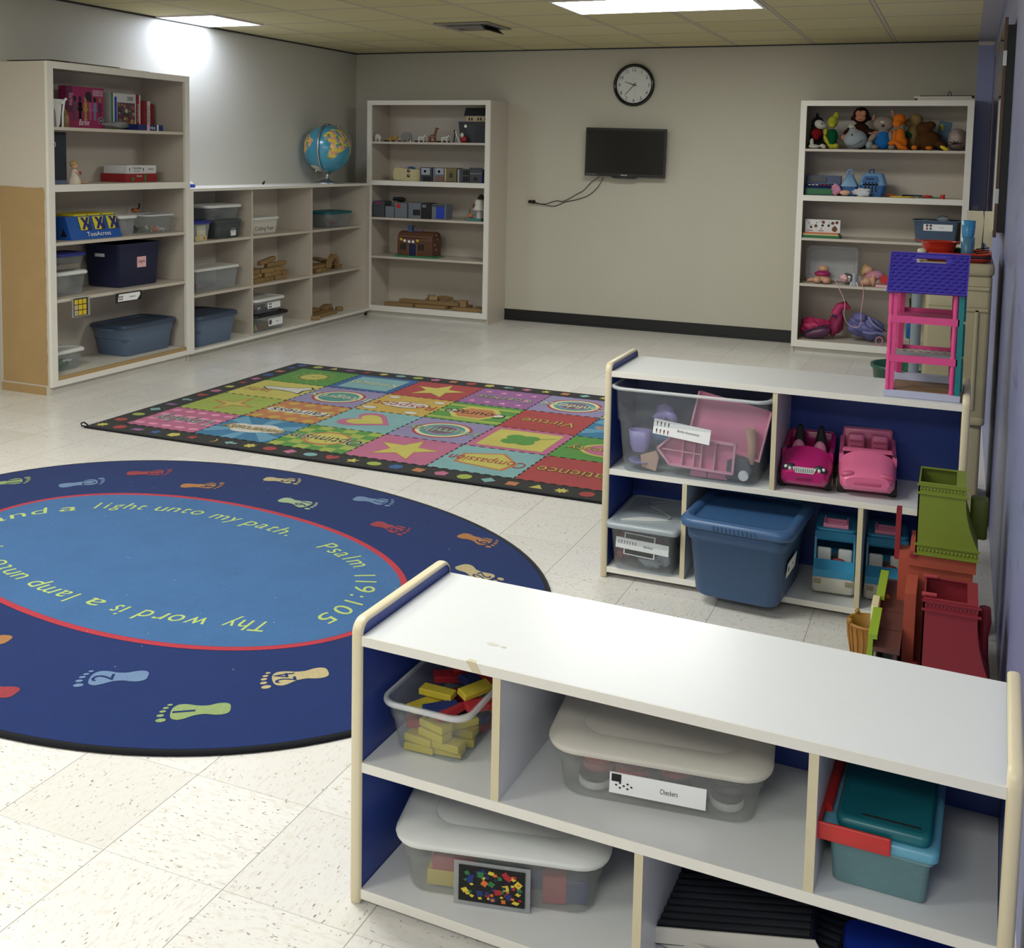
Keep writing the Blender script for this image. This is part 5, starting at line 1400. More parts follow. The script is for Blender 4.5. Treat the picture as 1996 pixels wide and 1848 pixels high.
plush('dark brown plush monkey sitting behind the round grey plush', 4.585, YR + .07, Zs, parts=[
    ('body', 'fur_brown', [((0, 0, .12), (.075, .055, .085)), ((-.085, -.03, .12), (.035, .035, .06), (0, 35, 0)), ((.095, -.03, .12), (.06, .03, .03), (0, 30, 0)), ((0, -.02, .05), (.07, .05, .05))]),
    ('head', 'fur_brown', [((.0, -.01, .255), (.062, .052, .066)), ((.062, 0, .235), (.016, .012, .018)), ((-.062, 0, .235), (.016, .012, .018))]),
    ('face', 'fur_tan', [((-.016, -.052, .272), (.022, .014, .024)), ((.020, -.052, .272), (.022, .014, .024)), ((.002, -.056, .235), (.040, .022, .026))]),
    ('hand', 'fur_tan', [((-.115, -.055, .09), (.022, .02, .026)), ((.11, -.07, .095), (.014, .018, .03), (0, 25, 0)), ((.115, -.06, .13), (.026, .016, .010))]),
    eyes(.002, .268, -.064, .005, .016), ('mouth', 'fur_red', [((.002, -.077, .228), (.016, .003, .002))])])
plush('round grey plush head with a black smile line in front of the monkey', 4.560, YR - .01, Zs, parts=[
    ('head', 'fur_grey', [((0, 0, .075), (.088, .07, .073)), ((-.02, 0, .135), (.035, .035, .03))]),
    ('tuft', 'fur_white', [((-.03, .01, .165), (.03, .014, .02), (0, 35, 0))]),
    ('mouth', 'black', [('limb', [(-.055, -.056, .032), (-.03, -.068, .026), (0, -.074, .032), (.03, -.070, .048), (.055, -.056, .070)], .0022)]),
    ('eye', 'black', [((-.022, -.062, .108), (.010, .006, .010)), ((-.022, -.064, .108), .002)]), ('fin', 'fur_grey', [((.10, .0, .035), (.028, .03, .034))])])
plush('grey brown plush animal with one long ear wearing blue overalls', 4.755, YR + .01, Zs, parts=[
    ('body', 'fur_mouse', [((0, 0, .10), (.05, .045, .07)), ((-.075, -.03, .09), (.022, .022, .045), (0, 40, 0)), ((.055, -.02, .08), (.02, .022, .06)), ((.065, -.04, .02), (.028, .03, .02)), ((-.055, -.03, .02), (.03, .03, .02))]),
    ('head', 'fur_mouse', [((0, -.0, .195), (.078, .055, .056)), ((-.03, 0, .225), (.03, .03, .02))]),
    ('ear', 'fur_pink', [((.062, .01, .265), (.014, .01, .045), (0, -22, 0)), ((-.075, .01, .24), (.012, .01, .030), (0, 5, 0)), ((-.085, .0, .12), (.03, .012, .010), (0, 15, 0))]),
    ('overalls', 'fur_blue', [((0, -.012, .06), (.060, .048, .058)), ((.0, -.018, .10), (.045, .035, .045))]),
    ('mouth', 'black', [((-.003, -.053, .178), (.011, .006, .011))]), ('muzzle', 'fur_white', [((-.005, -.046, .205), (.02, .012, .012))])])
plush('bright orange plush monkey-like toy with a round muzzle', 4.865, YR - .01, Zs, parts=[
    ('body', 'fur_orange', [((.01, 0, .09), (.040, .036, .075)), ((-.03, -.02, .10), (.014, .016, .055)), ((.0, -.035, .045), (.05, .018, .016), (0, 30, 0)), ((.03, -.03, .018), (.045, .022, .018), (0, 15, 0)), ((-.045, -.03, .05), (.028, .02, .018)), ((.035, 0, .05), (.03, .03, .05))]),
    ('head', 'fur_orange', [((.0, -.0, .225), (.046, .042, .045)), ((-.012, -.028, .195), (.036, .030, .030))]),
    ('ear', 'fur_orange', [((.045, .0, .232), (.010, .008, .014)), ((-.04, .0, .25), (.008, .008, .012))]), eyes(.0, .238, -.040, .005, .018)])
plush('tan plush animal behind the brown one, looking sideways', 4.955, YR + .10, Zs, parts=[
    ('body', 'fur_gold', [((.0, .0, .10), (.05, .045, .10))]), ('head', 'fur_gold', [((.02, 0, .225), (.05, .045, .050)), ((-.03, -.01, .20), (.030, .03, .030))]), ('ear', 'fur_white', [((-.05, -.0, .20), (.018, .012, .048), (0, 12, 0))]), ('leaf', 'fur_green', [((-.03, -.05, .115), (.030, .012, .024), (0, 30, 0))])])
plush('big dark brown plush animal lying face down with orange feet', 5.06, YR + .0, Zs, parts=[
    ('body', 'fur_mid', [((.01, 0, .075), (.085, .06, .072)), ((.09, -.01, .045), (.06, .035, .03), (0, 25, 0)), ((-.055, -.01, .06), (.03, .04, .06)), ((.05, .02, .12), (.06, .03, .02), (0, 25, 0))]),
    ('head', 'fur_mid', [((-.02, .0, .16), (.06, .05, .050)), ((.02, .0, .185), (.04, .04, .03))]),
    ('foot', 'fur_orange', [((-.08, -.055, .020), (.024, .016, .019)), ((.02, -.055, .018), (.028, .014, .016))])])
def cloth_book():
    t = thing('cloth_book', 'grey blue soft book with a yellow spot leaning behind the brown plush', 'book', (5.165, YR + .10, Zs + .002), 0, ry=radians(8))
    mat('book_cloth', '#4f6a7c', .9)
    MB().bev(-.055, .035, -.012, .012, 0, .215, 'book_cloth', .003).build('cover', t)
    MB().ell((-.03, -.0125, .17), (.012, .003, .026), 'fur_lime', rot=(0, -20, 0)).build('spot', t)
cloth_book()
o = MB().ell((0, 0, .014), (.036, .016, .014), 'yellow', rot=(0, 28, 0)).build('yellow_toy'); tag(o, 'small yellow oval toy beside the rolled blanket', 'toy'); o.location = (5.175, -.41, 1.605)
o.location.z = 1.5735 + .02
o.location = (5.185, -.425, 1.5755)
def roll():
    t = thing('rolled_blanket', 'rolled pinkish grey blanket at the right end of the plush shelf', 'blanket', (5.268, -.30, Zs))
    m = MB().ell((0, 0, .085), (.068, .12, .085), 'blanket', 28, 18, noise=.04, seed=5); m.build('cloth', t)
    m = MB()
    for a in range(5):
        an = radians(200 - 48 * a); m.tube([(-.015, -.117, .05), (-.015 + .03 * cos(an), -.112, .05 + .02 * sin(an)), (-.015 + .055 * cos(an), -.085, .05 + .035 * sin(an))], [.004, .003, .001], 'fur_brown', 6)
    m.build('fold', t)
roll()
# shelf with the till and carriers
def register():
    t = thing('toy_till', 'dark blue and green toy cash register, left end of its shelf', 'toy', (4.325, -.38, 1.2205))
    mat('till_blue', '#14305c', .45); mat('till_green', '#1d6a38', .45)
    m = MB().prism([(-.125, y, z) for y, z in ((0, 0), (0, .055), (.05, .085), (.07, .15), (.14, .15), (.14, 0))], (.26, 0, 0), 'till_blue'); m.build('body', t)
    MB().box(-.11, .12, -.0062, -.0002, .006, .048, 'till_green').build('drawer', t)
    MB().prism([(-.09, .0495, .1), (.03, .0495, .1), (.03, .0605, .14), (-.09, .0605, .14)], (0, -.003, .0005), 'dark_grey').build('display', t)
    for k in range(7): MB().box(-.10 + .028 * k, -.08 + .028 * k, .012, .032, .075, .080, ['paper', 'paper', 'paper', 'red', 'red', 'red', 'till_green'][k]).build('button', t)
register()
mat('carr_l', '#6a94b8', .4); mat('carr_d', '#1f5c98', .4)
def carrier(label, x, w, h, big):
    t = thing('toy_carrier', label, 'toy pet carrier', (x, -.36, 1.2205)); hx = w / 2
    if big:
        MB().rings([MB().rr(0, .06, a, .07, .03, z) for a, z in ((hx * .8, 0), (hx * .95, .05), (hx, .085))], 'carr_d').build('base', t)
        MB().rings([MB().rr(0, .06, a, b_, .03, z) for a, b_, z in ((hx + .004, .074, .0855), (hx + .004, .074, .095), (hx * .95, .068, .12), (hx * .8, .06, .165), (hx * .65, .05, .175))], 'carr_l').build('top', t)
        MB().prism([(-.07, -.014, .01), (.035, -.014, .01), (.045, -.014, .12), (.03, -.014, .155), (-.055, -.014, .155), (-.075, -.014, .12)], (0, .004, 0), 'carr_d').build('door', t)
        for k in range(4): MB().rbox(-.055 + .025 * k, -.045 + .025 * k, -.0165, -.0142, .035, .11, .004, 'rubber', .001).build('slot', t)
        MB().box(-.045, .01, -.0165, -.0142, .128, .138, 'rubber').build('slot', t)
        MB().tube([(-.03, .05, .175), (-.03, .05, .20), (.0, .05, .205), (.0, .05, .175)], .007, 'carr_d').build('handle', t)
    else:
        MB().rings([MB().rr(0, .06, a, .06, .015, z) for a, z in ((hx * .9, 0), (hx, .07))], 'carr_d').build('base', t)
        MB().rings([MB().rr(0, .06, a, b_, .012, z) for a, b_, z in ((hx + .004, .064, .0705), (hx + .004, .064, .08), (hx * .55, .04, .135), (hx * .45, .03, .16), (hx * .35, .02, .165))], 'carr_l').build('top', t)
        MB().tube([(-.018, .06, .165), (-.018, .06, .19), (.0, .06, .20), (.018, .06, .19), (.018, .06, .165)], .008, 'carr_l').build('handle', t)
carrier('small blue toy carrier with a tapered top beside the cash register', 4.525, .115, .15, False)
carrier('larger blue toy pet carrier with a barred door', 4.695, .19, .2, True)
def lying_doll():
    t = thing('baby_doll', 'baby doll wrapped in pink and white cloth lying before the carriers', 'doll', (4.55, -.425, 1.2205))
    MB().ell((-.11, 0, .045), (.058, .024, .045), 'pink_cloth', 28, 18, noise=.32, seed=3).build('pink_hat', t)
    MB().ell((-.045, -.002, .026), (.05, .02, .022), 'skin_doll', noise=.08, seed=7).build('head', t)
    MB().ell((.07, .0, .034), (.105, .024, .034), 'white_cloth', 32, 18, noise=.32, seed=4).build('white_dress', t)
mat('pink_cloth', '#c0819a', .9); mat('white_cloth', '#c6c6cc', .9)
lying_doll()
def steth():
    t = thing('toy_stethoscope', 'coloured toy doctor tubes lying flat, red, yellow and green', 'toy', (5.0, -.36, 1.2205))
    c = lambda cx, cy, rx, ry, a0, a1, z: [(cx + rx * cos(radians(a0 + (a1 - a0) * k / 16)), cy + ry * sin(radians(a0 + (a1 - a0) * k / 16)), z) for k in range(17)]
    MB().tube(c(-.09, 0, .085, .05, 0, 350, .006), .005, 'yellow').build('yellow_tube', t)
    MB().tube(c(-.02, .03, .07, .03, 200, 20, .016), .006, 'navy').build('dark_tube', t)
    MB().tube([(.02, .02, .006), (.08, 0, .008), (.14, -.02, .008), (.18, -.02, .008)], .004, 'green').build('green_tube', t)
    MB().ell((.085, -.01, .014), (.04, .02, .010), 'red').lathe((.19, -.02, 0), [(.022, 0), (.022, .006), (.014, .01), (.018, .03)], 'red', 16).build('red_bell', t)
    MB().tube(c(-.16, .0, .04, .03, 90, 300, .017), .004, 'red').build('red_tube', t)
steth()
# game shelf
game_box('flat green and yellow game boxes under a white patterned card', 4.185, 4.48, -.42, -.24, .8945, .912, 'till_green', name='game_box')
m = MB().bev(-.14, .14, -.08, .08, 0, .012, 'r_cream', .001); o = m.build('game_board'); tag(o, 'yellow edged game board lying on the green game box', 'board game'); o.location = (4.33, -.33, .9125)
m = MB().bev(-.13, .13, -.07, .07, 0, .008, 'orange', .001); o = m.build('game_board'); tag(o, 'thin orange game board on top of the yellow edged board', 'board game'); o.location = (4.335, -.33, .925)
m = MB().bev(-.13, .13, 0, .012, 0, .10, 'box_white', .001)
r7 = random.Random(9)
for k, (x, z) in enumerate([(-.10, .07), (-.085, .04), (-.05, .05), (-.045, .075), (0, .055), (.005, .08), (-.01, .03), (.045, .055), (.075, .075), (.085, .035), (.09, .045), (.105, .08)]):
    m.shape(ngon(7) if k % 3 else star(5, .4), (x, -.0008, z), ['ink', 'rubber', 'an_brown'][k % 3], UX, UZ, .007 + .003 * (k % 3))
m.box(-.11, -.07, -.0008, 0, .012, .016, 'ink'); m.box(-.03, .01, -.0008, 0, .012, .016, 'ink'); m.ell((.09, -.002, .03), (.020, .002, .020), 'an_brown')
for x_, z_, a_ in ((-.11, .085, -.7), (-.02, .085, .6), (.05, .075, -.9), (.065, .072, .8), (.11, .085, 1.0), (-.09, .055, .3)): m.shape([(-1, -.08), (1, -.08), (1, .08), (-1, .08)], (x_, -.0009, z_), 'ink', UX, UZ, .014, a_)
o = m.build('game_card'); tag(o, 'white card with black insect drawings standing on the game boxes', 'card'); o.location = (4.345, -.36, .9335)
t = storage_bin('open grey blue tub with a picture label on the far right bookcase', 5.155, -.28, .8945, .31, .24, .165, 'tote', None, .02, .88, .0, rim=.012,
    cards=[dict(c=(.015, -.1165, .115), u=UX, w=UZ, W_=.20, H_=.05, txt='Tea set', size=.012, tx=.12, pics=[(-.075, .012, .010, ngon(7), 'r_mauve'), (-.05, .012, .010, ngon(7), 'r_mauve'), (-.075, -.010, .012, star(5, .5), 'box_red'), (-.05, -.010, .012, star(5, .5), 'ink')])])
m = MB().ell((0, 0, .02), (.06, .045, .03), 'fur_grey', noise=.15, seed=3); o = m.build('grey_cloth'); tag(o, 'grey fuzzy cloth bulging out of the grey blue tub', 'cloth'); o.location = (5.20, -.28, 1.045)
m = MB().ell((-.03, 0, .02), (.09, .07, .05), 'r_teal', noise=.15, seed=3); o = m.build('play_food'); tag(o, 'dark green toy pieces filling the grey blue tub', 'toys'); o['kind'] = 'stuff'; o.location = (5.12, -.28, .99)
# doll shelf
def clear_lid():
    t = thing('box_lid', 'large clear plastic box lid leaning against the back of the doll shelf', 'lid', (4.41, -.235, .5435), 0, rx=radians(-12))
    m = MB(); R = []
    for i, (g, y) in enumerate(((0, 0), (.002, -.014), (.012, -.016), (.03, -.014), (.034, -.006))):
        R.append([(px, y, pz + .145) for px, pz, _ in MB().rr(0, 0, .20 - g, .142 - g, .04, 0)])
    m.rings(R, 'clear_lid_panel', True, False, True); m.build('panel', t)
clear_lid()
def baby(label, x, y, z, cloth, rz, parts):
    t = thing('baby_doll', label, 'doll', (x, y, z), rz)
    for nm, mt, blobs in parts:
        m = MB()
        for b_ in blobs: m.ell(b_[0], b_[1], mt, rot=b_[2] if len(b_) > 2 else None)
        o = m.build(nm, t)
        if len(blobs) > 1: remesh(o)
    return t
baby('baby doll kneeling face down in a pink outfit', 4.36, -.34, .5425, 0, 0, [
    ('body', 'skin_doll', [((.035, -.05, .028), (.034, .04, .027)), ((-.035, -.05, .028), (.034, .04, .027)), ((0, 0, .05), (.055, .05, .035)), ((-.075, .0, .022), (.05, .018, .016), (0, -12, 0))]),
    ('outfit', 'box_magenta', [((0, -.02, .075), (.062, .05, .022)), ((0, .0, .07), (.06, .05, .03))]), ('head', 'skin_doll', [((0, .03, .105), (.042, .04, .034)), ((0, .05, .10), (.03, .03, .03))])])
m = MB().ell((0, 0, .045), (.075, .06, .042), 'silver', 20, 12, noise=.22, seed=3); m.ell((-.03, -.02, .05), (.05, .045, .032), 'pink_paper', noise=.3, seed=8)
o = m.build('foil_balloon'); tag(o, 'crumpled silver and pink foil balloon between the dolls', 'balloon'); o.location = (4.545, -.33, .5425)
def unicorn():
    t = thing('toy_figure', 'small white and grey toy figure standing before the foil balloon', 'toy figure', (4.60, -.415, .5425))
    MB().rings([MB().rr(0, 0, a, a * .7, a * .65, z) for a, z in ((.022, 0), (.02, .02), (.014, .04), (.013, .07), (.016, .09), (.008, .10))], 'castle_light').build('body', t)
    MB().tube([(-.018, -.005, .03), (-.026, -.008, .0)], .006, 'an_white').tube([(.018, -.005, .03), (.028, -.008, .0)], .006, 'an_white').build('legs', t)
unicorn()
baby('baby doll with brown hair lying on its back, knees bent', 4.71, -.34, .5425, 0, 0, [
    ('body', 'skin_doll', [((-.02, -.035, .035), (.035, .035, .033)), ((.025, -.035, .05), (.018, .02, .05)), ((-.05, -.04, .025), (.02, .03, .024)), ((0, .01, .05), (.05, .035, .035))]),
    ('outfit', 'pink_cloth', [((.045, 0, .085), (.055, .045, .035)), ((.0, .01, .07), (.04, .04, .03))]), ('head', 'skin_doll', [((-.02, .02, .115), (.040, .036, .036)), ((-.03, .0, .11), (.025, .02, .02))]), ('hair', 'hair_blond', [((-.035, .028, .13), (.030, .035, .032)), ((-.05, .01, .10), (.02, .02, .03))])])
m = MB().prism([(-.045, 0, .015), (.04, 0, 0), (.05, 0, .045), (-.02, 0, .075)], (0, .05, .0), 'red'); o = m.build('red_purse'); tag(o, 'red folded item lying right of the brown haired doll', 'toy'); o.location = (4.82, -.38, .5625)
m = MB().bev(-.055, .055, -.04, .04, 0, .018, 'pink_paper', .002); o = m.build('pink_box'); tag(o, 'pale pink flat box under the red folded item', 'box'); o.location = (4.81, -.37, .5425)
# bags
def bag(label, x, y, z, cat, parts):
    t = thing('backpack', label, cat, (x, y, z))
    for nm, mt, fn in parts: m = MB(); fn(m, mt); m.build(nm, t)
    return t
mat('bag_pink', '#b02a5c', .6, bump=.2, bscale=30); mat('bag_deep', '#8c1c4c', .6); mat('bag_sequin', '#5a3050', .35, var=.3, scale=120, bump=.4, bscale=300); mat('bag_purple', '#68689c', .55, bump=.25, bscale=25); mat('bag_strap', '#7f7fb0', .6)
bag('bright pink backpack with a dark sparkly pocket on the bottom shelf', 4.34, -.26, .1035, 'backpack', [
    ('body', 'bag_pink', lambda m, k: m.ell((-.02, 0, .085), (.135, .12, .085), k, 40, 26, noise=.14, seed=5)),
    ('pocket', 'bag_sequin', lambda m, k: m.ell((-.005, -.075, .055), (.115, .06, .052), k, 24, 14, noise=.05, seed=2, rot=(0, -14, 0))),
    ('piping', 'ink', lambda m, k: m.tube([(-.13, -.07, .02), (-.09, -.115, .05), (-.02, -.13, .09), (.05, -.125, .115), (.10, -.10, .12)], .004, k)),
    ('flap', 'bag_deep', lambda m, k: m.ell((.13, .0, .12), (.07, .07, .12), k, 20, 14, noise=.12, seed=9, rot=(0, 15, 0))),
    ('tip', 'bag_pink', lambda m, k: m.tube([(.12, -.03, .19), (.15, -.02, .255), (.19, -.01, .275), (.22, 0, .24)], [.04, .035, .03, .015], k, 12)),
    ('button', 'navy', lambda m, k: m.ell((.12, -.079, .19), (.012, .006, .012), k))])
bag('lavender purple backpack lying beside the pink one', 4.68, -.25, .108, 'backpack', [
    ('body', 'bag_purple', lambda m, k: m.ell((0, 0, .10), (.155, .12, .10), k, 40, 26, noise=.16, seed=15, rot=(0, 8, 0))),
    ('top', 'bag_purple', lambda m, k: m.ell((-.04, .0, .175), (.07, .08, .045), k, 20, 12, noise=.08, seed=4)),
    ('strap', 'bag_strap', lambda m, k: m.tube([(.03, -.07, .19), (.06, -.10, .15), (.10, -.10, .12), (.14, -.06, .10)], .011, k)),
    ('strap', 'bag_strap', lambda m, k: m.tube([(-.0, -.115, .08), (.05, -.125, .075), (.10, -.10, .08), (.15, -.07, .065)], .011, k)),
    ('cord', 'ink', lambda m, k: m.tube([(.06, -.08, .17), (.12, -.09, .12), (.165, -.06, .09)], .004, k))])
tag(MB().tube([(4.80 + .025 * cos(a), -.40, .135 + .03 * sin(a)) for a in [2 * pi * k / 16 for k in range(17)]], .005, 'pink_cloth').build('hair_band'), 'pink ring shaped band beside the purple backpack', 'band')
def ribbon(label, pts): tag(MB().tube(pts, .0022, 'pink_paper', 6).build('balloon_ribbon'), label, 'ribbon')
def crv(pts, n=8):
    pts = [Vector(p) for p in pts]; out = []
    for i in range(len(pts) - 1):
        p0 = pts[max(i - 1, 0)]; p1 = pts[i]; p2 = pts[i + 1]; p3 = pts[min(i + 2, len(pts) - 1)]
        for k in range(n):
            s = k / n; out.append(tuple(.5 * ((2 * p1) + (p2 - p0) * s + (2 * p0 - 5 * p1 + 4 * p2 - p3) * s * s + (-p0 + 3 * p1 - 3 * p2 + p3) * s ** 3)))
    return out + [tuple(pts[-1])]
ribbon('long pale ribbon looping down from the foil balloon past the shelf edge', crv([(4.46, -.42, .58), (4.50, -.47, .52), (4.545, -.475, .42), (4.545, -.475, .32), (4.58, -.46, .25), (4.64, -.46, .235), (4.665, -.46, .27), (4.665, -.475, .36), (4.675, -.475, .46), (4.67, -.46, .54), (4.635, -.42, .62)]))
# papers on top of the far right bookcase
m = MB()
for k, (a, b_, z) in enumerate(((4.985, 5.365, 1.9355), (4.96, 5.35, 1.9505), (5.0, 5.366, 1.9655))): m.box(a, b_, -.44, -.10, z, z + [.014, .014, .005][k], ['toekick', 'white_paint', 'dark_grey'][k])
tag(m.build('folded_boards'), 'stack of thin folded boards on top of the far right bookcase', 'boards')
m = MB().tube([(-.012, 0, .0), (-.008, 0, .02), (.0, 0, .028), (.010, 0, .02), (.012, 0, 0)], .003, 'rubber').ell((0, 0, .03), (.006, .005, .006), 'green'); o = m.build('binder_clip'); tag(o, 'small black clip on the folded boards of the far right bookcase', 'clip'); o.location = (5.20, -.38, 1.971)

# ------------------------------------------------------------------ right side: mirror, play kitchen
mat('kitchen_beige', '#b8ad8a', .45, var=.03); mat('kitchen_dark', '#8f866a', .5); mat('kitchen_grey', '#8d979c', .4); mat('kitchen_cream', '#d8d2b8', .45)
def mirror():
    t = thing('wall_mirror', 'tall wood framed mirror standing off the lavender wall on the right', 'mirror', (5.449, -4.07, 1.178))
    mg = bpy.data.materials.new('mirror_glass'); mg.use_nodes = True; b = mg.node_tree.nodes['Principled BSDF']
    b.inputs['Base Color'].default_value = (.82, .84, .82, 1); b.inputs['Metallic'].default_value = 1; b.inputs['Roughness'].default_value = .02; MATS['mirror_glass'] = mg
    mat('mirror_wood', '#5a4434', .5)
    L, Hh = 1.55, .895
    MB().box(.0002, .004, .018, L - .018, .018, Hh - .018, 'mirror_glass').build('glass', t)
    MB().box(-.002, .010, 0, .018, 0, Hh, 'mirror_wood').box(-.002, .010, L - .018, L, 0, Hh, 'mirror_wood').box(-.002, .010, .018, L - .018, 0, .018, 'mirror_wood').box(-.002, .010, .018, L - .018, Hh - .018, Hh, 'mirror_wood').build('frame', t)
    MB().box(.0105, .040, .004, L - .02, .02, Hh - .03, 'black').build('gap_shade', t)  # black block standing in for the shadow in the gap behind the mirror
    for z in (.14, .70): MB().box(-.003, .011, -.003, -.0002, z, z + .06, 'silver').build('clip', t)
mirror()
def kitchen():
    x0, x1, y0, y1 = 5.165, 5.450, -4.30, -3.60
    t = thing('play_kitchen', 'beige plastic play kitchen against the right wall under the red trays', 'play kitchen', (5.307, -3.95, 0))
    ox, oy = 5.307, -3.95
    def B(m, a, b_, c_, d, e_, f, mt, r=.02, q=.008): return m.rbox(a - ox, b_ - ox, c_ - oy, d - oy, e_, f, r, mt, q)
    B(MB(), 5.205, x1, y0, y1, .435, 1.035, 'kitchen_beige').build('cabinet', t)
    B(MB(), 5.165, x1 + .006, y0 - .012, y1 + .01, 1.0355, 1.085, 'kitchen_beige', .03, .012).build('worktop', t)
    B(MB(), 5.385, x1 - .01, y0 + .02, y1 - .02, .0, .434, 'kitchen_beige', .015).build('leg', t)
    B(MB(), 5.375, x1 + .0, y0 - .005, y1, .435, .47, 'kitchen_beige').build('foot_rail', t)
    m = MB()
    for x in (5.40, ): m.rings([[(x - ox + w, y0 - oy - d, z) for w, d in ((-.010, .0), (-.006, .007), (.006, .007), (.010, 0))] for z in (.50, .90)], 'kitchen_beige', True, True, True)
    m.build('side_rib', t)
    m = MB()
    for z in (.90, .985): m.rings([[(x - ox, y0 - oy - d, z + w) for w, d in ((-.010, .0), (-.006, .007), (.006, .007), (.010, 0))] for x in (5.22, 5.44)], 'kitchen_beige', True, True, True)
    m.build('side_rib', t)
    m = MB(); m.tube([(5.175 - ox, y0 + .03 - oy, .42), (5.175 - ox, y0 + .03 - oy, 1.03)], .020, 'kitchen_grey', 10); m.build('grey_post', t)
    B(MB(), 5.15, 5.20, y0 - .0, y0 + .07, .36, .43, 'kitchen_grey', .015).build('post_foot', t)
    m = MB(); m.ell((5.176 - ox, y0 + .0 - oy, 1.10), (.014, .02, .016), 'kitchen_cream').ell((5.184 - ox, y0 - oy, 1.125), (.018, .016, .012), 'kitchen_cream'); m.build('knob', t)
    # rear upper panel in two moulded leaves
    m = MB().prism([(5.345 - ox, .0, 1.086), (5.345 - ox, .0, 1.10), (5.352 - ox, .0, 1.20), (5.345 - ox, .0, 1.245), (5.343 - ox, 0, 1.28), (5.408 - ox, 0, 1.28), (5.412 - ox, 0, 1.24), (5.405 - ox, 0, 1.086)], (0, .03, 0), 'kitchen_cream')
    o = m.build('upper_panel', t); o.location = (0, -.02, 0)
    m = MB().prism([(5.413 - ox, .0, 1.15), (5.413 - ox, 0, 1.28), (5.447 - ox, 0, 1.28), (5.447 - ox, 0, 1.12)], (0, .03, 0), 'kitchen_cream'); o = m.build('upper_panel', t); o.location = (0, -.02, 0)
    m = MB().tube([(5.145 - ox, y0 - oy + .1, .92), (5.152 - ox, y0 - oy + .1, .80), (5.156 - ox, y0 - oy + .1, .70)], .004, 'rubber').build('hanging_cord', t)
    B(MB(), 5.135, 5.16, y0 + .09, y0 + .12, .75, .84, 'carr_d', .008).build('blue_tag', t)
kitchen()
mat('tray_red', '#9c2820', .3); mat('bowl_red', '#b8301c', .3); mat('cup_blue', '#3f8fc0', .35); mat('cup_blue_lo', '#4f7f9c', .35)
def tray(label, z, mt, cx=5.315, cy=-4.17, hx=.128, hy=.13):
    m = MB(); m.rings([m.rr(0, 0, a, b_, .035, h) for a, b_, h in ((hx - .02, hy - .02, 0), (hx - .004, hy - .004, .010), (hx, hy, .018), (hx - .003, hy - .003, .0185), (hx - .012, hy - .012, .010), (hx - .022, hy - .022, .004))], mt)
    o = m.build('tray'); tag(o, label, 'tray'); o.location = (cx, cy, z)
tray('dark red plastic tray, lowest of the stack on the play kitchen', 1.0855, 'tray_red')
tray('dark grey plastic tray in the middle of the stacked trays', 1.095, 'dark_grey')
tray('orange red plastic tray on top of the stack, holding cups and bowl', 1.1045, 'bowl_red')
def bowl():
    t = thing('toy_bowl', 'red handled toy bowl on the top tray', 'bowl', (5.245, -4.22, 1.1095))
    m = MB(); m.rings([m.rr(0, 0, a, a * .8, a * .75, z) for a, z in ((.05, 0), (.056, .006), (.062, .03), (.070, .052), (.074, .054), (.066, .052), (.055, .01))], 'bowl_red'); m.build('body', t)
    for s in (-1, 1): MB().prism([(s * .070, -.022, .050), (s * .095, -.012, .054), (s * .095, .012, .054), (s * .070, .022, .050)], (0, 0, .004), 'bowl_red').build('handle', t)
bowl()
def cup(label, z, mt, h=.075):
    m = MB().lathe((0, 0, 0), [(.021, 0), (.022, .004), (.026, h), (.0235, h), (.0195, .006)], mt, 24)
    for k in range(12):
        a = 2 * pi * k / 12; m.tube([(.0215 * cos(a), .0215 * sin(a), .008), (.0245 * cos(a), .0245 * sin(a), h - .018)], .0016, mt, 6)
    o = m.build('cup'); tag(o, label, 'cup'); o.location = (5.352, -4.24, z)
cup('darker blue ribbed cup, lower of the two stacked cups', 1.1095, 'cup_blue_lo'); cup('light blue ribbed cup stacked on the darker blue cup', 1.185, 'cup_blue', .067)
m = MB().rings([MB().rr(0, 0, a, a * .7, .03, z) for a, z in ((.04, 0), (.05, .02), (.048, .02), (.038, .003))], 'fur_green'); o = m.build('toy_dish'); tag(o, 'dark green toy dish behind the blue cups', 'dish'); o.location = (5.325, -4.12, 1.1095)
m = MB()
for k in range(3): m.tube([(0, 0, .0 + k * .009), (.05, 0, .008 + k * .009)], .0022, 'rubber', 6)
m.tube([(-.04, 0, 0), (0, 0, .01)], .004, 'rubber', 6)
o = m.build('toy_fork'); tag(o, 'dark toy fork lying on the tray right of the cups', 'fork'); o.location = (5.385, -4.15, 1.1135)
def green_tub():
    t = thing('green_tub', 'dark green round tub on the floor behind the farther classroom shelf', 'tub', (5.05, -2.1, 0))
    mat('tub_green', '#16503a', .35)
    MB().lathe((0, 0, 0), [(.14, 0), (.15, .01), (.178, .25), (.19, .252), (.19, .27), (.172, .27), (.145, .012)], 'tub_green', 36).build('body', t)
green_tub()

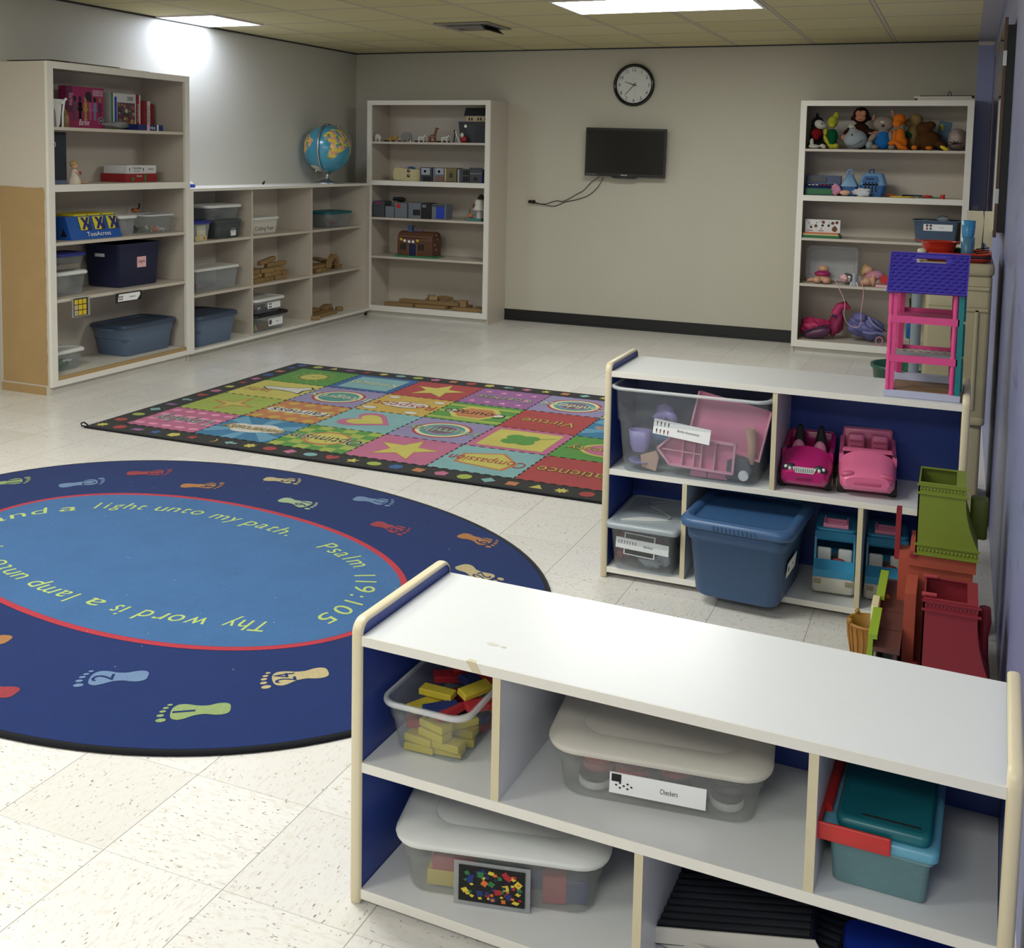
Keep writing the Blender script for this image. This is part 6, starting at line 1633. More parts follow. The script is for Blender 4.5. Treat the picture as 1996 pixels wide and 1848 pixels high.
# ------------------------------------------------------------------ farther classroom shelf
mat('dh_pink', '#d84a86', .38); mat('dh_deep', '#b8346c', .38); mat('dh_purple', '#4a3fa8', .35); mat('dh_teal', '#14787a', .4); mat('dh_grey', '#b4b6cc', .4); mat('dh_wood', '#7a5a3c', .5)
def dollhouse():
    W_, D_ = .226, .215
    t = thing('dollhouse', 'tall pink open dollhouse with purple shingled roof and teal side', 'dollhouse', (5.122, -5.36, .7385))
    MB().bev(0, W_, 0, D_, 0, .022, 'dh_grey', .002).build('base', t)
    MB().box(.025, W_ - .025, .012, D_ - .04, .0222, .0245, 'dh_wood').build('ground_floor_boards', t)
    MB().box(.02, W_ - .02, D_ - .035, D_ - .005, .0222, .045, 'dh_grey').build('rear_step', t)
    floors = (.125, .250)
    for k, z in enumerate(floors):
        MB().box(.014, W_ - .014, .0, .006, z - .012, z + .010, 'dh_pink').build('floor_beam', t); MB().box(.014, W_ - .014, D_ - .008, D_ - .002, z - .010, z + .012, 'dh_pink').build('floor_beam', t)
        f = MB().box(.016, W_ - .016, .0065, D_ - .0085, z - .004, z, 'kitchen_grey' if k == 0 else 'dh_deep'); f.build('floor_panel', t)
    m = MB()
    for i in range(16):
        for j in range(4):
            if (i + j) % 2: m.box(.02 + i * .0123, .02 + (i + 1) * .0123, D_ - .06 + j * .0125, D_ - .06 + (j + 1) * .0125, .1253, .1258, 'r_white')
    m.box(.02, .21, D_ - .06, D_ - .01, .1250, .1253, 'an_brown'); m.build('checked_mat', t)
    for x, y, mt in ((.012, .008, 'dh_pink'), (W_ - .026, .008, 'dh_pink'), (.030, D_ - .014, 'dh_deep'), (W_ - .03, D_ - .014, 'dh_deep')):
        m = MB(); R = []
        zs = [.022 + .0078 * k for k in range(42)]
        for z in zs:
            u = (z - .022) % .11
            r = .006 + .0022 * sin(u / .11 * pi) + (.002 if u < .012 or u > .10 else 0)
            R.append([(x + r * cos(2 * pi * q / 10), y + r * sin(2 * pi * q / 10), z) for q in range(10)])
        m.rings(R, mt); m.build('column', t)
    MB().box(.018, .030, .002, .016, .0222, .335, 'dh_pink').build('post', t); MB().box(.030, .044, D_ - .03, D_ - .012, .0222, .335, 'dh_deep').build('post', t)
    m = MB().box(W_ - .018, W_ - .002, .0, D_ - .02, .0222, .335, 'dh_teal')
    for z0 in (.03, .14, .25): m.box(W_ - .0018, W_ + .004, .03, D_ - .05, z0, z0 + .085, 'dh_teal')
    m.build('side_wall', t)
    # sloping roof with a carrying slot
    r = MB(); A = Vector((-.004, -.012, .335)); Bv = Vector((-.0, .060, .455)); dirv = (Bv - A); Ln = dirv.length; dv = dirv.normalized(); nv = Vector((0, -dv.z, dv.y)); U_ = Vector((1, 0, 0)); Wd = W_ + .008
    def rp(u, v, h=0): return tuple(A + U_ * u + dv * v + nv * h)
    def slab(u0, u1, v0, v1, h0, h1, mt='dh_purple'):
        r.add([rp(u0, v0, h0), rp(u1, v0, h0), rp(u1, v1, h0), rp(u0, v1, h0), rp(u0, v0, h1), rp(u1, v0, h1), rp(u1, v1, h1), rp(u0, v1, h1)], [(3, 2, 1, 0), (4, 5, 6, 7), (0, 1, 5, 4), (1, 2, 6, 5), (2, 3, 7, 6), (3, 0, 4, 7)], mt)
    s0, s1, t0, t1 = .078, .165, Ln - .034, Ln - .018
    slab(0, Wd, 0, t0, -.004, 0); slab(0, Wd, t1, Ln, -.004, 0); slab(0, s0, t0, t1, -.004, 0); slab(s1, Wd, t0, t1, -.004, 0)
    for a, b_, c_, d in ((0, Wd, 0, .004), (0, Wd, Ln - .004, Ln), (0, .004, .004, Ln - .004), (Wd - .004, Wd, .004, Ln - .004), (s0 - .003, s1 + .003, t1, t1 + .003), (s0 - .003, s1 + .003, t0 - .003, t0)): slab(a, b_, c_, d, 0, .004)
    nr = 11; dv_ = (Ln - .008) / nr
    for j in range(nr):
        off = (j % 2) * .012
        for i in range(-1, 11):
            u0 = .004 + i * .0235 + off; u1 = u0 + .0225
            v0 = .004 + j * dv_; v1 = v0 + dv_ * .95
            u0 = max(u0, .004); u1 = min(u1, Wd - .004)
            if u1 - u0 < .004: continue
            if v1 > t0 - .003 and v0 < t1 + .003 and u1 > s0 - .003 and u0 < s1 + .003: continue
            r.add([rp(u0, v0 + .0045, .0035), rp((u0 + u1) / 2, v0 + .0005, .0078), rp(u1, v0 + .0045, .0035), rp(u1, v1, .0005), rp(u0, v1, .0005), rp(u0, v0 + .0045, 0), rp((u0 + u1) / 2, v0 + .0005, 0), rp(u1, v0 + .0045, 0)], [(0, 1, 2, 3, 4), (5, 6, 1, 0), (6, 7, 2, 1), (7, 3, 2), (5, 0, 4)], 'dh_purple')
    r.build('roof', t)
    m = MB(); m.prism([(.002, -.008, .33), (.002, D_ - .02, .33), (.002, D_ - .02, .36), (.002, .075, .452), (.002, .062, .452)], (.004, 0, 0), 'dh_purple'); m.prism([(W_ - .004, -.008, .33), (W_ - .004, D_ - .02, .33), (W_ - .004, D_ - .02, .36), (W_ - .004, .075, .452), (W_ - .004, .062, .452)], (.004, 0, 0), 'dh_purple')
    m.build('gable', t)
dollhouse()

# clear tub of pink pieces
bin1 = storage_bin('large open clear tub full of pink toy pieces, upper shelf', 4.508, -5.245, .3925, .525, .33, .298, 'clear_plastic', None, .04, .88, .006, rz=0, rim=.010,
    cards=[dict(c=(-.02, -.1545, .165), u=(1, 0, -.10), w=(.10, 0, 1), W_=.195, H_=.052, txt='Barbie Accessories', size=.012, tx=.12, tw=.075, pics=[(-.085 + .013 * k, .012, .010, PERS, 'ink' if k % 2 else 'an_brown') for k in range(4)] + [(-.085 + .013 * k, -.014, .010, PERS, 'box_red' if k % 2 else 'ink') for k in range(4)])])
mat('acc_pink', '#e088a8', .35); mat('acc_pale', '#e8a8bc', .35); mat('acc_lilac', '#9a8cc8', .4); mat('acc_blue', '#6a8fb8', .4); mat('acc_grey', '#5a5d68', .5); mat('acc_flesh', '#d0a890', .5)
def acc(name, label, cat, loc, fn, rot=(0, 0, 0)):
    m = MB(); fn(m); o = m.build(name); tag(o, label, cat); o.location = loc; o.rotation_euler = rot; return o
bx0, by0, bz0 = 4.508, -5.245, .3955
def tray_shape(m):
    w, h, d = .27, .105, .022
    out = [(0, h * .5), (.05, h), (w, h), (w, 0), (.05, 0)]
    m.prism([(x, 0, z) for x, z in out], (0, .003, 0), 'acc_pink')
    for (a, b_) in zip(out, out[1:] + out[:1]):
        a = Vector((a[0], 0, a[1])); b2 = Vector((b_[0], 0, b_[1])); n = (b2 - a).normalized(); k = Vector((n.z, 0, -n.x)) * .007
        m.prism([tuple(a), tuple(b2), tuple(b2 - k * -1), tuple(a - k * -1)], (0, -d, 0), 'acc_pale')
    for x in (.09, .13, .155, .20): m.box(x, x + .004, -.018, -.0002, .006, h - .006, 'acc_pale')
    m.box(.02, .155, -.018, -.0002, h * .5 - .002, h * .5 + .002, 'acc_pale')
acc('toy_camper_half', 'pink compartment tray shaped like a toy boat inside the clear tub', 'toy piece', (bx0 - .115, by0 - .115, bz0 + .035), tray_shape, (radians(-6), radians(2), 0))
acc('toy_wall_piece', 'large pink open toy wall piece standing tilted inside the clear tub', 'toy piece', (bx0 - .02, by0 - .06, bz0 + .115), lambda m: (m.box(0, .255, 0, .004, 0, .175, 'acc_pink'), m.box(0, .255, -.02, -.0002, 0, .006, 'acc_pale'), m.box(0, .006, -.02, -.0002, .006, .175, 'acc_pale'), m.box(.249, .255, -.02, -.0002, .006, .175, 'acc_pale')), (radians(-4), radians(11), 0))
acc('purple_cup', 'lilac toy seat inside the clear tub at its left', 'toy piece', (bx0 - .18, by0 - .09, bz0 + .06), lambda m: m.rings([m.rr(0, 0, a, a * .7, .02, z) for a, z in ((.026, 0), (.034, .02), (.040, .075), (.036, .075), (.030, .02))], 'acc_lilac'))
acc('lilac_plate', 'lilac toy plate under the lilac seat in the clear tub', 'toy piece', (bx0 - .175, by0 - .09, bz0 + .02), lambda m: m.lathe((0, 0, 0), [(.02, 0), (.045, .008), (.045, .011), (.02, .004)], 'acc_lilac', 24))
acc('flesh_piece', 'pale beige toy piece near the bottom of the clear tub', 'toy piece', (bx0 - .115, by0 - .12, bz0 + .004), lambda m: m.prism([(0, 0, .0), (-.05, 0, .01), (-.055, 0, .05), (.0, 0, .07), (.01, 0, .05)], (0, .01, 0), 'acc_flesh'))
acc('purple_cloth', 'purple doll clothing bundle inside the clear tub', 'doll clothes', (bx0 - .11, by0 - .02, bz0 + .12), lambda m: m.ell((0, 0, .05), (.07, .04, .05), 'acc_lilac', noise=.25, seed=3))
acc('blue_cloth', 'dull blue doll clothing bundle inside the clear tub', 'doll clothes', (bx0 - .12, by0 + .0, bz0 + .05), lambda m: m.ell((0, 0, .04), (.09, .05, .04), 'acc_blue', noise=.25, seed=6))
acc('silver_disc', 'silver and white stacked toy plates leaning inside the clear tub', 'toy piece', (bx0 - .08, by0 - .05, bz0 + .15), lambda m: m.lathe((0, 0, 0), [(.03, -.006), (.038, 0), (.03, .006)], 'silver', 24), (radians(20), radians(55), 0))
acc('grey_piece', 'dark grey toy piece with a white wheel in the clear tub corner', 'toy piece', (bx0 + .165, by0 - .115, bz0 + .01), lambda m: (m.prism([(-.04, 0, 0), (-.035, 0, .06), (-.01, 0, .075), (.03, 0, .07), (.045, 0, .03), (.03, 0, 0)], (0, .03, 0), 'acc_grey'), m.lathe((.022, -.002, .018), [(.016, 0), (.018, .004), (.016, .014)], 'paper', 20, 'y')))
acc('toy_limb', 'flesh coloured doll limb upright in the clear tub corner', 'doll part', (bx0 + .20, by0 - .08, bz0 + .06), lambda m: m.tube([(0, 0, 0), (.005, 0, .06), (-.004, 0, .12)], [.012, .014, .018], 'acc_flesh', 10))
acc('toy_block', 'pink toy block pair at the bottom of the clear tub', 'toy piece', (bx0 + .06, by0 - .08, bz0 + .001), lambda m: (m.box(-.055, .0, -.03, .02, 0, .035, 'acc_pink'), m.box(.003, .07, -.03, .02, 0, .035, 'acc_pink')))
acc('pink_heap', 'deep pink toy pieces filling the back of the clear tub', 'toys', (bx0 + .09, by0 + .07, bz0 + .001), lambda m: m.ell((0, 0, .12), (.14, .06, .12), 'dh_deep', noise=.2, seed=6))['kind'] = 'stuff'
# clear drawer tub with grey lid
def clear_toy_tub():
    t = thing('storage_bin', 'clear tub with a swirled grey lid and white label, lower left', 'storage bin', (4.363, -5.245, .0405), 0)
    hx, hy, h = .115, .165, .158
    b_ = MB(); b_.rings([b_.rr(0, 0, a, c_, .02, q) for a, c_, q in bin_body(hx, hy, h, .02, taper=.9, step=0, rim=.004)], 'clear_plastic'); b_.build('body', t)
    m = MB(); N = 12; L = []
    L = [(hx + .012, hy + .012, h - .004), (hx + .015, hy + .015, h + .004), (hx + .012, hy + .012, h + .014), (hx - .004, hy - .002, h + .018), (hx - .01, hy - .01, h + .014)]
    m.rings([m.rr(0, 0, a, c_, .02, z) for a, c_, z in L], 'lid_grey'); m.build('lid', t)
    sw = MB(); pts = []
    for k in range(17):
        u = k / 16; pts.append((-hx * .75 + u * hx * 1.35, -hy * .80 + .30 * hy * sin(u * pi) * (1 - .3 * u) + u * u * .06, h + .0146))
    crescent = pts + [(x, y - .035 * sin(pi * (k / 16)), z) for k, (x, y, z) in reversed(list(enumerate(pts)))]
    sw.prism(crescent, (0, 0, .004), 'lid_white'); 
    sw.tube([(hx * .55, -hy * .72 + .06, h + .017), (hx * .62, -hy * .3, h + .018), (hx * .3, 0, h + .018), (-.02, hy * .25, h + .018), (-.04, hy * .5, h + .017), (.02, hy * .75, h + .017)], [.002, .005, .005, .004, .004, .002], 'kitchen_grey'); sw.build('swirl', t)
    card(t, (.0, -hy * .905 - .006, .098), (1, 0, -.04), (.04, 0, 1), .188, .038, 'Barbies', .012, pics=[(-.083 + .010 * k, .004, .008, PERS, 'ink' if k % 2 else 'box_red') for k in range(7)], tw=.032)
    card(t, (-.01, -hy * .905 - .0035, .098), (1, 0, -.04), (.04, 0, 1), .11, .078, None, mtl='paper', pics=[(0, 0, .05, [(-1.02, -.72), (1.02, -.72), (1.02, .72), (-1.02, .72)], 'ink'), (-.025, .028, .016, ngon(12, 0, .4), 'box_red')], name='maker_label')
clear_toy_tub()
acc('doll_clothes', 'grey striped doll dress crumpled in the lower clear tub', 'doll clothes', (4.375, -5.345, .0465), lambda m: (m.ell((0, 0, .03), (.075, .03, .028), 'castle_light', 24, 14, noise=.25, seed=4), m.ell((.05, -.0, .045), (.035, .03, .036), 'castle_light', 20, 12, noise=.3, seed=14)))
acc('doll_clothes', 'dark red doll clothes at the left of the lower clear tub', 'doll clothes', (4.275, -5.32, .0465), lambda m: (m.ell((0, 0, .03), (.028, .04, .03), 'box_red', noise=.2, seed=5), m.ell((.01, 0, .095), (.035, .04, .03), 'box_red', noise=.2, seed=6)))
acc('doll_clothes', 'black doll clothes in the middle of the lower clear tub', 'doll clothes', (4.34, -5.27, .0465), lambda m: (m.ell((0, 0, .045), (.07, .06, .045), 'dark_grey', noise=.2, seed=8)))
acc('doll_clothes', 'pink red doll clothes at the top of the lower clear tub', 'doll clothes', (4.39, -5.29, .085), lambda m: (m.ell((0, 0, .028), (.05, .05, .025), 'box_magenta', noise=.2, seed=9)))
# big denim blue tote
def denim_tote():
    t = thing('storage_tote', 'big denim blue lidded tote jutting out of the lower shelf', 'storage bin', (4.715, -5.335, .0405), radians(-4))
    hx, hy, h = .175, .20, .245
    b_ = MB(); b_.rings([b_.rr(0, 0, a, c_, .045, q) for a, c_, q in ((hx * .76, hy * .80, .0), (hx * .80, hy * .84, .012), (hx * .90, hy * .93, h * .78), (hx * .94, hy * .96, h * .79), (hx * .96, hy * .97, h), (hx * .92, hy * .93, h), (hx * .76, hy * .80, .012))], 'denim'); b_.build('body', t)
    m = MB(); m.rings([m.rr(0, 0, a, c_, .05, z) for a, c_, z in ((hx, hy, h - .012), (hx + .010, hy + .010, h - .008), (hx + .012, hy + .012, h + .012), (hx + .002, hy + .002, h + .024), (hx - .018, hy - .018, h + .024), (hx - .026, hy - .026, h + .010))], 'denim_lid')
    for k in range(11): m.box(-.07 + .0135 * k, -.064 + .0135 * k, -hy - .0145, -hy - .010, h - .006, h + .012, 'denim')
    m.build('lid', t)
    o = card(t, (hx * .885 + .003, -.06, .12), (0, 1, 0), (.10, 0, 1), .13, .050, 'Pets', .014, pics=[(-.045, 0, .012, star(6, .6), 'ink')], tx=.15)
denim_tote()
# open-top pink cars
def toy_car(label, x, y, z, rz, pal, L, W_, style):
    bodym, deep, seatm, trim = pal
    t = thing('toy_car', label, 'toy car', (x, y, z), rz)
    # sections along y (front = -y)
    hw = W_ / 2
    def sec(y, w, zb, zt, crown=.0, seg=6):
        pts = [(-w * .86, y, zb), (-w, y, zb + .012), (-w, y, zb + (zt - zb) * .6)]
        for k in range(seg + 1):
            a = pi - pi * k / seg; pts.append((w * .93 * cos(a), y, zb + (zt - zb) * .72 + (zt - zb) * .28 * sin(a) + crown * sin(a)))
        pts += [(w, y, zb + (zt - zb) * .6), (w, y, zb + .012), (w * .86, y, zb)]
        return pts
    zb = .018
    secs = [sec(-L / 2, hw * .74, zb + .012, .058), sec(-L / 2 + .012, hw * .90, zb, .070), sec(-L / 2 + .05, hw * .98, zb, .084), sec(-L / 2 + L * .34, hw, zb, .105, .006)]
    m = MB(); m.rings(secs, bodym, True, True, True); m.build('bonnet', t)
    # cockpit tub: side walls and tail
    y1, y2 = -L / 2 + L * .34, L / 2
    m = MB()
    wall = .012
    for s in (-1, 1):
        m.rings([[(s * hw, y1 + .001, zb), (s * hw, y1 + .001, .095), (s * (hw - wall), y1 + .001, .10), (s * (hw - wall), y1 + .001, zb)], [(s * hw, 0 + L * .1, zb), (s * hw, L * .1, .092), (s * (hw - wall), L * .1, .096), (s * (hw - wall), L * .1, zb)],
                 [(s * hw * .98, y2 - .03, zb), (s * hw * .98, y2 - .03, .115), (s * (hw * .98 - wall), y2 - .03, .12), (s * (hw * .98 - wall), y2 - .03, zb)], [(s * hw * .9, y2, zb), (s * hw * .88, y2, .115), (s * (hw * .85 - wall), y2, .118), (s * (hw * .9 - wall), y2, zb)]], bodym, False)
    m.rbox(-hw * .9, hw * .9, y2 - .03, y2, zb, .122 if style == 'deep' else .140, .01, bodym)
    m.box(-hw + wall, hw - wall, y1 + .001, y2 - .03, zb, zb + .012, deep); m.build('cockpit', t)
    if style == 'pale':
        m = MB(); m.rings([[(-hw * .86, y1 + .0, .105), (-hw * .80, y1 + .0, .112), (hw * .80, y1, .112), (hw * .86, y1, .105)], [(-hw * .9, y1 + .008, .108), (-hw * .82, y1 + .008, .115), (hw * .82, y1 + .008, .115), (hw * .9, y1 + .008, .108)]], bodym, False); m.build('windscreen_frame', t)
    for s in (-1, 1):
        q = MB()
        if style == 'deep': q.rings([q.rr(s * hw * .42, .02 + k * .006, a, .010, .01, z) for k, (a, z) in enumerate(((.016, .03), (.022, .06), (.018, .10), (.011, .135), (.006, .15)))], 'rubber'); q.ell((s * hw * .42, .012, .085), (.020, .012, .030), 'acc_pink')
        else: q.rbox(s * hw * .42 - .024, s * hw * .42 + .024, .035, .055, .03, .136, .01, seatm); [q.box(s * hw * .42 - .018, s * hw * .42 + .018, .0325, .0348, .066 + .016 * k, .073 + .016 * k, deep) for k in range(4)]
        q.build('seat', t)
    for s in (-1, 1):
        for yy in (-L * .30, L * .30):
            q = MB(); q.lathe((s * (hw - .012), yy, .024), [(.020, -.008 if s > 0 else -.014), (.024, -.006 if s > 0 else -.012), (.024, .012 if s > 0 else .006), (.020, .014 if s > 0 else .008)], 'rubber', 22, 'x')
            q.lathe((s * (hw - .012) + s * (.0145 if s > 0 else .0145), yy, .024), [(.013, 0), (.012, .001 * s)], 'cream_plastic', 16, 'x'); q.build('wheel', t)
    yf = -L / 2
    if style == 'deep':
        for s in (-1, 1):
            MB().ell((s * hw * .62, yf + .016, .064), (.020, .012, .010), 'dark_grey', rot=(0, s * 14, 0)).ell((s * hw * .56, yf + .007, .063), .0055, 'lid_white').ell((s * hw * .72, yf + .010, .066), .0055, 'lid_white').build('headlight', t)
        g = MB(); g.prism([(-.034, yf - .0005, .068), (.034, yf - .0005, .068), (.026, yf - .0005, .054), (-.026, yf - .0005, .054)], (0, .02, 0), 'lid_white')
        for k in range(11): g.box(-.028 + .0052 * k, -.0265 + .0052 * k, yf - .0012, yf - .0006, .056, .067, 'ink')
        g.build('grille', t)
        MB().rbox(-.022, .022, yf - .0015, yf + .004, .034, .044, .0005, deep, .001).build('number_plate', t)
    else:
        for s in (-1, 1): MB().ell((s * hw * .66, yf + .013, .060), (.021, .010, .009), trim, rot=(0, s * 8, 0)).build('headlight', t)
        MB().rbox(-.036, .036, yf - .0012, yf + .004, .036, .045, .0005, deep, .001).build('grille', t)
    return t
mat('car_deep', '#b01a68', .2, coat=.6); mat('car_deep2', '#84124c', .35); mat('car_pale', '#df6f96', .25, coat=.5); mat('car_pale2', '#c05578', .4)
toy_car('deep magenta open toy car with silver grille, left of the pale one', 4.886, -5.222, .3925, radians(2), ('car_deep', 'car_deep2', 'car_deep2', 'lid_white'), .26, .148, 'deep').scale = (1.12, 1.1, 1.2)
toy_car('pale pink open toy car with pink seats, right of the magenta one', 5.075, -5.205, .3925, radians(5), ('car_pale', 'car_pale2', 'car_pale', 'car_pale2'), .255, .158, 'pale').scale = (1.15, 1.1, 1.22)
# blue camper vans
mat('van_blue', '#2f86ae', .4); mat('van_white', '#b9b6aa', .55, var=.1)
def van(label, x, y):
    t = thing('toy_van', label, 'toy van', (x, y, .0405), radians(4)); hx, L = .060, .235; t.scale = (1.13, 1.1, 1.18)
    MB().rbox(-hx, hx, 0, L, .008, .052, .012, 'van_white', .006).build('lower_body', t)
    m = MB(); m.prism([(-hx + .002, yy, z) for yy, z in ((.004, .0525), (.006, .072), (.035, .092), (.035, .094), (.004 + .03, .0525))], (2 * hx - .004, 0, 0), 'van_blue'); m.build('front_panel', t)
    m = MB()
    for s in (-1, 1): m.prism([(s * (hx - .002), yy, z) for yy, z in ((.034, .0525), (.034, .094), (.052, .150), (.065, .165), (L - .01, .165), (L - .004, .0525))], (-s * .006, 0, 0), 'van_blue')
    m.prism([(-hx + .008, .052, .150), (hx - .008, .052, .150), (hx - .008, .066, .166), (-hx + .008, .066, .166)], (0, .006, -.008), 'van_blue')
    m.rbox(-hx + .002, hx - .002, .064, L - .006, .1655, .176, .014, 'van_blue', .006); m.box(-hx + .008, hx - .008, L - .012, L - .006, .0525, .165, 'van_blue'); m.build('cab_and_roof', t)
    for s in (-1, 1):
        MB().rbox(s * .030 - .020, s * .030 + .020, .062, .075, .0525, .118, .006, 'lid_white', .004).build('seat', t)
        MB().rbox(s * .044 - .010, s * .044 + .010, -.0025, .004, .034, .047, .0005, 'kitchen_dark', .001).build('headlight', t)
    MB().ell((.012, .054, .088), (.018, .005, .006), 'box_red').build('steering_wheel', t)
    m = MB(); m.box(-.036, .036, .07, .135, .1765, .180, 'acc_pink')
    for q in (-.034, .030): m.box(q, q + .005, .066, .138, .1802, .190, 'acc_pink')
    for q in range(3): m.box(-.036, .036, .070 + .026 * q, .075 + .026 * q, .1802, .187, 'acc_pink')
    m.build('roof_rack', t)
    for s in (-1, 1):
        for yy in (.045, .19): MB().lathe((s * .052, yy, .018), [(.018, -.006), (.018, .006)], 'rubber', 18, 'x').build('wheel', t)
van('blue and white toy van with pink roof rack beside the denim tote', 4.993, -5.318); van('blue and white toy van half hidden behind the toy playhouse', 5.158, -5.31)
# ------------------------------------------------------------------ toy tree house between the shelves
for nm, c in dict(th_olive='#77862a', th_olive_d='#5f6c20', th_lime='#8fae2e', th_coral='#a8503c', th_red='#8c2630', th_red_l='#a83a44', th_brown='#5e3a32', th_cream='#d8d0a0', th_basket='#9a6a2c').items(): mat(nm, c, .45, var=.04, bump=.08, bscale=120)
def mansard(t, name, x, y, z, w, d, h, mt, dark, flare=.03):
    """open-topped flared roof: left edge straight, right edge sweeping outwards to the bottom"""
    m = MB(); n = 12; prof = []
    for k in range(n + 1):
        u = k / n; prof.append((z + h * u, 0 if u > .8 else flare * (1 - max(0, u - .14) / .66) ** 1.7))
    th = .004
    # front skin
    fr = [[(x, y, zz), (x + w + f, y, zz)] for zz, f in prof]; bk = [[(x, y + th, zz), (x + w + f, y + th, zz)] for zz, f in prof]
    for k in range(n):
        m.add([fr[k][0], fr[k][1], fr[k + 1][1], fr[k + 1][0]], [(0, 1, 2, 3)], mt, True)
        m.add([bk[k][0], bk[k][1], bk[k + 1][1], bk[k + 1][0]], [(3, 2, 1, 0)], mt, True)
        # right skin
        m.add([(x + w + prof[k][1], y, prof[k][0]), (x + w + prof[k][1], y + d, prof[k][0]), (x + w + prof[k + 1][1], y + d, prof[k + 1][0]), (x + w + prof[k + 1][1], y, prof[k + 1][0])], [(0, 1, 2, 3)], mt, True)
    m.box(x, x + th, y, y + d, z, z + h, dark); m.box(x, x + w, y + d - th, y + d, z, z + h, dark)
    m.build(name, t)
    # cornice and trims
    a = .004
    def band(*q):
        MB().box(*q, mt).build('trim', t)
    band(x - a, x + w + a * 2, y - a, y - .0002, z + h - .028, z + h - .022); band(x - a, x + w + a * 2, y - a, y - .0002, z + h - .004, z + h + .001)
    band(x - a, x + w + flare + a, y - a, y - .0002, z + .028, z + .034); band(x - a, x + w + flare + a, y - a, y - .0002, z, z + .004); m = MB()
    for k in range(14): m.ell((x + .008 + k * (w - .01) / 13, y - .001, z + h - .013), (.0038, .0007, .0034), mt, 6, 4)
    for k in range(16): m.ell((x + .008 + k * (w + flare - .015) / 15, y - .001, z + .016), (.0040, .0007, .0042), mt, 6, 4)
    m.build('moulding', t)
    m = MB(); rw = .026
    m.box(x, x + w, y, y + .012, z + h + .0012, z + h + .004, mt).box(x, x + w * .25, y + d - .012, y + d, z + h + .0012, z + h + .004, mt).box(x + w - rw, x + w, y + .012, y + d - .012, z + h + .0012, z + h + .004, mt).box(x, x + .004, y + .012, y + d - .012, z + h + .0012, z + h + .004, mt).box(x + w * .25, x + w, y + d - .012, y + d, z + h + .0012, z + h + .004, mt)
    m.build('rim', t)
def treehouse():
    t = thing('toy_castle', 'big plastic toy playhouse with olive and dark red flared roofs', 'toy playhouse', (5.3, -5.8, 0))
    ox, oy = 5.3, -5.8
    P = lambda x: x - ox; Q = lambda y: y - oy
    m = MB().box(P(5.235), P(5.405), Q(-5.70), Q(-5.53), .0, .372, 'th_coral'); m.build('tall_tower_wall', t)
    MB().box(P(5.229), P(5.412), Q(-5.707), Q(-5.7002), .325, .372, 'th_coral').build('tower_band', t)
    MB().rbox(P(5.236), P(5.256), Q(-5.712), Q(-5.7072), .352, .366, .001, 'th_red', .001).build('clip', t)
    mansard(t, 'olive_roof', P(5.250), Q(-5.71), .362, .126, .18, .206, 'th_olive', 'th_olive_d', .040)
    MB().box(P(5.205), P(5.234), Q(-5.66), Q(-5.55), .0, .33, 'th_coral').build('side_wall', t)
    MB().box(P(5.190), P(5.2045), Q(-5.60), Q(-5.555), .30, .45, 'th_red').build('red_pillar', t)
    MB().rbox(P(5.392), P(5.440), Q(-5.56), Q(-5.51), .38, .50, .012, 'th_olive_d').build('dormer', t)
    MB().box(P(5.232), P(5.262), Q(-5.86), Q(-5.7072), .0, .30, 'th_coral').build('side_wall', t)
    m = MB().box(P(5.262), P(5.400), Q(-5.86), Q(-5.72), .0, .06, 'th_red'); m.build('short_tower_wall', t)
    mansard(t, 'red_roof', P(5.283), Q(-5.99), .10, .132, .17, .24, 'th_red', 'th_red', .040)
    MB().box(P(5.275), P(5.42), Q(-5.985), Q(-5.825), .0, .0995, 'th_red').build('short_tower_wall', t)
    for yy in (-5.84, -5.975): MB().rbox(P(5.278), P(5.315), Q(yy), Q(yy + .012), .3405 + .004, .352, .001, 'th_red_l', .001).build('clip', t)
    MB().lathe((P(5.435), Q(-5.87), .10), [(.012, 0), (.016, .03), (.012, .12), (.018, .16), (.014, .2)], 'th_red', 16).build('turret', t)
    MB().box(P(5.245), P(5.2745), Q(-5.93), Q(-5.88), .0, .12, 'th_red_l').build('red_step', t)
    # brown plank deck with cream and lime edging
    m = MB().box(P(5.165), P(5.232), Q(-6.02), Q(-5.50), .19, .20, 'th_brown')
    for k in range(4): m.box(P(5.165), P(5.232), Q(-6.02 + .13 * k), Q(-6.017 + .13 * k), .2002, .2015, 'th_brown')
    m.build('deck', t)
    MB().box(P(5.215), P(5.225), Q(-6.0), Q(-5.52), .0, .1895, 'th_brown').build('deck_support', t); MB().box(P(5.166), P(5.172), Q(-6.0), Q(-5.52), .0, .1895, 'th_cream').build('deck_wall', t)
    m = MB()
    for y0_, y1_ in ((-5.74, -5.53), (-6.02, -5.83)):
        m.box(P(5.152), P(5.1645), Q(y0_), Q(y1_), .05, .235, 'th_lime').box(P(5.1646), P(5.175), Q(y0_), Q(y1_), .222, .235, 'th_lime')
    m.build('leaf_rail', t)
    MB().rbox(P(5.145), P(5.1645), Q(-5.828), Q(-5.742), .0, .235, .002, 'th_cream', .002).build('window_frame', t)
    m = MB()
    for k in range(7):
        a = radians(30 + 20 * k); m.ell((P(5.150), Q(-5.93) + .03 * cos(a), .12 + .03 * sin(a)), (.004, .012, .016), 'th_lime', 8, 6, rot=(math.degrees(a), 0, 0))
    m.build('leaves', t)
    # round basket balcony
    m = MB(); cx, cy = 0.0, 0.0; N = 28
    m.lathe((cx, cy, .0), [(.036, .0), (.046, .05), (.049, .085), (.052, .088), (.050, .094), (.045, .092), (.041, .05), (.032, .004)], 'th_basket', N)
